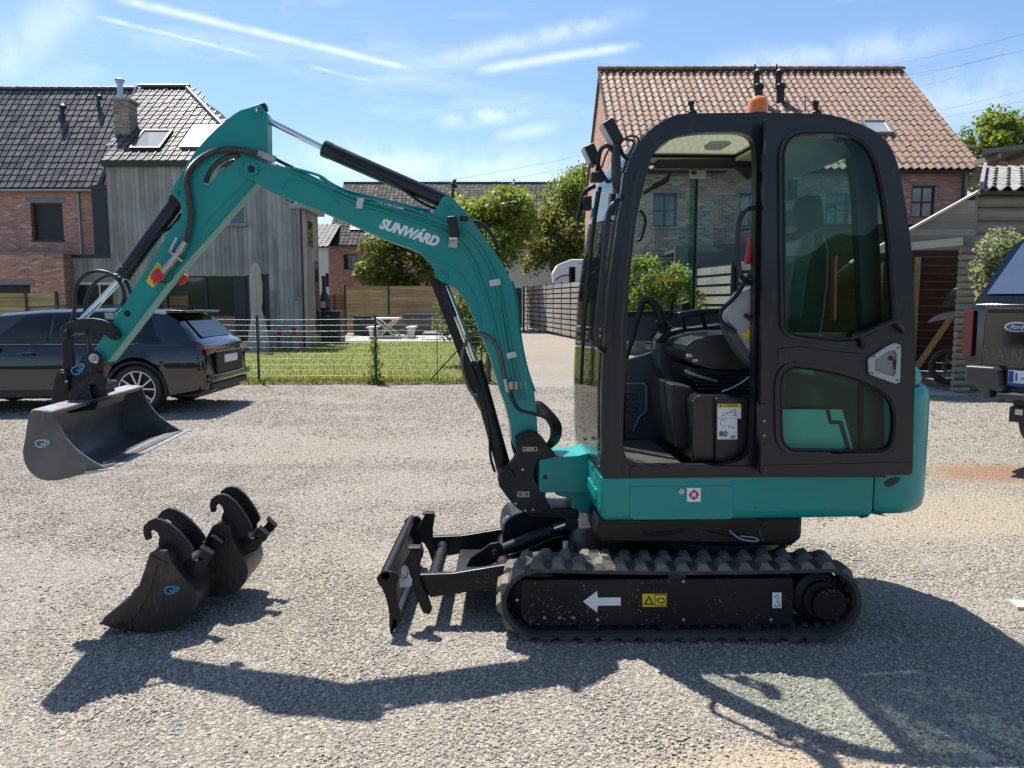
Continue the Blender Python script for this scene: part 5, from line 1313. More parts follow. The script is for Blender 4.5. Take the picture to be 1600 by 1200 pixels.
# ------------------------------------------------------------------ pickup truck at the right edge
def pickup():
    P = Pl((4.42, 7.5), R(-50)); u, n = P.d, P.n; at = P.at
    t = thing('pickup_truck', P.o + u * .95 + n * 2.5, 'black pickup truck with hard canopy and tow bar at the right edge, seen from behind', 'pickup truck')
    def loc(a, b, z): return P.o + u * a + n * b + Vector((0, 0, z))
    Wd = 1.92
    zt = at(1530, 474).z; zb = at(1520, 592).z - .0
    rows = []
    for b, ins, dz in ((0, .035, -.02), (.012, .012, -.008), (.04, 0, 0), (1.75, 0, 0), (3.2, 0, 0), (4.6, .02, -.18), (5.2, .10, -.30), (5.3, .2, -.4)):
        z1 = zt + dz; rows.append([loc(ins + .04, b, zb), loc(ins, b, zb + .15), loc(ins - .01, b, z1 - .3), loc(ins + .02, b, z1 - .05), loc(ins + .07, b, z1), loc(Wd - ins - .07, b, z1), loc(Wd - ins - .02, b, z1 - .05), loc(Wd - ins + .01, b, z1 - .3), loc(Wd - ins, b, zb + .15), loc(Wd - ins - .04, b, zb)])
    m = MB().grid(rows, closed_v=True); k = len(rows[0]); m.f.append(tuple(range(k))); m.f.append(tuple(range(len(m.v) - k, len(m.v)))); m.build('body', M['carpaint'], t, smooth=35)
    # canopy: narrows upward, rear window slanted
    zc = zt + .62; rows = []
    for b0, b1, f in ((.04, .30, 0), (.06, .36, .006), (1.7, 1.65, 0), (3.0, 2.6, 0), (3.9, 3.1, 0)):
        rows.append([loc(.08, b0, zt + .01), loc(.10, b0 + (b1 - b0) * .2, zt + .12), loc(.26, b1 - .02, zc - .08), loc(.36, b1, zc), loc(Wd - .36, b1, zc), loc(Wd - .26, b1 - .02, zc - .08), loc(Wd - .10, b0 + (b1 - b0) * .2, zt + .12), loc(Wd - .08, b0, zt + .01)])
    m = MB().grid(rows, closed_v=True); k = 8; m.f.append(tuple(range(k))); m.f.append(tuple(range(len(m.v) - k, len(m.v)))); cn = m.build('canopy', M['carpaint'], t, smooth=40)
    g = [loc(.15, .03 + .04, zt + .09), loc(Wd - .15, .07, zt + .09), loc(Wd - .37, .255, zc - .05), loc(.37, .255, zc - .05)]
    MB().prism([p - n * .012 for p in g], -n * .01).build('rear_window', M['truckglass'], cn, smooth=None)
    MB().bar(loc(.55, -.01, zt + .22), loc(1.0, .05, zt + .30), .025, .03).build('window_handle', M['cartrim'], cn, bevel=.006)
    # tailgate with lip, lettering and badge
    tg = MB().prism([loc(.17, -.012, zb + .03), loc(Wd - .17, -.012, zb + .03), loc(Wd - .17, -.012, zt - .03), loc(.17, -.012, zt - .03)], -n * .022).build('tailgate', M['carpaint'], t, smooth=None, bevel=.012)
    MB().prism([loc(.20, -.037, zt - .09), loc(Wd - .20, -.037, zt - .09), loc(Wd - .20, -.037, zt - .045), loc(.20, -.037, zt - .045)], -n * .02).build('tailgate_lip', M['cartrim'], tg, smooth=None, bevel=.006)
    MB().prism([loc(.72, -.06, zt - .075), loc(1.2, -.06, zt - .075), loc(1.2, -.06, zt - .055), loc(.72, -.06, zt - .055)], -n * .006).build('brake_light', M['redlens'], tg, smooth=None)
    z0, z1 = at(1546, 562).z, at(1546, 544).z; a0 = (at(1538, 555) - P.o).dot(u)
    lettering('embossed_lettering', 'RANGER', M['greyletter'], tg, loc(a0, -.0365, z0), u, -n, width=.70, height=(z1 - z0), bold=.002, spacing=1.9, ext=.004)
    c = at(1590, 511, -.036); e = MB(); 
    pts = lambda A, B: [c + u * math.cos(q) * A + Vector((0, 0, math.sin(q) * B)) for q in np.linspace(0, 2 * math.pi, 33)[:-1]]
    e.prism(pts(.105, .046), -n * .006, [pts(.094, .037)]); bd = e.build('oval_badge', M['chrome'], tg, smooth=None)
    MB().prism(pts(.0935, .0365), -n * .004).build('badge_field', M['badgeblue'], tg, smooth=None)
    lettering('badge_script', 'Ford', M['white'], tg, c - u * .058 - n * .0045 + Vector((0, 0, -.018)), u, -n, width=.116, height=.038, shear=.4)
    # lamps
    for a, b_ in ((-.012, .075), (Wd - .075, Wd + .012)):
        zt2, zb2 = at(1518, 484).z, at(1518, 560).z
        MB().prism([loc(a, -.004, zb2), loc(b_, -.004, zb2 + .02), loc(b_, -.004, zt2), loc(a, -.004, zt2)], -n * .028).build('tail_light', M['redlens'], t, smooth=None, bevel=.012)
    CP_ = "1508,571 1552,574 1558,579 1562,602 1567,606 1567,613 1556,612 1546,608 1547,623 1536,626 1531,613 1522,601 1511,598 1507,592"
    pf = lambda s, o: [at(float(a.split(',')[0]), float(a.split(',')[1]), o) for a in s.split()]
    # bumper
    zb1, zb0 = at(1515, 571).z, at(1515, 600).z
    off = -.20
    for s in (0, 1):
        f = (lambda a: a) if not s else (lambda a: Wd - a)
        MB().prism([q if not s else q + u * (Wd - 2 * (q - P.o).dot(u)) for q in pf(CP_, off)], n * .24).build('bumper_corner', M['bumper'], t, smooth=None, bevel=.018, seg=3)
    MB().prism([loc(.37, off - .02, zb0 - .04), loc(Wd - .37, off - .02, zb0 - .04), loc(Wd - .37, off - .02, zb0 - .095), loc(.37, off - .02, zb0 - .095)], n * .24).build('bumper_step', M['bumper'], t, smooth=None, bevel=.012)
    pl_z0 = at(1577, 598, -.1).z; a0 = (at(1575, 590, -.1) - P.o).dot(u)
    MB().prism([loc(.40, -.08, pl_z0 - .06), loc(Wd - .40, -.08, pl_z0 - .06), loc(Wd - .40, -.08, zb1), loc(.40, -.08, zb1)], n * .05).build('plate_recess', M['cartrim'], t, smooth=None)
    pt_ = MB().prism([loc(a0, -.10, pl_z0), loc(a0 + .52, -.10, pl_z0), loc(a0 + .52, -.10, pl_z0 + .115), loc(a0, -.10, pl_z0 + .115)], n * .012).build('number_plate', M['plate'], t, smooth=None)
    MB().prism([loc(a0 + .004, -.1025, pl_z0 + .004), loc(a0 + .045, -.1025, pl_z0 + .004), loc(a0 + .045, -.1025, pl_z0 + .111), loc(a0 + .004, -.1025, pl_z0 + .111)], n * .002).build('blue_band', M['plateblue'], pt_, smooth=None)
    lettering('plate_characters', '1-YS', M['plateblue'], pt_, loc(a0 + .06, -.1005, pl_z0 + .02), u, -n, width=.22, height=.075, bold=.001)
    MB().prism([loc(a0 - .01, -.10, pl_z0 - .028), loc(a0 + .53, -.10, pl_z0 - .028), loc(a0 + .53, -.10, pl_z0 - .004), loc(a0 - .01, -.10, pl_z0 - .004)], n * .014).build('plate_holder', M['plateblue'], t, smooth=None)
    # tow bar
    a, b_ = at(1553, 625, off), at(1572, 640, off)
    MB().prism([loc(.48, off, zb0 - .16), loc(.66, off, zb0 - .16), loc(.66, off, zb0 - .30), loc(.48, off, zb0 - .30)], n * .12).build('socket_plate', M['cartrim'], t, smooth=None, bevel=.008)
    MB().prism([loc(.53, off - .003, zb0 - .18), loc(.59, off - .003, zb0 - .18), loc(.59, off - .003, zb0 - .23), loc(.53, off - .003, zb0 - .23)], n * .002).build('small_label', M['pale'], t, smooth=None)
    MB().tube([loc(.86, -.0, zb0 - .28), loc(.86, -.20, zb0 - .30), loc(.86, -.28, zb0 - .24), loc(.86, -.28, zb0 - .16)], .02, 8, smooth=4).build('tow_bar', M['cartrim'], t)
    q = loc(.80, .22, zb0 - .34)
    MB().lathe([(.12, -.16), (.13, -.12), (.14, .12), (.12, .14)], q, (0, 0, 1), 18).build('silencer', M['greyplas'], t)
    for a, sgn in ((.0, -1), (Wd, 1)):
        for b in (2.0, 4.6):
            wheel(t, loc(a + sgn * -.02, b, .39), u * sgn, .39, .26, .24, 6, two=False)
    MB().prism([loc(.3, .5, .50), loc(Wd - .3, .5, .50), loc(Wd - .3, .5, zb + .05), loc(.3, .5, zb + .05)], n * 4.6).build('chassis', M['cartrim'], t, smooth=None)
    return t
M['truckglass'] = basic('sky_toned_glass', (0.20, 0.25, 0.33), 0.05, .55, var=.05, rvar=.01)  # reflected sky is partly put into the blue base colour
M['greyletter'] = basic('grey_embossed_letter', (0.10, 0.10, 0.10), .35, var=.1)
M['badgeblue'] = basic('badge_blue', (0.02, 0.05, 0.20), .25, var=.05, coat=.5)
M['bumper'] = basic('dark_grey_bumper', (0.050, 0.050, 0.052), .42, var=.15, dust=.3, dustc=(.14, .13, .12))
pickup()

# ------------------------------------------------------------------ motorhome behind the fence
def motorhome():
    Y = 39.6; a = pt(865, 420, Y); tp = pt(905, 405, Y); 
    t = thing('motorhome', (a.x + 3, Y + 1.1, 0), 'white motorhome with a small dark window behind the slatted fence', 'motorhome')
    x0 = a.x; zt = tp.z
    P = [Vector((x0 + .05, Y, .5)), Vector((x0 + 6.3, Y, .5)), Vector((x0 + 6.3, Y, zt - .1)), Vector((x0 + 6.2, Y, zt)), Vector((x0 + .9, Y, zt)), Vector((x0 + .2, Y, zt - .28)), Vector((x0 - .05, Y, zt - .7)), Vector((x0, Y, zt - 1.3))]
    MB().prism(P, (0, 2.2, 0)).build('body', M['white'], t, smooth=None, bevel=.06, seg=3)
    w0, w1 = pt(889, 438, Y), pt(899, 417, Y); MB().box((w0.x, Y - .02, w0.z - .1), (w1.x, Y - .005, w1.z)).build('window', M['carglass'], t, bevel=.01)
    c = [pt(x, y, Y - .012) for x, y in ((868, 438), (878, 431), (889, 430))]; MB().tube(c, .03, 6, smooth=4).build('stripe', M['ink'], t)
    bpiece('roof_seam', M['greyplas'], t, (x0 + 1.2, Y - .01, zt - .22), (x0 + 6.2, Y - .002, zt - .18))
    for x in (1.2, 5.0): wheel(t, (x0 + x, Y + .02, .36), (0, -1, 0), .36, .22, .22, 6, two=False)
motorhome()

# ------------------------------------------------------------------ motorcycle in the open bay
def motorcycle():
    Y = 14.6
    def a(px, py, dy=0): return pt(px, py, Y + dy)
    c = a(1483, 549); r = .345; c.z = r + .03
    t = thing('motorcycle', (c.x + .7, Y, .03), 'off road motorcycle with pale front mudguard parked in the open bay of the log shed', 'motorcycle')
    def mwheel(c, r):
        ax = Vector((.28, 1, 0)).normalized()
        w = MB().lathe([(r - .095, -.045), (r - .03, -.062), (r, -.035), (r, .035), (r - .03, .062), (r - .095, .045)], c, ax, 36, close=True).build('wheel', M['tyre_dusty'], t)
        x, y = frame(ax); m = MB()
        m.lathe([(r - .095, -.03), (r - .115, -.02), (r - .115, .02), (r - .095, .03)], c, ax, 32, close=True); m.lathe([(.03, -.07), (.05, -.05), (.05, .05), (.03, .07)], c, ax, 14)
        m.build('rim', M['cast'], w)
        m = MB()
        for k in range(28): q = 2 * math.pi * k / 28; m.cyl(c + ax * (.03 if k % 2 else -.03) + (x * math.cos(q + .3) + y * math.sin(q + .3)) * .04, c + (x * math.cos(q) + y * math.sin(q)) * (r - .07), .002, 4)
        o = m.build('spokes', M['bright_steel'], w, smooth=None); o['kind'] = 'stuff'
        MB().lathe([(.08, 0), (.13, 0), (.13, .004), (.08, .004)], c - ax * .065, ax, 24, close=True).build('brake_disc', M['bright_steel'], w)
    mwheel(c, r); c2 = c + Vector((1.42, .1, 0)); mwheel(c2, .33)
    top = c + Vector((.42, .05, .75))
    for dy in (-.09, .09): MB().tube([c + Vector((0, dy, 0)), c + Vector((.20, dy, .40)), top + Vector((0, dy, 0))], [.022, .022, .028], 8).build('fork_leg', M['cast'], t)
    m = MB(); P = [a(1451, 503), a(1462, 495), a(1476, 489), a(1496, 485), a(1512, 484), a(1512, 490), a(1494, 494), a(1474, 499)]
    m.prism([p + Vector((0, -.07, 0)) for p in P], (0, .14, 0)); m.build('front_mudguard', M['greyplas'], t, bevel=.012)
    P = [a(1475, 480), a(1480, 466), a(1492, 452), a(1506, 446), a(1510, 475), a(1496, 478)]
    MB().prism([p + Vector((0, -.10, 0)) for p in P], (0, .2, 0)).build('headlight_cowl', M['midgrey'], t, bevel=.02)
    MB().lathe([(.0, 0), (.05, .01), (.06, .04)], a(1480, 475, -.02), (1, .1, 0), 14).build('headlight', M['bright_steel'], t)
    MB().prism([top + Vector((.05, -.12, -.05)), top + Vector((.40, -.12, .05)), top + Vector((.60, -.12, -.15)), top + Vector((.15, -.12, -.30))], (0, .24, 0)).build('fuel_tank', M['greyplas'], t, bevel=.04, seg=3)
    MB().prism([top + Vector((.55, -.11, -.02)), top + Vector((1.25, -.11, .08)), top + Vector((1.25, -.11, .02)), top + Vector((.55, -.11, -.14))], (0, .22, 0)).build('seat', M['seat'], t, bevel=.02)
    MB().box((c.x + .52, Y - .14, .28), (c.x + .92, Y + .16, .62)).build('engine', M['cast'], t, bevel=.04)
    MB().tube([top, top + Vector((.1, .1, -.35)), c + Vector((.5, .1, .05)), c + Vector((.95, .1, .05)), c2], .022, 8).build('frame', M['cast'], t)
    MB().tube([top + Vector((.02, -.36, .12)), top + Vector((.04, -.1, .08)), top + Vector((.04, .2, .08)), top + Vector((.02, .42, .12))], .014, 8).build('handlebar', M['cast'], t)
M['tyre_dusty'] = basic('dusty_tyre', (0.07, 0.06, 0.05), .85, var=.3, scale=15)
motorcycle()
# ------------------------------------------------------------------ mini excavator
EX = thing('mini_excavator', (1.05, 4.07, 0), 'teal and charcoal mini excavator with open cab door, raised boom and ditching bucket', 'excavator')
def px(s): return [tuple(float(v) for v in q.split(',')) for q in s.split()]
def plt(name, plane, s, off, th, mat, parent=EX, holes=(), bevel=.004, smooth=None, seg=2, label=None):
    P = [plane.at(x, y, off) for x, y in (px(s) if isinstance(s, str) else s)]
    Hh = [[plane.at(x, y, off) for x, y in (px(h) if isinstance(h, str) else h)] for h in holes]
    return MB().prism(P, plane.n * th, Hh).build(name, mat, parent, smooth=smooth, bevel=bevel, seg=seg, label=label)
def pin(plane, x, y, r, o0, o1, mat, parent, name='pin', seg=20, cap=True):
    a, b = plane.at(x, y, o0), plane.at(x, y, o0) + plane.n * (o1 - o0)
    m = MB(); m.cyl(a, b, r, seg)
    if cap: m.cyl(a - plane.n * .006, a, r * .55, 6)
    return m.build(name, mat, parent, bevel=.002)
def fil(s, small=5, big=60):
    """round the corners of an outline: gentle turns fully, square ones by a small radius (pixels)"""
    P = [Vector(p) for p in (px(s) if isinstance(s, str) else s)]; out = []
    for i, p in enumerate(P):
        a, b = P[i - 1] - p, P[(i + 1) % len(P)] - p; la, lb = a.length, b.length; turn = math.degrees(math.acos(max(-1, min(1, -a.normalized().dot(b.normalized())))))
        if turn < 3: out.append(tuple(p)); continue
        d = min(big if turn < 50 else small, la * .46, lb * .46); A, B = p + a / la * d, p + b / lb * d
        for t in (0, .25, .5, .75, 1): out.append(tuple(A.lerp(p, t).lerp(p.lerp(B, t), t)))
    return out
def ring_px(s, sub=4):
    return [(v.x, v.y) for v in spline([Vector((x, y, 0)) for x, y in px(s)], sub, True)]

# ---- crawler tracks
Z0 = .1965; C1, C2 = .118, 1.468; RR = .172
def stad(s):
    """arc position, tangent, normal at length s of the belt's outer surface; the top run sags a little"""
    L1 = C2 - C1; A = math.pi * RR; s %= (2 * L1 + 2 * A)
    if s < L1:
        q = s / L1; z = RR - .012 * math.sin(math.pi * q) * (1 if q < .5 else 1); return (C1 + s, Z0 + z + .006), (1, 0), (0, 1)
    s -= L1
    if s < A: a = s / RR; return (C2 + math.sin(a) * RR, Z0 + math.cos(a) * RR + .006 * math.cos(a) * (a < 1.5)), (math.cos(a), -math.sin(a)), (math.sin(a), math.cos(a))
    s -= A
    if s < L1: return (C2 - s, Z0 - RR), (-1, 0), (0, -1)
    s -= L1; a = s / RR; return (C1 - math.sin(a) * RR, Z0 - math.cos(a) * RR), (-math.cos(a), math.sin(a)), (-math.sin(a), -math.cos(a))
LT = 2 * (C2 - C1) + 2 * math.pi * RR
TW = .235
lugv = [(-.036, 0, 0), (.036, 0, 0), (.036, 1, 0), (-.036, 1, 0), (-.018, .08, .024), (.016, .08, .024), (.024, .86, .021), (-.012, .86, .021)]
def track(y0, name='rubber_track'):
    rows = []; N_ = 120
    for i in range(N_):
        (x, z), tg, nm = stad(LT * i / N_); th = .026
        rows.append([Vector((x + nm[0] * o, y, z + nm[1] * o)) for y, o in ((y0, -.006), (y0 + .012, 0), (y0 + TW - .012, 0), (y0 + TW, -.006), (y0 + TW, -th), (y0 + TW - .05, -th), (y0 + .05, -th), (y0, -th))])
    tr = MB().grid(rows, True, True).build(name, M['rubber'], EX, smooth=40)
    nl = 39
    mb = MB(); k = TW * .53
    v = [(-.036, -.004, -.008), (.036, -.004, -.008), (.044, k, -.008), (-.028, k, -.008), (-.016, .014, .020), (.012, .014, .020), (.022, k * .86, .020), (-.006, k * .86, .020)]
    mb.add(v, [(0, 3, 2, 1), (4, 5, 6, 7), (0, 1, 5, 4), (1, 2, 6, 5), (2, 3, 7, 6), (3, 0, 4, 7)]); me = mb.mesh('lug', M['rubber_dust'], smooth=None)
    for i in range(nl):
        for side in (0, 1):
            (x, z), tg, nm = stad(LT * (i + .5 * side) / nl); t3 = Vector((tg[0], 0, tg[1])); n3 = Vector((nm[0], 0, nm[1])); w = Vector((0, 1 if not side else -1, 0))
            if side: R3 = Matrix((-t3, w, n3)).transposed().to_4x4()
            else: R3 = Matrix((t3, w, n3)).transposed().to_4x4()
            R3.translation = Vector((x, y0 if not side else y0 + TW, z)); piece('lug', me, tr, R3)
    # drive lugs inside the belt
    ms = []
    for i in range(60):
        (x, z), tg, nm = stad(LT * i / 60); t3 = Vector((tg[0], 0, tg[1])); n3 = Vector((nm[0], 0, nm[1])); q = Matrix((t3, Vector((0, 1, 0)), n3)).transposed().to_4x4(); q.translation = Vector((x, y0 + TW / 2, z)) - n3 * .032; ms.append(q)
    bx = MB().box((-.012, -.045, -.010), (.012, .045, .008)); o = scatter_mesh('drive_lugs', [tuple(v) for v in bx.v], bx.f, ms, M['rubber'], tr)
    return tr
YT = 3.46
for y0, s in ((YT, 1), (4.445, -1)):
    tr = track(y0)
    yo = y0 if s > 0 else y0 + TW                                  # outer side
    def yy(d): return yo + s * d
    # side frame, idler, sprocket and rollers
    Pt = Pl((0, yy(.028)), 0)
    A = "815,906 1236,903 1240,908 1240,972 1236,977 835,980 820,972 813,955"
    if s > 0:
        fr = plt('track_frame', Pt, A, 0, .19, M['trackpaint'], bevel=.008)
        # small raised cover
        plt('cover_plate', Pt, "996,914 1047,914 1047,960 996,960", -.003, .004, M['trackpaint'], fr, bevel=.001)
        for x, y in ((1068, 909), (808, 938)): pin(Pt, x, y, .0075, -.010, .0, M['bright_steel'], fr, 'bolt', 8, False)
        for x, y in ((851, 966), (874, 966), (896, 966), (934, 969), (1068.5, 969), (1205, 969)): pin(Pt, x, y, .0085, -.006, .004, M['bright_steel'], fr, 'bolt', 8, False)
        # decals
        plt('arrow_decal', Pt, "911,940 933,923.5 934,934 970,933.5 970,946 934,946.5 933,957", -.0025, .002, M['white'], fr, bevel=0)
        plt('warning_decal', Pt, "1004,928 1042,928 1042,948 1004,948", -.0055, .002, M['yellow'], fr, bevel=0)
        plt('warning_triangle', Pt, "1006,945 1014,930.5 1022,945", -.0070, .001, M['ink'], fr, ["1009.5,943 1014,934.5 1018.5,943"], bevel=0)
        plt('decal_frame', Pt, "1023,929 1041.5,929 1041.5,947 1023,947", -.0070, .001, M['ink'], fr, ["1024,930 1040.7,930 1040.7,946 1024,946"], bevel=0)
        plt('decal_symbol', Pt, ring_px("1026,938 1032,934 1038,936 1038,942 1031,943", 3), -.0070, .001, M['ink'], fr, [ring_px("1028,938.5 1032,935.5 1036.5,937 1036.5,940.8 1031,941.5", 3)], bevel=0)
        plt('hook_decal', Pt, "1207,926 1221,926 1221,950 1207,950", -.0025, .002, M['white'], fr, bevel=0)
        m = MB(); c = Pt.at(1214.5, 932.5, -.0035); m.tube([c + Vector((math.cos(q) * .009, 0, math.sin(q) * .009)) for q in np.linspace(0, 6.28, 17)[:-1]], .0014, 4, closed=True)
        m.tube([Pt.at(x, y, -.0035) for x, y in ((1214.5, 937), (1215, 941), (1218, 943), (1217.5, 947), (1213, 948), (1210.5, 945))], .0018, 4, smooth=3); m.build('hook_symbol', M['ink'], fr)
    else:
        fr = MB().box((.06, y0 + .02, .06), (1.3, y0 + TW - .03, .29)).build('track_frame', M['trackpaint'], EX, smooth=None, bevel=.008)
    for cx, nm in ((C1, 'idler'), (C2, 'sprocket')):
        MB().lathe([(.0, .0), (.05, .002), (.06, .012), (.12, .03), (.135, .035), (.138, .16), (.0, .16)] if nm == 'idler' else [(.0, .012), (.088, .012), (.092, .03), (.125, .045), (.13, .16), (0, .16)], (cx, yy(.035), Z0), (0, s, 0), 32).build(nm, M['trackpaint'], EX, smooth=35)
    for xr in (.36, .74, 1.13): MB().lathe([(0, 0), (.05, 0), (.052, .03), (.035, .04), (.035, .12), (.052, .13), (.052, .16), (0, .16)], (xr, yy(.03), .085), (0, s, 0), 20).build('track_roller', M['cast'], EX)
    MB().lathe([(0, 0), (.042, 0), (.042, .12), (0, .12)], (.775, yy(.03), .318), (0, s, 0), 20).build('carrier_roller', M['cast'], EX)
    if s > 0:
        pin(Pt, 1297, 945, .079, -.006, .03, M['trackpaint'], EX, 'motor_cover', 24, False)
        for k in range(5): a = k * 2 * math.pi / 5; q = Pt.at(1297, 945, -.006) + Vector((math.cos(a) * .04, 0, math.sin(a) * .04)); MB().cyl(q - Vector((0, .004, 0)), q, .005, 6).build('bolt', M['cast'], EX)
# ---- undercarriage centre and slew ring
MB().box((.30, YT + TW - .02, .17), (1.28, 4.46, .36)).build('cross_frame', M['black'], EX, smooth=None, bevel=.03)
MB().lathe([(.40, 0), (.40, .05), (.36, .06), (.36, .16), (.42, .17), (.42, .215)], (1.05, 4.07, .355), (0, 0, 1), 48).build('slew_ring', M['black'], EX)
MB().prism([(.44, 3.66, .42), (1.38, 3.68, .40), (1.43, 3.68, .44), (1.43, 3.68, .557), (.42, 3.66, .557), (.40, 3.66, .47)], (0, .86, 0)).build('belly_plate', M['black'], EX, smooth=None, bevel=.02)
m = MB()
m.tube([(.55, 3.70, .50), (.70, 3.66, .47), (.9, 3.68, .49), (1.1, 3.66, .46), (1.22, 3.66, .44)], .009, 6, smooth=5); m.tube([(1.24, 3.66, .53), (1.2, 3.63, .50), (1.22, 3.62, .44)], .003, 5, smooth=4)
m.build('loose_cable', M['hose'], EX)
MB().tube([(1.05, 3.62, .50), (1.10, 3.60, .465), (1.18, 3.60, .452), (1.17, 3.60, .470), (1.10, 3.60, .478)], .004, 5, smooth=4).build('wire_clip', M['bright_steel'], EX)

# ---- upper structure (turned 2.7 degrees)
PB = Pl((.42, 3.53), R(2.7)); D, Nn = PB.d, PB.n
def al(x, y, off=0): return (PB.at(x, y, off) - PB.o - Nn * off).dot(D)
def pb(a, b, z): return PB.o + D * a + Nn * b + Vector((0, 0, z))
def rrect(a0, a1, b0, b1, rs, ins, seg=8):
    """plan outline with corner radii rs = near-front, near-rear, far-rear, far-front"""
    out = []
    for (ca, cb, sa, sb, q0), r in zip(((a0, b0, 1, 1, 180), (a1, b0, -1, 1, 270), (a1, b1, -1, -1, 0), (a0, b1, 1, -1, 90)), rs):
        cx, cy = ca + sa * r, cb + sb * r
        for k in range(seg + 1):
            q = R(q0 + 90 * k / seg); out.append((cx + math.cos(q) * (r - ins), cy + math.sin(q) * (r - ins)))
    return out
def plan_loft(name, levels, args, mat, parent=EX, smooth=40, cap=True):
    rows = [[pb(a, b, z) for a, b in rrect(*args, ins)] for z, ins in levels]
    m = MB().grid(rows, closed_v=True); k = len(rows[0])
    if cap: m.f.append(tuple(range(k))); m.f.append(tuple(range(len(m.v) - k, len(m.v))))
    return m.build(name, mat, parent, smooth=smooth)
zB = PB.at(1100, 813).z; zC = PB.at(965, 747).z; zTop = PB.at(1431, 574, .05).z; zSeam = PB.at(1440, 602, .1).z
aSeam = al(1366, 780); aEnd = 1.665
B1 = 1.0
body = plan_loft('body_panel', [(zB - .004, .05), (zB + .003, .018), (zB + .018, .004), (zB + .05, 0), (zC - .004, 0), (zC, .004)], (-.002, aSeam - .004, 0, B1, (.035, .01, .01, .10)), M['teal'])
cw = plan_loft('rear_cover', [(zB + .004, .075), (zB + .012, .03), (zB + .035, .008), (zB + .08, 0), (zSeam - .06, .0), (zSeam - .02, .008), (zSeam - .004, .025)], (aSeam, aEnd, .002, B1, (.006, .24, .24, .01)), M['teal'])
plan_loft('engine_hood', [(zSeam, .03), (zSeam + .03, .022), (zTop - .03, .03), (zTop, .055)], (1.215, aEnd - .02, .03, B1 - .02, (.03, .2, .2, .03)), M['teal'])
# recess and panel lines
plt('inspection_panel', PB, "984,761 1146,759 1146,807 1140,811 990,812 984,808", -.0035, .004, M['teal'], body, bevel=.0012)
plt('key_lock', PB, ring_px("1065,763 1070,768 1065,773 1060,768", 4), -.009, .006, M['bright_steel'], body, bevel=.001)
k_ = plt('lifting_decal', PB, "1073.5,762.5 1095,762.5 1095,784 1073.5,784", -.006, .002, M['white'], body, bevel=0)
c = PB.at(1084.3, 773.2, -.0075); m = MB()
m.prism([c + D * math.cos(q) * .021 + Vector((0, 0, math.sin(q) * .021)) for q in np.linspace(0, 2 * math.pi, 25)[:-1]], -Nn * .001, [[c + D * math.cos(q) * .014 + Vector((0, 0, math.sin(q) * .014)) for q in np.linspace(0, 2 * math.pi, 25)[:-1]]]); m.build('red_ring', M['red'], k_, smooth=None)
for q in range(4):
    v = D * math.cos(q * math.pi / 2) + Vector((0, 0, math.sin(q * math.pi / 2))); w_ = Vector((0, 0, 1)) * math.cos(q * math.pi / 2) - D * math.sin(q * math.pi / 2)
    MB().prism([c + v * .027 + w_ * .0012, c + v * .027 - w_ * .0012, c + v * .009 - w_ * .005, c + v * .009 + w_ * .005], -Nn * .0014).build('red_wedge', M['red'], k_, smooth=None)
plt('exhaust_slot', PB, ring_px("1383,755 1392,748 1406,746 1403,754 1388,761", 4), -.002, .006, M['ink'], cw, bevel=.001)
plt('small_decal', PB, "1101,764 1110,764 1110,771 1101,771", -.0055, .001, M['teal'], body, bevel=0)
for x in (1180, 1290): pin(PB, x, 793, .004, -.003, .0, M['teal'], body, 'screw', 8, False)
# front nose: swing bracket
Pc = Pl((.02, 4.05), R(5))
plt('swing_bracket', Pc, "843,719 868,714 902,712 925,706 934,728 934,768 915,771 845,770 842,765", -.13, .26, M['teal'], bevel=.012, seg=3)
plt('bracket_web', Pc, "868,768 930,762 952,800 935,806 906,800 893,797 893,780 868,774", -.10, .20, M['teal'], bevel=.01)
pin(Pc, 852, 746, .012, -.134, .0, M['ink'], EX, 'grease_point', 12, False)
MB().prism([pb(-.012, .12, zB + .07), pb(.15, .0, zB + .01), pb(.3, .25, zB - .02), pb(.3, .75, zB - .02), pb(.15, .99, zB + .01), pb(-.012, .9, zB + .07)], (0, 0, .06)).build('nose_plate', M['teal'], EX, smooth=None, bevel=.01)
plt('emblem_decal', PB, "927,738 933,745 933,766 929,764 926,755", .20, .002, M['paleblue'], body, bevel=0)

# ---- cab
CO = "941.5,746 940,718 940,610 943,550 949,460 967,335 973,308 979,266 986,243 996,226 1012,206 1026,194 1042,185 1056,179.5 1072,177 1198,175.5 1290,178 1322,185 1344,204 1358,232 1366,268 1376,400 1384,746"
CI = "1004,727 986,723 977,712 973,694 974,650 976,610 979,550 980.5,497 985,410 995.5,335 1006,290 1015,254 1022,238 1030,228 1042,219 1060,212 1090,207 1150,206 1166,209 1176,217 1180,230 1181.5,260 1179,460 1177,640 1175,690 1172,706 1165,716 1152,722 1130,727"
CR = "1206,720 1206,230 1214,214 1230,208 1290,210 1314,216 1328,236 1338,300 1348,520 1350,720"
def locpts(s, off=0):
    if isinstance(s, str): s = px(s)
    return [((PB.at(x, y, off) - PB.o - Nn * off).dot(D), PB.at(x, y, off).z) for x, y in s]
LO, LI, LR = locpts(CO), locpts(fil(CI, 8)), locpts(fil(CR, 10))
def loc3(L, b): return [pb(a, b, z) for a, z in L]
cab = MB().prism(loc3(LO, 0), Nn * .055, [loc3(LI, 0), loc3(LR, 0)]).build('cab_frame', M['charcoal'], EX, smooth=35, bevel=.014, seg=3)
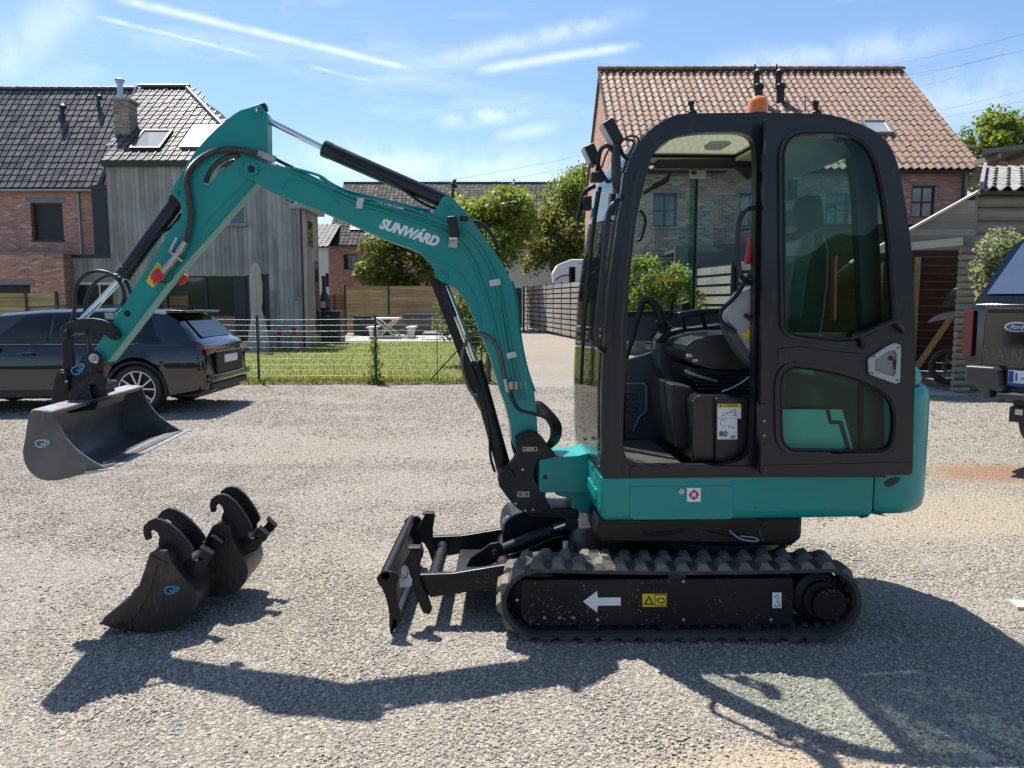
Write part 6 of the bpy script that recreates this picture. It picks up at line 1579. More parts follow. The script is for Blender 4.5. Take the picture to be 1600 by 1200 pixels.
# the rounded tube that forms the front pillar and the roof edge
MB().tube([PB.at(x, y, .036) for x, y in px("961,744 960,700 961,600 964,500 973,400 985,305 993,270 1004,244 1022,220 1046,202 1072,193.5 1110,191.5 1150,191.5 1190,191.5")], [.044, .044, .044, .044, .042, .040, .038, .036, .034, .033, .033, .033, .033, .033], 20).build('pillar_tube', M['charcoal'], cab, smooth=70)
roofp = LO[7:20]
# far side frame with its windows
LIF = locpts(fil("958,492 962,420 970,350 980,300 992,270 1004,259 1020,257 1222,259 1228,268 1232,330 1234,492", 8), .95)
LIL = locpts("972,531 1031,531 1024,549 974,564", .95)
far = MB().prism(loc3(LO, .95), Nn * .045, [loc3(LIF, .95), loc3(LIL, .95)]).build('far_side_frame', M['charcoal'], EX, smooth=35, bevel=.010)
# roof skin, headliner and rear wall between the sides
def sweep(name, pts, b0, b1, th, mat, smooth=40, inset=0):
    m = MB(); P0 = [pb(a, b0, z) for a, z in pts]; n = len(pts)
    nr = []
    for i in range(n):
        a0, z0 = pts[max(i - 1, 0)]; a1, z1 = pts[min(i + 1, n - 1)]; d = Vector((a1 - a0, z1 - z0)).normalized(); nr.append((d.y, -d.x))
    top = [(a - q[0] * inset, z - q[1] * inset) for (a, z), q in zip(pts, nr)]; bot = [(a + q[0] * (th), z + q[1] * (th)) for (a, z), q in zip(top, nr)]
    loop = top + bot[::-1]
    m.grid([[pb(a, b, z) for a, z in loop] for b in (b0, b1)], closed_v=True); m.f.append(tuple(range(len(loop)))); m.f.append(tuple(range(len(loop), 2 * len(loop))))
    return m.build(name, mat, cab, smooth=smooth)
smo = lambda L: [(v.x, v.y) for v in spline([Vector((a, z, 0)) for a, z in L], 3)]
rs_ = smo(LO[8:20])
sweep('roof_skin', [q for q in rs_ if .28 < q[0] < .36], .05, .955, .022, M['charcoal'], inset=-.004)
sweep('roof_skin', [q for q in rs_ if q[0] > .96], .05, .955, .022, M['charcoal'], inset=-.004)
za_ = np.interp(.2, [q[0] for q in rs_], [q[1] for q in rs_]); zb_ = np.interp(.97, [q[0] for q in rs_], [q[1] for q in rs_]); zm_ = max(q[1] for q in rs_)
rp = [pb(.335, .05, zm_ - .006), pb(.985, .05, zm_ - .006), pb(.985, .955, zm_ - .006), pb(.335, .955, zm_ - .006)]; rh = [pb(.37, .07, zm_ - .006), pb(.88, .07, zm_ - .006), pb(.88, .88, zm_ - .006), pb(.37, .88, zm_ - .006)]
MB().prism(rp, (0, 0, -.025), [rh]).build('roof_panel', M['charcoal'], cab, smooth=None, bevel=.004)
MB().prism([p + Vector((0, 0, -.008)) for p in rh], (0, 0, -.006)).build('roof_hatch_glass', M['hatch'], cab, smooth=None)
MB().prism([p + Vector((0, 0, -.03)) for p in [pb(.33, .06, zm_ - .01), pb(1.1, .06, zm_ - .01), pb(1.1, .94, zm_ - .01), pb(.33, .94, zm_ - .01)]], (0, 0, -.02), [[p + Vector((0, 0, -.034)) for p in rh]]).build('headliner', M['lining'], cab, smooth=None)
rw = locpts("1364,262 1372,380 1378,470")
# windscreen: upper and lower glass following the front edge
fe = [q for q in smo(LO[3:15]) if q[0] < .30]; gl = sweep('windscreen', fe, .06, .945, .006, M['glass_clear'], inset=.012)
lo_ = [LO[0], LO[1], LO[2], LO[3]]; sweep('lower_windscreen', [(a + .0, z) for a, z in lo_], .06, .945, .006, M['glass_clear'], inset=.012)
m = MB()
for (i, w_) in ((3, .022), (0, .04)):
    a, z = LO[i]; m.bar(pb(a + .010, .05, z + (.012 if i == 0 else 0)), pb(a + .010, .955, z + (.012 if i == 0 else 0)), .016, w_)
m.build('windscreen_rail', M['charcoal'], cab, smooth=None, bevel=.004)
rows = smo(LO[3:11])
for b in (.075, .915): m = MB().tube([pb(a + .004, b, z) for a, z in rows], .009, 6); m.build('windscreen_seal', M['black_plastic'], cab)
# rear window and lower rear wall
aR = LO[-2][0]
MB().prism([pb(aR - .03, .06, 1.35), pb(aR - .03, .94, 1.35), pb(aR - .06, .94, 2.22), pb(aR - .06, .06, 2.22)], D * .006).build('rear_glass', M['glass_clear'], cab, smooth=None)
MB().prism([pb(aR - .02, .055, zC), pb(aR - .02, .945, zC), pb(aR - .03, .945, 1.36), pb(aR - .03, .055, 1.36)], D * .03).build('rear_bulkhead', M['charcoal'], cab, smooth=None)
for b in (.03, .93): MB().bar(pb(aR - .01, b, zC), pb(aR - .05, b, 2.30), .06, .055, Nn).build('rear_pillar', M['charcoal'], cab, bevel=.012)
# near rear side glass, far glass
MB().prism([p + Nn * .0 for p in loc3(LR, .03)], Nn * .005).build('rear_side_glass', M['glass_clear'], cab, smooth=None)
sg = MB().prism(loc3([(a, z) for a, z in LIF if a < 9], .965), Nn * .005).build('far_glass', M['glass_clear'], cab, smooth=None)
MB().prism(loc3(LIL, .965), Nn * .005).build('far_glass', M['glass_clear'], cab, smooth=None)
zs = PB.at(1080, 492, .96).z; x0, x1 = al(1075, 400, .94), al(1084, 400, .94)
MB().prism([pb(x1, .945, zs), pb(x1 + .016, .945, zs), pb(x1 + .016, .945, PB.at(1080, 258, .94).z), pb(x1, .945, PB.at(1080, 258, .94).z)], Nn * .02).build('sliding_pane_frame', M['black_plastic'], cab, smooth=None)
MB().prism([pb(x0, .935, zs), pb(x1, .935, zs), pb(x1, .935, PB.at(1080, 258, .94).z), pb(x0, .935, PB.at(1080, 258, .94).z)], Nn * .006).build('pane_edge', M['glass_edge'], cab, smooth=None)
plt('window_sticker', PB, "1077,261.5 1103,261.5 1103,279.5 1077,279.5", .93, .001, M['pale'], cab, bevel=0)
plt('sticker_print', PB, "1080,267 1088,267 1088,273 1080,273", .928, .001, M['midgrey'], cab, bevel=0)
plt('yellow_strip', PB, "1025,435 1071,434 1071,439.5 1025,440.5", .93, .002, M['yellowlit'] if 'yellowlit' in M else M['yellow'], cab, bevel=0)
# far inner panels, lower side wall
plt('far_side_panel', PB, "978,492 1210,484 1210,540 978,532", .90, .03, M['midgrey'], cab, bevel=.006)
plt('far_panel_rail', PB, "976,487 1212,479 1212,486 976,494", .89, .03, M['black_plastic'], cab, bevel=.004)
plt('lower_side_wall', PB, "978,564 1030,548 1050,530 1175,530 1175,690 978,690", .91, .02, M['midgrey'], cab, bevel=.004)
plt('door_pocket', PB, "978,598 1008,598 1011,604 1011,640 1000,652 988,672 978,676", .895, .012, M['greyplas2'] if 'greyplas2' in M else M['midgrey'], cab, bevel=.003)
MB().tube([PB.at(x, y, .893) for x, y in ((978, 599), (1006, 599), (1010, 604), (1010, 641), (999, 652), (989, 674))], .004, 6).build('pocket_rim', M['greyplas'], cab)
for y in (620, 640): MB().tube([PB.at(985 + math.cos(q) * 11, y + math.sin(q) * 5, .892) for q in np.linspace(0, 6.28, 17)[:-1]], .003, 5, closed=True).build('cup_ring', M['black_plastic'], cab)
# floor, pedals, mat
MB().prism([pb(.03, .04, zC + .012), pb(aR - .03, .04, zC + .012), pb(aR - .03, .95, zC + .012), pb(.03, .95, zC + .012)], (0, 0, .012)).build('cab_floor', M['black_plastic'], cab, smooth=None)
MB().prism([pb(.14, .07, zC + .026), pb(.42, .07, zC + .026), pb(.42, .80, zC + .026), pb(.14, .80, zC + .026)], (0, 0, .008)).build('floor_mat', M['rubber'], cab, smooth=None, bevel=.003)
for b in (.28, .38, .6): 
    MB().bar(pb(.05, b, zC + .03), pb(.15, b, zC + .13), .07, .012).build('pedal', M['cast'], cab, bevel=.004)
    MB().tube([pb(.13, b, zC + .03), pb(.12, b, zC + .3), pb(.14, b, zC + .42)], .009, 8, smooth=3).build('travel_lever', M['cast'], cab)
# seat base with decals
sb = plt('seat_base', PB, "1082,722 1082,628 1090,618 1175,618 1177,640 1176,700 1166,718 1150,724", .10, .55, M['seatbase'] if 'seatbase' in M else M['black_plastic'], cab, bevel=.012)
plt('seat_base_front', PB, "1049,600 1084,606 1086,706 1058,700 1050,640", .22, .45, M['black_plastic'], cab, bevel=.01)
plt('side_cap', PB, "1118,622 1177,619 1177,704 1168,716 1150,722 1118,720", .075, .03, M['charcoal'], cab, bevel=.008)
plt('warning_decal', PB, "1121,631 1158,631 1158,654 1121,654", .072, .002, M['white'], cab, bevel=0)
plt('decal_header', PB, "1121,631 1158,631 1158,636.5 1121,636.5", .0705, .001, M['yellow'], cab, bevel=0)
lettering('decal_word', 'ATTENTION', M['ink'], cab, PB.at(1131, 635.9, .0695), D, -Nn, width=.066, height=.010)
plt('decal_triangle', PB, "1124,635.8 1126,632 1128,635.8", .0695, .001, M['ink'], cab, bevel=0)
MB().tube([PB.at(x, y, .070) for x, y in ((1127, 651), (1132, 647), (1138, 645), (1144, 643), (1148, 640), (1150, 644), (1146, 648), (1152, 650))], .0012, 4, smooth=3).build('decal_figure', M['ink'], cab)
plt('noise_decal', PB, "1121,654.5 1152,654.5 1152,686.5 1121,686.5", .072, .002, M['white'], cab, bevel=0)
lettering('noise_value', '80', M['ink'], cab, PB.at(1123.5, 682, .0705), D, -Nn, width=.040, height=.026, bold=.002)
lettering('noise_unit', 'dB', M['ink'], cab, PB.at(1141, 685, .0705), D, -Nn, width=.024, height=.014)
lettering('noise_symbol', 'L', M['ink'], cab, PB.at(1138.5, 668, .0705), D, -Nn, width=.008, height=.013)
lettering('noise_index', 'WA', M['midgrey'], cab, PB.at(1142.3, 668.5, .0705), D, -Nn, width=.014, height=.005)
MB().tube([PB.at(1130 + math.cos(q) * 4.5, 661 + math.sin(q) * 5, .0708) for q in np.linspace(.7, 5.6, 12)], .001, 4).build('noise_ear', M['midgrey'], cab)
# seat
plt('seat_cushion', PB, "1070,548 1072,540 1082,532 1110,524 1140,521 1190,520 1192,572 1150,578 1112,577 1085,570 1073,562", .26, .44, M['seat'], cab, bevel=.03, seg=4)
plt('seat_suspension', PB, "1075,572 1180,580 1180,612 1112,612 1096,600 1078,592", .30, .36, M['cast'], cab, bevel=.01)
m = MB()
for k in range(5): m.tube([PB.at(1078 + 3 * k, 584 + k * 6, .27), PB.at(1185, 584 + k * 6, .27)], .007, 6)
m.build('bellows_rib', M['seat'], cab)
MB().tube([PB.at(1070, 579, .26), PB.at(1092, 588, .25), PB.at(1120, 596, .25)], .008, 6, smooth=4).build('seat_slide_lever', M['bright_steel'], cab)
for x, y in ((1077, 556), (1086, 563)): MB().obox(PB.at(x, y, .25), D * .014, Nn * .01, (0, 0, .008)).build('seat_knob', M['greyplas'], cab, bevel=.003)
MB().tube([PB.at(1128, 612, .10), PB.at(1150, 603, .10), PB.at(1176, 585, .10)], .004, 6, smooth=4).build('belt_stalk', M['bright_steel'], cab)
plt('seat_back', PB, "1232,522 1236,460 1244,410 1256,372 1272,362 1290,366 1297,392 1296,440 1290,490 1284,530", .24, .46, M['seat'], cab, bevel=.035, seg=4)
plt('seat_side_bolster', PB, "1234,500 1236,440 1246,392 1258,366 1272,362 1274,380 1262,430 1254,500", .215, .05, M['seatlight'] if 'seatlight' in M else M['seat'], cab, bevel=.015, seg=3)
plt('headrest', PB, "1242,352 1240,326 1246,310 1262,304 1284,305 1289,330 1291,356 1270,362 1250,362", .30, .34, M['seat'], cab, bevel=.03, seg=4)
# consoles and joysticks: far (left of driver) and near
plt('console', PB, "1024,545 1025,530 1036,522 1064,516 1120,512 1170,520 1172,560 1120,570 1072,597 1050,598 1030,575", .74, .14, M['midgrey'], cab, bevel=.02, seg=3)
plt('console_top', PB, "1024,532 1036,519 1062,513 1130,506 1172,510 1172,522 1064,526 1030,538", .73, .16, M['black_plastic'], cab, bevel=.015)
c0, c1 = PB.at(1046, 524, .80), PB.at(1030, 498, .80)
MB().tube([c0 + (c1 - c0) * (k / 12) for k in range(13)], [.042 - .0016 * k + (.006 if k % 2 else 0) for k in range(13)], 14).build('joystick_bellows', M['black_plastic'], cab)
MB().tube([PB.at(x, y, .78) for x, y in ((1036, 505), (1030, 488), (1020, 472), (1010, 469), (1003, 476), (996, 500), (988, 530), (978, 562))], [.028, .026, .024, .022, .018, .014, .013, .012], 10, smooth=5).build('joystick_guard_bar', M['black_plastic'], cab)
MB().tube([PB.at(1046, 500, .84), PB.at(1049, 484, .84), PB.at(1050, 470, .84)], [.007, .008, .017], 8).build('switch_lever', M['black_plastic'], cab)
plt('radio_box', PB, "1066,474 1078,470 1080,492 1067,492", .86, .06, M['black_plastic'], cab, bevel=.006)
plt('armrest', PB, "1059,488 1098,483 1104,486 1103,492 1070,498 1060,496", .55, .10, M['seat'], cab, bevel=.01)
MB().tube([PB.at(1066, 494, .58), PB.at(1070, 515, .60)], .012, 8).build('armrest_post', M['cast'], cab)
MB().tube([PB.at(1096, 490, .58), PB.at(1102, 512, .60)], .012, 8).build('armrest_post', M['cast'], cab)
# raised near console with grey flank, safety lever
nc = plt('lever_console', PB, "1176,448 1158,456 1143,474 1135,500 1136,512 1150,530 1166,556 1178,572 1196,560 1196,448", .075, .10, M['greyplas'], cab, bevel=.012, seg=3)
plt('console_edge', PB, "1138,502 1148,512 1162,536 1178,562 1178,574 1160,556 1144,530 1136,512", .07, .11, M['midgrey'], cab, bevel=.005)
plt('yellow_tag', PB, "1160,521 1171,514 1175,524 1165,532", .069, .002, M['yellow'], cab, bevel=0)
MB().tube([PB.at(1163, 492, .06), PB.at(1178, 502, .05)], .010, 8).build('grab_knob', M['black_plastic'], cab)
lv = [(1176, 424), (1163, 442), (1150, 462), (1134, 478), (1126, 488), (1126, 500), (1138, 513), (1150, 518)]
MB().tube([PB.at(x, y, .07) for x, y in lv], .011, 8, smooth=5).build('safety_lever', M['cast'], cab)
MB().tube([PB.at(1167, 412, .07), PB.at(1172, 392, .07), PB.at(1175, 370, .07)], [.016, .017, .014], 10, smooth=4).build('red_grip', M['red'], cab)
MB().tube([PB.at(x, y, -.02 if 0 < i < 6 else .02) for i, (x, y) in enumerate(((1182, 325), (1168, 327), (1157, 340), (1153, 365), (1153, 400), (1157, 428), (1168, 440), (1182, 441)))], .012, 10, smooth=5).build('entry_handle', M['charcoal'], cab)
MB().tube([PB.at(x, y, .93) for x, y in ((1000, 328), (1007, 338), (1008, 350), (1002, 372), (996, 376))], .009, 8, smooth=4).build('far_handle', M['black_plastic'], cab)
MB().tube([PB.at(x, y, .90) for x, y in ((1006, 302), (1022, 292), (1040, 282), (1048, 270))], [.010, .016, .016, .008], 8, smooth=4).build('wiper_motor_arm', M['black_plastic'], cab)
plt('sun_visor', PB, "1022,263 1028,249 1182,246 1182,262 1170,264", .86, .05, M['ink'], cab, bevel=.006)
plt('speaker_pod', PB, "1146,262 1182,262 1180,272 1169,282 1162,276", .62, .2, M['ink'], cab, bevel=.006)
plt('roof_lamp', PB, "1110,220 1140,220 1144,224 1136,228 1112,227", .45, .12, M['greyplas'], cab, bevel=.004)
# sill step and bolts
plt('sill_step', PB, "985,729.5 1180,728 1180,742 985,744", -.010, .012, M['charcoal'], cab, bevel=.003)
# ---- door folded back along the cab
DO = "1188.5,744 1189,600 1193,400 1197,187 1200,183.5 1250,183 1310,185 1340,191 1370,206 1386,221 1397,240 1406,266 1415,320 1424,380 1427,440 1429.5,500 1431,580 1428.5,622 1426,742"
DU = "1227.5,440 1226,239 1232,221 1247,210.5 1290,209 1328,212 1352,227 1367,251 1376,290 1383,340 1388,380 1394,479 1395,493 1390,503 1340,529 1304,530.5 1241,521.5 1229,512"
DL = "1222,604 1225,586 1238,576 1280,580 1340,595 1376,613 1391,626 1396,645 1397,670 1391,697 1376,704 1238,702 1226,692 1223,680"
offD = -.085
DU, DL = fil(DU, 12), fil(DL, 12)
door = plt('cab_door', PB, fil(DO, 7), offD, .030, M['charcoal'], holes=[DU, DL], bevel=.009, seg=3, smooth=35)
def grow(s, k):
    P = px(s) if isinstance(s, str) else s; cx = sum(p[0] for p in P) / len(P); cy = sum(p[1] for p in P) / len(P); L = []
    for i, p in enumerate(P):
        a, b = Vector(P[i - 1]), Vector(P[(i + 1) % len(P)]); t = (b - a).normalized(); n = Vector((t.y, -t.x))
        if n.dot(Vector(p) - Vector((cx, cy))) < 0: n = -n
        L.append((p[0] + n.x * k, p[1] + n.y * k))
    return L
for S, nm in ((DU, 'upper'), (DL, 'lower')):
    plt('window_rib', PB, grow(S, 9 if nm == 'upper' else 11), offD - .012, .012, M['charcoal'], door, [grow(S, 3.5)], bevel=.005, seg=3, smooth=40)
    g = [PB.at(x, y, offD) for x, y in grow(S, 1.5)]; MB().tube(g, .006, 6, closed=True).build('window_seal', M['black_plastic'], door)
    plt('window_glass', PB, S, offD + .012, .005, M['glass_green'], door, bevel=0)
plt('waist_panel', PB, "1216,545 1250,541 1300,548 1345,552 1352,590 1300,578 1240,566 1216,574", offD - .008, .008, M['charcoal'], door, bevel=.006, smooth=40)
h = plt('latch_frame', PB, "1357,561 1386,541 1398,536 1407,538 1408.5,545 1407,597 1400,600 1361,586 1358,580", offD - .018, .016, M['greyplas'], door, ["1367,563 1388,549 1399,547 1402,553 1400,585 1396,588 1368,579"], bevel=.004)
plt('latch_recess', PB, "1366,562 1388,548 1400,546 1403,553 1401,586 1396,589 1367,580", offD - .006, .006, M['greydark'] if 'greydark' in M else M['greyplas'], h, bevel=.001)
pin(PB, 1393, 560, .010, offD - .016, offD - .004, M['ink'], h, 'lock_barrel', 12); plt('latch_tongue', PB, "1397,562 1402,564 1401,578 1398,578", offD - .014, .01, M['ink'], h, bevel=.002)
for x, y in ((1363, 583), (1366, 557), (1403, 594), (1404, 543)): pin(PB, x, y, .0042, offD - .022, offD - .017, M['cast'], h, 'screw', 8, False)
MB().tube([PB.at(x, y, o) for x, y, o in ((1348, 543, offD), (1346, 528, offD - .04), (1350, 522, offD - .05), (1395, 502, offD - .05), (1403, 505, offD - .045), (1412, 519, offD))], .011, 10, smooth=4).build('grab_bar', M['black_plastic'], door)
for y in (255, 300, 640, 700):
    MB().cyl(PB.at(1193, y + 14, offD + .04), PB.at(1193, y - 14, offD + .04), .011, 10).build('hinge', M['charcoal'], door)
for y in (658, 681): pin(PB, 1194.5, y, .006, offD - .006, offD + .0, M['bright_steel'], door, 'bolt', 8, False)
plt('hinge_plate', PB, "1188,630 1198,630 1198,694 1188,694", offD - .004, .05, M['charcoal'], door, bevel=.003)
plt('lower_sill', PB, "1192,727 1424,722 1424,741 1192,743", offD - .004, .006, M['charcoal'], door, bevel=.002)
# side panel seen through the lower door glass, its sunlit look put into lighter teal
sp_ = plt('lit_side_panel', PB, "1206,640 1316,640 1322,660 1336,712 1206,712", -.030, .010, M['teal_lit'] if 'teal_lit' in M else M['teal'], EX, bevel=.002)
plt('stripe_decal', PB, "1290,640 1296,640 1300,657 1316,657 1331,706 1323,706 1311,663 1296,663", -.033, .002, M['ink'], sp_, bevel=0)
MB().tube([PB.at(1150 + 0, 0, 0)] * 0 + [PB.at(1300, 500, .3), PB.at(1302, 400, .3)], .02, 6).build('extinguisher', M['red'], cab)
# ---- roof fittings
b_, t_ = PB.at(1184, 176, .35), PB.at(1184, 150, .35)
bc = MB().lathe([(.042, -.02), (.045, -.012), (.045, -.006)], b_, (0, 0, 1), 20).build('beacon_base', M['black_plastic'], EX)
hb = t_.z - b_.z
MB().lathe([(.047, -.006), (.048, hb * .55), (.043, hb * .78), (.029, hb * .93), (.010, hb), (.0005, hb + .001)], b_, (0, 0, 1), 24).build('beacon_lens', M['orange'], bc)
for x in (1082, 1276):
    p = PB.at(x, 178, .06); MB().lathe([(.024, -.008), (.02, .01), (.011, .018), (.011, .042), (.016, .044), (.014, .056)], p, (-.15, 0, 1), 12).build('roof_bolt', M['black_plastic'], EX)
MB().cyl(PB.at(1258, 176, .6), PB.at(1258, 150, .6), .003, 5).build('aerial', M['ink'], EX)
# work lights on brackets at the upper front corner
def worklight(x, y, off, s):
    c = PB.at(x, y, off); ax = (-D * .86 - Nn * .05 + Vector((0, 0, -.28))).normalized(); up = Vector((0, 0, 1)) - ax * ax.z; up.normalize(); sd = ax.cross(up)
    tilt = Matrix.Rotation(R(22), 3, Nn); ax = tilt @ ax; up = tilt @ up; sd = ax.cross(up)
    o = MB().obox(c, ax * .026 * s, sd * .045 * s, up * .055 * s).build('work_light', M['black_plastic'], EX, bevel=.006)
    MB().obox(c + ax * .027 * s, ax * .003, sd * .040 * s, up * .050 * s).build('lens', M['pale'], o, bevel=.002); 
    m = MB()
    for k in (-1, 0, 1): m.obox(c - ax * .028 * s + up * .028 * k * s, ax * .004, sd * .038 * s, up * .004)
    m.build('cooling_fin', M['black_plastic'], o, smooth=None)
    return c
for s_, o_ in (("942,192 957,182 976,217 961,227", -.05), ("913,229 928,222 939,248 931,258 925,256", .46)):
    wl_ = plt('work_light', PB, s_, o_, .10, M['black_plastic'], bevel=.006)
    q = px(s_); plt('lens', PB, [(q[0][0] - 2, q[0][1] + 1), (q[0][0] + 1, q[0][1]), (q[3][0], q[3][1] - 2) if len(q) == 4 else (924, 254), (q[3][0] - 3, q[3][1] - 2) if len(q) == 4 else (921, 252)], o_ + .008, .084, M['pale'], wl_, bevel=.001)
MB().tube([PB.at(x, y, .02) for x, y in ((966, 224), (972, 240), (982, 250))], .009, 8, smooth=3).build('light_bracket', M['black'], EX)
MB().tube([PB.at(x, y, .45) for x, y in ((935, 258), (940, 270), (950, 285))], .010, 8, smooth=3).build('light_bracket', M['black'], EX)
m = MB()
for k, P in enumerate((((968, 226), (980, 214), (995, 214), (999, 224)), ((966, 232), (975, 218), (990, 222), (984, 238), (975, 244)), ((940, 262), (950, 236), (962, 230), (974, 236)))): m.tube([PB.at(x, y, .0 + .1 * k) for x, y in P], .005, 6, smooth=5)
m.build('light_cable', M['hose'], EX)
mir = MB(); c = PB.at(963, 262, -.03)
mir.lathe([(.0, -.018), (.03, -.014), (.038, .0), (.035, .01), (.0, .012)], (0, 0, 0), (1, 0, 0), 20)
for v in mir.v: w_ = v.copy(); v.xyz = c + D * w_.x * 1.1 + Nn * w_.y * 1.5 + Vector((0, 0, w_.z * 3.0)) + D * (-.10 * w_.z)
mi = mir.build('side_mirror', M['black_plastic'], EX)
MB().tube([PB.at(x, y, o) for x, y, o in ((958, 236, -.02), (948, 228, .0), (938, 236, .05), (934, 262, .1), (932, 285, .12))], .010, 8, smooth=4).build('mirror_arm', M['black'], EX)
m = MB(); m.obox(PB.at(933, 277, .1), D * .03, Nn * .03, (0, 0, .022)); m.obox(PB.at(917, 318, .5), D * .022, Nn * .03, (0, 0, .035)); m.build('bracket_block', M['black_plastic'], EX, bevel=.006)
MB().tube([PB.at(x, y, .5) for x, y in ((930, 290), (914, 300), (908, 320), (902, 346))], .012, 8, smooth=4).build('wiper_linkage', M['black'], EX)
for o, P in ((.42, ((938, 292), (930, 340), (921, 420), (912, 520), (908, 600))), (.50, ((934, 300), (926, 360), (915, 450), (909, 530)))): MB().tube([PB.at(x, y, o) for x, y in P], .010, 6, smooth=4).build('wiper_arm', M['black'], EX)
# far front pillar edge and guard
plt('front_guard_post', PB, "938,300 946,300 932,400 921,500 916,560 913,690 905,690 907,560 911,500 920,400", .80, .03, M['charcoal'], EX, bevel=.006)
plt('near_light_post', PB, "975,268 984,268 981,305 970,305", -.01, .05, M['charcoal'], cab, bevel=.006)
MB().tube([PB.at(x, y, o) for x, y, o in ((972, 309, .0), (962, 316, -.03), (951, 335, -.05), (944, 400, -.06), (937, 470, -.06), (932, 520, -.06), (936, 540, -.04), (945, 549, .0))], .0125, 10, smooth=5).build('front_handrail', M['charcoal'], EX)
for x, y in ((915, 686), (937, 731)): pin(PB, x, y, .008, .30 if x < 930 else -.01, .34 if x < 930 else .02, M['black_plastic'], EX, 'glass_clip', 8)

# ---- boom, dipper arm, cylinders (their common plane is turned 5 degrees)
BM = "385,252 400,249 417,257 436,260 455,262 475,268 495,278 515,289 535,299 556,306 577,312 606,321 635,329 660,332 677,332 684,322 690,310 697,306 704,307 710,312 726,330 740,347 752,364 767,385 779,402 790,420 798,438 804,460 808,485 811,515 815,540 820,565 828,590 835,615 838,640 840,673 846,695 838,708 822,712 806,704 800,690 798,665 790,633 782,612 774,585 767,560 758,538 750,520 744,504 737,490 730,475 722,462 712,451 700,444 690,441 681,434 678,420 671,410 664,402 655,394 640,387 610,377 572,360 540,346 515,335 496,327 477,320 455,311 432,303 415,294 400,285 388,279 379,270 378,260"
boom = plt('boom', Pc, BM, -.075, .15, M['teal'], bevel=.008, seg=3, smooth=30)
AR = "388,168 400,163 407,164 411,170 417,176 418,240 416,256 410,272 402,285 370,320 339,356 297,403 257,450 215,505 172,561 167,566 158,566 150,558 146,548 162,524 180,498 197,468 215,440 229,418 243,395 256,374 270,352 280,342 284,333 283,320 274,308 265,300 274,284 285,267 296,249 308,232 322,216 336,202 350,190 365,178 377,171"
AH = "317,284 320,274 327,262 335,253 344,246 355,241 366,239 369,243 366,252 356,259 343,268 331,283 325,290 319,290"
arm = plt('dipper_arm', Pc, AR, -.058, .116, M['teal'], bevel=.006, seg=3, smooth=30, holes=[AH])
# stiffening ribs and welds
def weld(plane, s, off, r, mat, parent, name='weld_seam'): return MB().tube([plane.at(x, y, off) for x, y in px(s)], r, 6, smooth=5).build(name, mat, parent)
weld(Pc, "440,296 449,283 470,283 492,289 510,300 530,320", -.0755, .0045, M['teal'], boom)
weld(Pc, "664,400 690,410 715,425 732,445 745,475 752,510", -.0755, .005, M['teal'], boom)
weld(Pc, "388,282 350,318 330,340 310,365", -.0585, .004, M['teal'], arm)
# flange plates under the arm and boom (show as thin lighter edges)
for s, pl_, o0, w_, par in (("400,287 339,358 297,405 257,452 215,507 174,562", Pc, -.064, .128, arm),):
    P = [pl_.at(x, y, 0) for x, y in px(s)]
    m = MB(); rows = [[p - Pc.n * .066 for p in P], [p + Pc.n * .066 for p in P]]; up = Vector((0, 0, -.004)) + Pc.d * .003
    m.grid([rows[0], rows[1], [p + up for p in rows[1]], [p + up for p in rows[0]]], closed_u=True); m.build('flange_plate', M['teal'], par, smooth=None)
# bosses and pins
for x, y, r, par, mt, o in ((392, 264, .034, boom, 'teal', -.088), (401, 176, .022, arm, 'teal', -.066), (276, 300, .014, arm, 'teal', -.066), (700, 320, .020, boom, 'teal', -.085), (692, 432, .026, boom, 'teal', -.086), (198.5, 490, .016, arm, 'cast', -.062)):
    pin(Pc, x, y, r, o, .08, M[mt], par, 'pin_boss', 24)
pin(Pc, 392, 264, .017, -.095, -.08, M['cast'], boom, 'joint_pin', 12)
plt('head_cap', Pc, "403,163 414,160 416,170 406,172", -.03, .06, M['cast'], arm, bevel=.004)
def hyd(name, a, b, c, rb, rr, off, parent=EX, gland=True, tubes=True, plane=Pc, mat='charcoal'):
    """hydraulic cylinder: eye a, barrel end b, rod eye c (pixels)"""
    A, B, C = (plane.at(*p, off) for p in (a, b, c)); d = (B - A).normalized()
    o = MB().lathe([(rb * .3, 0), (rb * .95, .012), (rb, .03), (rb, (B - A).length - .045), (rb * 1.06, (B - A).length - .042), (rb * 1.06, (B - A).length - .006), (rb * .9, (B - A).length), (rr, (B - A).length)], A, d, 28).build(name, M[mat], parent)
    dc = (C - B).normalized(); MB().cyl(B - dc * .02, C, rr, 18).build('piston_rod', M['chrome'], o)
    m = MB(); m.lathe([(rr * 2.0, -.035), (rr * 2.0, .035)], C, plane.n, 20); m.lathe([(rb * .8, -.04), (rb * .8, .04)], A - d * rb * .2, plane.n, 20); m.build('rod_eye', M['cast'], o)
    if tubes:
        s_ = d.cross(plane.n).normalized(); s_ = s_ if s_.z < 0 else -s_
        P = [A + d * .03 + s_ * (rb + .012), A + d * .12 + s_ * (rb + .012) - plane.n * .01, A + d * ((B - A).length * .45) - plane.n * (rb * .9) + s_ * rb * .5, A + d * ((B - A).length - .07) - plane.n * (rb * .95) + s_ * rb * .1, A + d * ((B - A).length - .045) - plane.n * (rb)]
        MB().tube(P, .0075, 8, smooth=5).build('steel_pipe', M['cast'], o)
    return o
hyd('stick_cylinder', (697, 316), (504, 231), (405, 181), .040, .0155, 0)
hyd('bucket_cylinder', (276, 316), (192, 432), (122, 507), .038, .016, 0)
bc_ = hyd('boom_cylinder', (790, 741), (741, 614 - 50), (692, 436), .040, .018, 0, mat='black')
plt('cylinder_guard', Pc, "671,437 676,434 682,437 690,452 712,505 735,565 752,612 738,616 722,570 700,512 681,463", -.052, .014, M['black'], boom, bevel=.003)
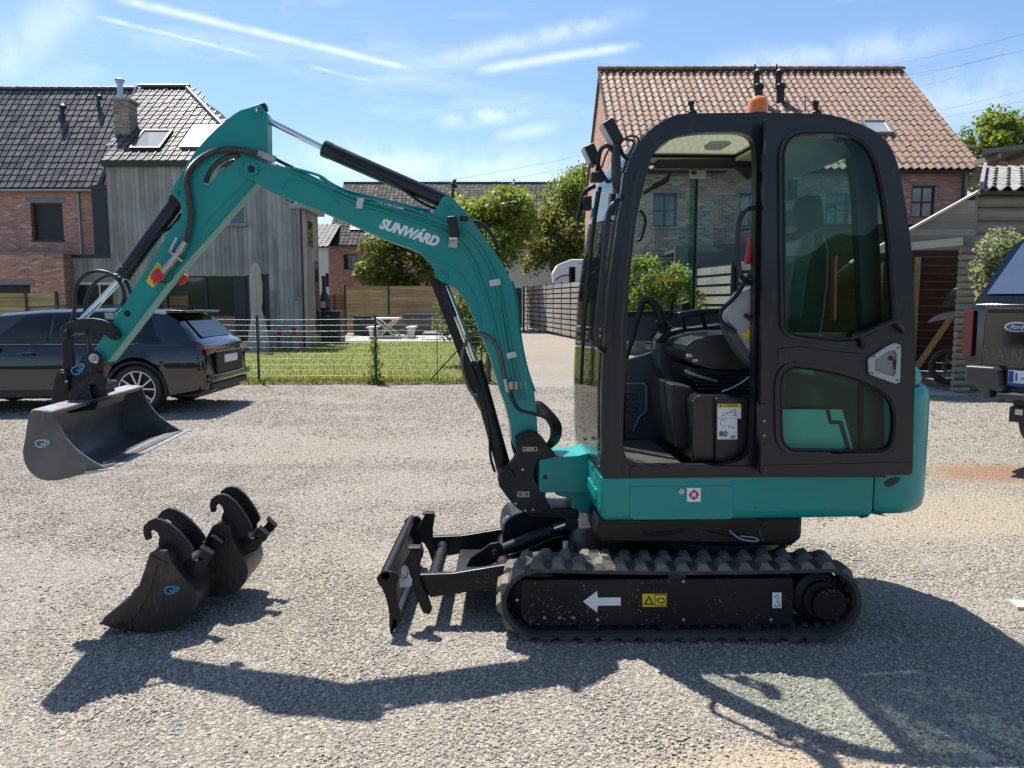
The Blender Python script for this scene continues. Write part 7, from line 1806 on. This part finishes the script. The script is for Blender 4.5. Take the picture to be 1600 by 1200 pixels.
MB().tube([Pc.at(x, y, -.045) for x, y in ((690, 443), (700, 470), (710, 495))], .014, 8).build('cylinder_link', M['cast'], boom)
# pipes along the boom
for k, (s, o) in enumerate((("455,268 500,285 560,311 600,322 632,330 665,340 700,352 735,372 757,398 772,428 783,462 790,500 800,550 812,600 818,625", -.083), ("455,262 500,275 520,291 545,305 600,315 640,326 690,346 726,362 750,388 768,420 778,455 785,500 792,545 804,600 809,625", -.086), ("520,300 560,317 620,336 680,356 715,375 738,405 752,440 765,480 775,520 785,570 797,615", -.083))):
    MB().tube([Pc.at(x, y, o) for x, y in px(s)], .0068, 8, smooth=6).build('hydraulic_pipe', M['teal'], boom)
MB().tube([Pc.at(x, y, -.03) for x, y in px("500,277 530,294 560,304 600,313 640,323 672,330")], .009, 8, smooth=5).build('hydraulic_pipe', M['teal'], boom)
MB().tube([Pc.at(x, y, .0) for x, y in px("799,440 806,470 811,520 818,560 826,590 834,612")], .012, 8, smooth=5).build('hydraulic_pipe', M['teal'], boom)
for s in ("558,309 569,309 566,326 556,325", "764,438 781,435 783,445 766,448", "791,552 806,549 808,558 793,561"):
    pc_ = plt('pipe_clamp', Pc, s, -.096, .018, M['pale'], boom, bevel=.002)
plt('amber_reflector', Pc, "702,372 716,374 714,388 700,386", -.09, .014, M['zinc'], boom, bevel=.002)
wl_ = Pc.at(708, 355, -.125); MB().obox(wl_, Pc.d * .024 + Vector((0, 0, .002)), Pc.n * .035, Vector((0, 0, .052)) - Pc.d * .008).build('boom_light', M['black_plastic'], boom, bevel=.008)
MB().obox(wl_ - Vector((0, 0, .055)) , Pc.d * .020, Pc.n * .025, Vector((0, 0, .006))).build('light_lens', M['white'], boom, bevel=.004)
MB().obox(Pc.at(725, 341, -.082), Pc.d * .020, Pc.n * .012, (0, 0, .012)).build('plug_block', M['ink'], boom, bevel=.003)
for x, y in ((437, 262), (452, 265), (412, 251), (575, 313), (640, 327)): MB().lathe([(.013, -.022), (.013, .022)], Pc.at(x, y, -.03), Pc.d - Vector((0, 0, .35)), 6).build('pipe_union', M['zinc'], boom)
u_ = (Pc.at(682, 375) - Pc.at(594, 346)).normalized(); nn_ = u_.cross(Vector((0, 0, 1))).cross(u_)
lettering('boom_lettering', 'SUNW\u00c1RD', M['white'], boom, Pc.at(591.5, 356.5, -.0762), u_, -Pc.n, width=(Pc.at(682, 384) - Pc.at(592, 354)).length, height=.068, shear=.30, bold=.0055)
# hoses
def hose(s, off, r, mat='hose', parent=EX, name='hydraulic_hose', sub=6, corr=0, plane=Pc, seg=10):
    P = [plane.at(x, y, off[i] if isinstance(off, (list, tuple)) else off) for i, (x, y) in enumerate(px(s))]
    if corr:
        Q = spline(P, 40); L = sum((Q[i + 1] - Q[i]).length for i in range(len(Q) - 1)); n = int(L / .0042); out = [Q[0]]; acc = 0; k = 1
        for i in range(len(Q) - 1):
            seg_ = (Q[i + 1] - Q[i]).length
            while acc + seg_ >= k * L / n and seg_ > 0: out.append(Q[i].lerp(Q[i + 1], (k * L / n - acc) / seg_)); k += 1
            acc += seg_
        return MB().tube(out, r, seg, corr=corr).build(name, M[mat], parent, smooth=60)
    return MB().tube(P, r, seg, smooth=sub).build(name, M[mat], parent, smooth=60)
hose("290,378 296,355 298,330 294,300 292,282 299,262 318,245 342,235 370,234 392,238 412,243", -.085, .0158, 'spring', arm, 'spring_guarded_hose', corr=.12)
hose("322,284 326,272 336,258 352,247 368,243 372,246", [-.02, -.03, -.04, -.05, -.06, -.06], .0135, 'spring', arm, 'spring_guarded_hose', corr=.12)
hose("418,240 430,248 445,256 458,262", .02, .009, 'hose', boom)
MB().tube([Pc.at(x, y, -.085) for x, y in ((404, 240), (430, 249))], .017, 10).build('hose_sleeve', M['greyplas'], boom)
hose("738,346 750,348 762,358 772,374 778,392", .0, .010, 'hose', boom)
hose("752,640 742,620 732,604 724,580 722,556 728,536 742,522 758,524 772,534 781,552 786,575 790,600", -.085, .0095, 'spring', boom, 'spring_guarded_hose', corr=.12)
MB().tube([Pc.at(789, 592, -.087), Pc.at(793, 612, -.087)], .013, 8).build('hose_fitting', M['bright_steel'], boom)
for k in range(7):
    a = k * 3.0
    hose(f"{796 + a * 1.4},{600 + a * .3} {800 + a * 1.3},{622 + a * .2} {812 + a},{640 - a * .6} {833 + a * .6},{646 - a * .9} {852 + a * .4},{652 - a * .5} {862 + a * .7},{668 - a * .2} {861 + a * .6},{686 + a * .05} {852 + a * .3},{698 + a * .1} {838 + a * .3},{704 + a * .1}", [-.08 + .022 * k] * 2 + [-.07 + .02 * k] * 5 + [-.05 + .015 * k] * 2, .0105, 'hose', EX)
    if k < 4: MB().lathe([(.010, -.025), (.014, -.02), (.014, .012), (.010, .02)], Pc.at(799 + k * 7.5, 603, -.092 + .01 * k), Vector((.1, 0, -1)), 8).build('hose_fitting', M['zinc'], boom)
for k in range(3): hose(f"{806 + 4 * k},{712} {800 + 2 * k},{690} {803 + 3 * k},{672} {812 + 2 * k},{655}", .04 + .02 * k, .008)
for s, o in (("111,505 117,480 116,462 120,445 131,431 146,424 164,425 180,433 190,446 194,462 190,478", -.05), ("124,505 133,484 135,468 142,450 156,436 172,430 190,433 200,446 205,462", .05)): hose(s, o, .0095, 'hose', arm, seg=8)
hose("140,505 140,530 141,555", -.02, .010, 'hose', arm); 
# quick couplings with the red cap on the arm
Q = [Pc.at(x, y, -.09) for x, y in ((290, 378), (283, 389), (276, 399), (268, 410), (258, 421), (248, 434))]
MB().tube(Q, [.016, .019, .015, .020, .018, .021], 10).build('coupling', M['zinc'], arm)
MB().lathe([(.022, -.028), (.027, -.02), (.027, .012), (.018, .03)], Pc.at(246, 431, -.095), (Q[-1] - Q[-2]), 12).build('red_dust_cap', M['red'], arm)
MB().lathe([(.020, -.03), (.024, -.02), (.024, .012), (.016, .03)], Pc.at(284, 436, .09), (Q[-1] - Q[-2]), 12).build('red_dust_cap', M['red'], arm)
MB().tube([Pc.at(x, y, -.09) for x, y in ((250, 440), (262, 441), (270, 434), (271, 424))], .004, 6, smooth=4).build('cap_strap', M['ink'], arm)
plt('coupling_bracket', Pc, "262,393 264,390 284,406 282,409", -.10, .045, M['zinc'], arm, bevel=.001)
plt('coupling_bracket', Pc, "263,392 274,370 278,372 267,394", -.10, .008, M['bright_steel'], arm, bevel=.001)
plt('warning_decal', Pc, "246,409 253,415 252,432 239,450 228,440 236,425", -.0605, .002, M['yellow'], arm, bevel=0)
plt('decal_triangle', Pc, "238,433 247,436 240,445", -.0615, .001, M['ink'], arm, ["240,435 244.5,437 240.5,442"], bevel=0)
MB().obox(Pc.at(174, 494, -.03), Pc.d * .02, Pc.n * .03, (0, 0, .016)).build('pipe_block', M['greyplas'], arm, bevel=.003); MB().tube([Pc.at(x, y, -.03) for x, y in ((170, 497), (186, 482), (200, 465))], .007, 6).build('hydraulic_pipe', M['teal'], arm)

# ---- swing post
SP = "806,684 812,679 820,676 830,674 840,677 848,684 858,698 867,708 865,716 850,717 841,721 836,730 835,742 837,752 845,764 852,775 860,793 850,800 837,803 820,802 808,794 797,783 788,771 780,760 778,748 781,737 793,727 802,717 808,705"
SH = "832,722 838,718 840,720 836,734 838,752 834,757 829,752 828,732"
sw = plt('swing_post', Pc, SP, -.118, .04, M['cast'], holes=[], bevel=.006, seg=3, smooth=30)
plt('swing_post_plate', Pc, SP, .078, .04, M['cast'], sw, bevel=.006, smooth=30)
plt('post_core', Pc, "818,760 832,757 846,764 860,793 850,800 820,800 806,786", -.08, .16, M['cast'], sw, bevel=.01)
for x, y, r in ((829, 685, .036), (791, 744, .040)): pin(Pc, x, y, r, -.135, .13, M['cast'], sw, 'pivot_boss', 28)
for x, y in ((817, 734), (806, 787), (821, 798), (833, 797)): pin(Pc, x, y, .0075, -.124, -.116, M['bright_steel'], sw, 'bolt', 8, False)
for s, hl_ in (("816.5,698 840,698 840,705.5 816.5,705.5", ((820, 701.5), (836, 701.5))), ("808.5,768 827.5,768 827.5,777 808.5,777", ((813, 772.5), (823, 772.5)))):
    b = plt('lock_plate', Pc, s, -.124, .006, M['tanplate'] if 'tanplate' in M else M['pale'], sw, bevel=.001)
    for x, y in hl_: pin(Pc, x, y, .006, -.130, -.123, M['cast'], b, 'bolt', 6, False)
MB().cyl(Pc.at(838, 803, 0), Pc.at(838, 716, 0), .05, 24).build('swing_pin', M['cast'], EX)
MB().prism([Pc.at(830, 794, -.10), Pc.at(905, 794, -.10), Pc.at(905, 812, -.10), Pc.at(836, 808, -.10)], Pc.n * .22).build('post_carrier', M['black'], EX, smooth=None, bevel=.01)
m = MB(); 
for k in range(5): m.tube([Pc.at(788 + k * 3, 850 - k * 6, .05 + k * .03), Pc.at(795 + k * 5, 812 + k * 3, .05 + k * .03), Pc.at(850 + k * 6, 802 + k * 2, .08 + k * .02), Pc.at(900, 815 + k * 5, .1 + k * .02)], .011, 8, smooth=5)
m.build('travel_hoses', M['hose'], EX)
MB().lathe([(.03, -.02), (.045, -.01), (.045, .01), (.03, .02)], Pc.at(797, 818, .12), Pc.n, 20).build('hose_roller', M['bright_steel'], EX)
plt('lower_link', Pc, "786,840 790,818 800,806 820,803 850,806 880,812 900,830 880,850 830,862 800,862", .06, .3, M['black'], EX, bevel=.015)

# ---- dozer blade and its arms
PD = Pl((-.6, 3.565), 0)
BL = "588,903 593,897 602,894 612,893 619,896 623,903 620,914 619,927 622,945 627,960 625,972 620,980 615,986 610,992 608,977 608,960 606,947 602,932 597,920 591,912"
BW = .97
blade = plt('blade_end_plate', PD, BL, 0, .016, M['black'], bevel=.002)
P0 = [PD.at(x, y, .01) for x, y in px("590,903 597,918 603,932 607,947 609,962 610,978 611,990")]
rows = [P0, [p + Vector((0, BW - .02, 0)) for p in P0]]; th = Vector((.016, 0, .004))
MB().grid([rows[0], rows[1], [p + th for p in rows[1]], [p + th for p in rows[0]]], closed_u=True).build('moldboard', M['black'], blade, smooth=50)
o = plt('blade_end_plate', PD, BL, 0, .016, M['black'], blade, bevel=.002); o.location.y += BW - .016
a = PD.at(602, 899, 0); MB().cyl(a, a + Vector((0, BW, 0)), .022, 14).build('top_tube', M['black'], blade)
b = PD.at(611, 984, .0); MB().prism([b + Vector((-.004, 0, -.02)), b + Vector((.02, 0, -.01)), b + Vector((.03, 0, .05)), b + Vector((.012, 0, .06))], (0, BW, 0)).build('cutting_edge', M['bright_steel'], blade, smooth=None, bevel=.002)
BR = "628,884 634,872 641,860 660,858 658,872 656,885 656,905 661,920 668,932 675,953 671,961 661,958 655,945 648,925 641,912 630,905"
for off in (.10, .72):
    P = [PD.at(x, y, .10) for x, y in px(BR)]; sh = Vector((0, off - .10, 0))
    MB().prism([p + sh for p in P], (0, .03, 0)).build('blade_bracket', M['black'], blade, smooth=None, bevel=.006)
    q = PD.at(650, 859, .10) + sh; MB().box((q.x - .04, q.y - .006, q.z), (q.x + .022, q.y + .05, q.z + .012)).build('bracket_cap', M['cast'], blade, smooth=None, bevel=.003)
c = PD.at(633, 900, .08); MB().prism([c + Vector((-.03, 0, -.06)), c + Vector((.03, 0, -.05)), c + Vector((.035, 0, -.02)), c + Vector((.0, 0, .05)), c + Vector((-.02, 0, .03))], (0, .01, 0)).build('lock_tag', M['pale'], blade, smooth=None)
MB().tube([c + Vector((math.cos(q) * .018, -.006, math.sin(q) * .03 + .02)) for q in np.linspace(0, 6.28, 14)[:-1]], .004, 6, closed=True).build('linch_pin', M['bright_steel'], blade)
plt('blade_arm', PD, "655,898 707,896 750,889 792,882 800,890 796,915 740,924 673,934 664,925", .14, .035, M['black'], bevel=.005)
P = [PD.at(x, y, .14) + Vector((0, .62, 0)) for x, y in px("655,898 707,896 750,889 792,882 800,890 796,915 740,924 673,934 664,925")]
MB().prism(P, (0, .035, 0)).build('blade_arm', M['black'], EX, smooth=None, bevel=.005)
a = PD.at(676, 912, .17); MB().cyl(a, a + Vector((0, .62, 0)), .035, 14).build('blade_cross_tube', M['black'], EX)
a = PD.at(785, 898, .17); MB().cyl(a, a + Vector((0, .62, 0)), .035, 14).build('blade_cross_tube', M['black'], EX)
PL = Pl((-.2, 4.0), 0)
for off in (-.05, .03): plt('cylinder_lug', PL, "728,886 735,872 752,860 766,850 778,848 785,853 785,868 776,878 760,886", off, .02, M['black'], bevel=.004)
m = MB(); a = PL.at(742, 886, 0); m.box((a.x - .10, 3.72, a.z - .03), (a.x + .14, 4.36, a.z)); m.build('blade_bridge', M['black'], EX, smooth=None, bevel=.006)
pin(PL, 773, 867, .026, -.065, .06, M['cast'], EX, 'lug_pin', 20)
hyd('blade_cylinder', (784, 861), (866, 826), (893, 816), .036, .018, 0, plane=PL, mat='black', tubes=False)
hose("795,868 830,856 862,842 880,838", -.045, .006, 'hose', plane=PL); MB().cyl(PL.at(884, 846, -.05), PL.at(884, 862, -.05), .016, 10).build('grease_cap', M['white'], EX)

# ---- bucket with coupler
PK = Pl((Pc.o + Pc.n * -.51)[:2], R(5))
def emblem(plane, pts_c, off, size, mat, parent, ang=0):
    """outlined two letter roundel: a rounded G joined to a P"""
    c = plane.at(*pts_c, off); u = plane.d * math.cos(ang) + Vector((0, 0, math.sin(ang))); v = Vector((0, 0, math.cos(ang))) - plane.d * math.sin(ang)
    def q(x, y): return c + u * x * size + v * y * size
    m = MB(); r = .06 * size
    m.tube([q(.75, .48), q(-.35, .50), q(-.78, .36), q(-.92, 0), q(-.78, -.36), q(-.4, -.52), q(-.02, -.48), q(-.0, -.10), q(-.30, -.08)], r * 1.7, 6, smooth=4)
    m.tube([q(.30, -.62), q(.32, .14), q(.60, .20), q(.86, .10), q(.86, -.10), q(.62, -.20), q(.34, -.18)], r * 1.5, 6, smooth=4); m.tube([q(.74, .48), q(.98, .30), q(.95, .1)], r * 1.3, 6, smooth=3)
    for w in m.v: k = (w - c).dot(plane.n); w -= plane.n * k * .9
    return m.build('painted_emblem', mat, parent, smooth=None)
SPX = "46,646 52,641 64,642 82,645 90,664 102,684 118,702 140,718 168,734 130,740.5 100,748 80,751 60,747 46,736 38,720 36,704 39,688 43,660"
BWD = 1.02
bk = plt('bucket', PK, SPX, 0, .014, M['steel_bucket'], bevel=.0025)
near = [PK.at(x, y, 0) for x, y in px(SPX)]
o = MB().prism([p + PK.n * (BWD - .014) for p in near], PK.n * .014).build('bucket_cheek', M['steel_bucket'], bk, smooth=None, bevel=.0025)
path = [PK.at(x, y, .004) for x, y in px("82,645 46,646")] + spline([PK.at(x, y, .004) for x, y in px("46,646 43,660 39,688 36,704 38,720 46,736 60,747 80,751 100,748.5 130,741 168,734")], 4)
def shell(name, pth, w, n, th, mat, parent):
    cpt = sum(pth, Vector()) / len(pth); inner = []
    for i, p in enumerate(pth):
        d = (pth[min(i + 1, len(pth) - 1)] - pth[max(i - 1, 0)]).normalized(); q = d.cross(n).normalized(); q = q if q.dot(cpt - p) > 0 else -q; inner.append(p + q * th)
    loop = pth + inner[::-1]; m = MB(); m.grid([loop, [p + n * w for p in loop]], closed_v=True); k = len(loop)
    for e in range(len(pth) - 1):
        for o_ in (0, k): m.f.append((o_ + e, o_ + e + 1, o_ + k - 2 - e, o_ + k - 1 - e))
    return m.build(name, mat, parent, smooth=25)
shell('bucket_shell', path, BWD - .008, PK.n, .012, M['steel_bucket'], bk)
tip = PK.at(168, 734, -.012); t2 = PK.at(182, 731.5, -.012); t1 = PK.at(140, 740, -.012)
lipd = (tip - t1).normalized()
MB().prism([tip - lipd * .10 + Vector((0, 0, .016)), tip + lipd * .03, tip + lipd * .03 - Vector((0, 0, .006)), tip - lipd * .10 - Vector((0, 0, .002))], PK.n * (BWD + .024)).build('cutting_edge', M['bright_steel'], bk, smooth=None, bevel=.002)
MB().prism([PK.at(x, y, .0) for x, y in px("47,645.5 82,644.3 82,642 50,640")], PK.n * BWD).build('top_plate', M['bright_steel'], bk, smooth=None)
emblem(PK, (66, 693), -.003, .030, M['paleblue'], bk)
ear = "86,631 93,624 112,607 128,594 136,588 144,583 152,581 160,585 165,592 166,600 164,608 158,613 153,611 151,604 146,600 141,602 140,610 143,622 147,632 130,637 96,640"
for off in (-.13, .09):
    plt('bucket_ear', Pc, ear, off, .022, M['cast'], bk, bevel=.004, smooth=30)
back = "80,632 81,612 84,594 88,581 94,577 101,579 106,586 107,600 108,636 90,640"
for off in (-.115, .075): plt('ear_post', Pc, back, off, .02, M['cast'], bk, bevel=.004, smooth=30)
pin(Pc, 95, 590, .026, -.14, .13, M['cast'], bk, 'coupler_pin'); pin(Pc, 152, 606, .022, -.10, .10, M['cast'], bk, 'coupler_pin')
MB().prism([Pc.at(x, y, -.16) for x, y in px("76,640 150,634 154,628 150,640 90,648")], Pc.n * .32).build('ear_base', M['cast'], bk, smooth=None, bevel=.004)
CP = "108,612 110,590 119,572 130,556 139,549 148,548 155,553 159,562 161,580 163,600 167,618 152,622 140,616 126,624 112,626"
cp = plt('quick_coupler', Pc, CP, -.098, .02, M['cast'], bevel=.004, smooth=30); plt('coupler_plate', Pc, CP, .078, .02, M['cast'], cp, bevel=.004, smooth=30)
plt('coupler_core', Pc, "112,622 118,600 150,596 160,616 150,620", -.08, .16, M['cast'], cp, bevel=.006)
pin(Pc, 146, 560, .024, -.112, .10, M['bright_steel'], cp, 'coupler_pin'); pin(Pc, 149, 566, .007, -.118, -.1, M['white'], cp, 'bolt', 8, False); pin(Pc, 103, 596, .007, -.15, -.13, M['bright_steel'], cp, 'bolt', 8, False)
emblem(Pc, (122, 577), -.102, .036, M['cyan'], cp, R(28))
HL = "93,522 94,512 101,506 113,501 128,497 146,497 162,500 175,507 184,516 186,525 181,532 173,530 162,522 146,516 128,516 114,520 106,530 98,532"
for off in (-.092, .066): plt('curved_link', Pc, HL, off, .026, M['cast'], bevel=.006, smooth=30)
VL = "96,520 108,518 113,530 114,560 117,590 116,602 106,606 100,600 98,575 96,545"
for off in (-.060, .036): plt('bucket_link', Pc, VL, off, .024, M['cast'], bevel=.005, smooth=30)
pin(Pc, 102, 520, .017, -.105, .10, M['cast'], EX, 'link_pin'); pin(Pc, 180, 523, .015, -.10, .10, M['cast'], EX, 'link_pin')
MB().tube([Pc.at(x, y, 0) for x, y in ((137, 512), (139, 535), (141, 560))], .012, 8).build('coupler_hose', M['hose'], EX)

# ------------------------------------------------------------------ two loose digging buckets on the gravel
def loose_bucket(label, dx, dy, w, yaw, hook_offs, emb, tilt=0):
    P = Pl((-1.78, 3.56), R(5)); S = "158.7,973 163,964 182,950 198,938 217,915 226,889 233,866 240,861 261,860 269.5,880 285,901 301,917 308,934 306,952 292,971 271,982 240,987 205,986 175,981"
    t = thing('digging_bucket', (P.o + P.n * w / 2 + P.d * .35)[:], label, 'bucket', None)
    cut = plt('bucket_cheek', P, S, 0, .014, M['bucket_bronze'], t, bevel=.0025)
    MB().prism([P.at(x, y, w - .014) * 1 for x, y in ()] or [P.at(x, y, 0) + P.n * (w - .014) for x, y in px(S)], P.n * .014).build('bucket_cheek', M['bucket_bronze'], t, smooth=None, bevel=.0025)
    plt('wear_plate', P, "159,974 164,965 183,951 199,939 218,916 227,890 234,867 262,881 246,884 232,930 218,955 206,970 206,984 176,980", -.006, .006, M['bucket_bronze'], cut, bevel=.002)
    path = spline([P.at(x, y, .004) for x, y in px("240,861 261,860 269.5,880 285,901 301,917 308,934 306,952 292,971 271,982 240,987 205,986 175,981 158.7,975")], 3)
    shell('bucket_shell', path, w - .008, P.n, .012, M['bucket_bronze'], t)
    tip = P.at(159, 974, 0); MB().prism([tip + Vector((-.02, 0, -.004)), tip + Vector((.10, 0, -.012)), tip + Vector((.10, 0, .008)), tip], P.n * w).build('cutting_edge', M['cast'], t, smooth=None, bevel=.002)
    HK = "227.5,844 223.6,833 224,823 231,815 241,811 251,812 266,820 280,832 292,845 300,856 302,862 297,868 299,877 309,876 313,866 318,858 328,866 330,874 324,880 318,894 300,905 285,905 272,880 262,862 250,858 247,850 249,840 246,832 239,828 234,832 235,843"
    for k, ho in enumerate(hook_offs):
        P0 = [P.at(x, y, hook_offs[0]) + P.n * (ho - hook_offs[0]) for x, y in px(HK)]; MB().prism(P0, P.n * .022).build('hook_plate', M['cast'], t, smooth=30, bevel=.004)
        q = P.at(318, 858, 0) + P.n * ho; 
    a, b = P.at(318, 862, 0) + P.n * (hook_offs[0] - .02), P.at(324, 870, 0) + P.n * (hook_offs[0] - .02)
    for ho in hook_offs: MB().obox(P.at(323, 861, hook_offs[0]) + P.n * (ho - hook_offs[0] + .011), P.d * .028 - Vector((0, 0, .02)), P.n * .026, Vector((0, 0, .005))).build('lug_cap', M['cast'], t, bevel=.002)
    a = P.at(288, 890, 0) + P.n * hook_offs[0]; MB().cyl(a, a + P.n * (hook_offs[1] - hook_offs[0]), .03, 16).build('cross_tube', M['cast'], t)
    a = P.at(262, 872, 0) + P.n * hook_offs[0]; MB().cyl(a, a + P.n * (hook_offs[1] - hook_offs[0]), .02, 16).build('cross_tube', M['cast'], t)
    if emb: emblem(P, (268, 922), -.003, .034, M['cyan'], t, 0)
    if dx or dy:
        t.location = t.location + P.d * dx + P.n * dy; t.rotation_euler = (0, tilt, yaw)
    return t
loose_bucket('wider dark digging bucket on the gravel with a light blue emblem on its cheek', 0, 0, .36, 0, (.07, .255), True)
b2 = loose_bucket('narrow dark digging bucket standing right behind the bucket with the blue emblem', .14, .30, .30, R(-2), (.06, .22), False, R(10))
# steel beam end that reaches into the right edge of the picture
p = gp(1592, 955); o = MB().obox(p + Vector((.12, .03, .012)), (.12, -.02, 0), (.008, .05, 0), (0, 0, .012)).build('timber_offcut', M['wood_pale']); tag(o, 'end of a flat grey wooden offcut on the gravel at the right edge', 'offcut')
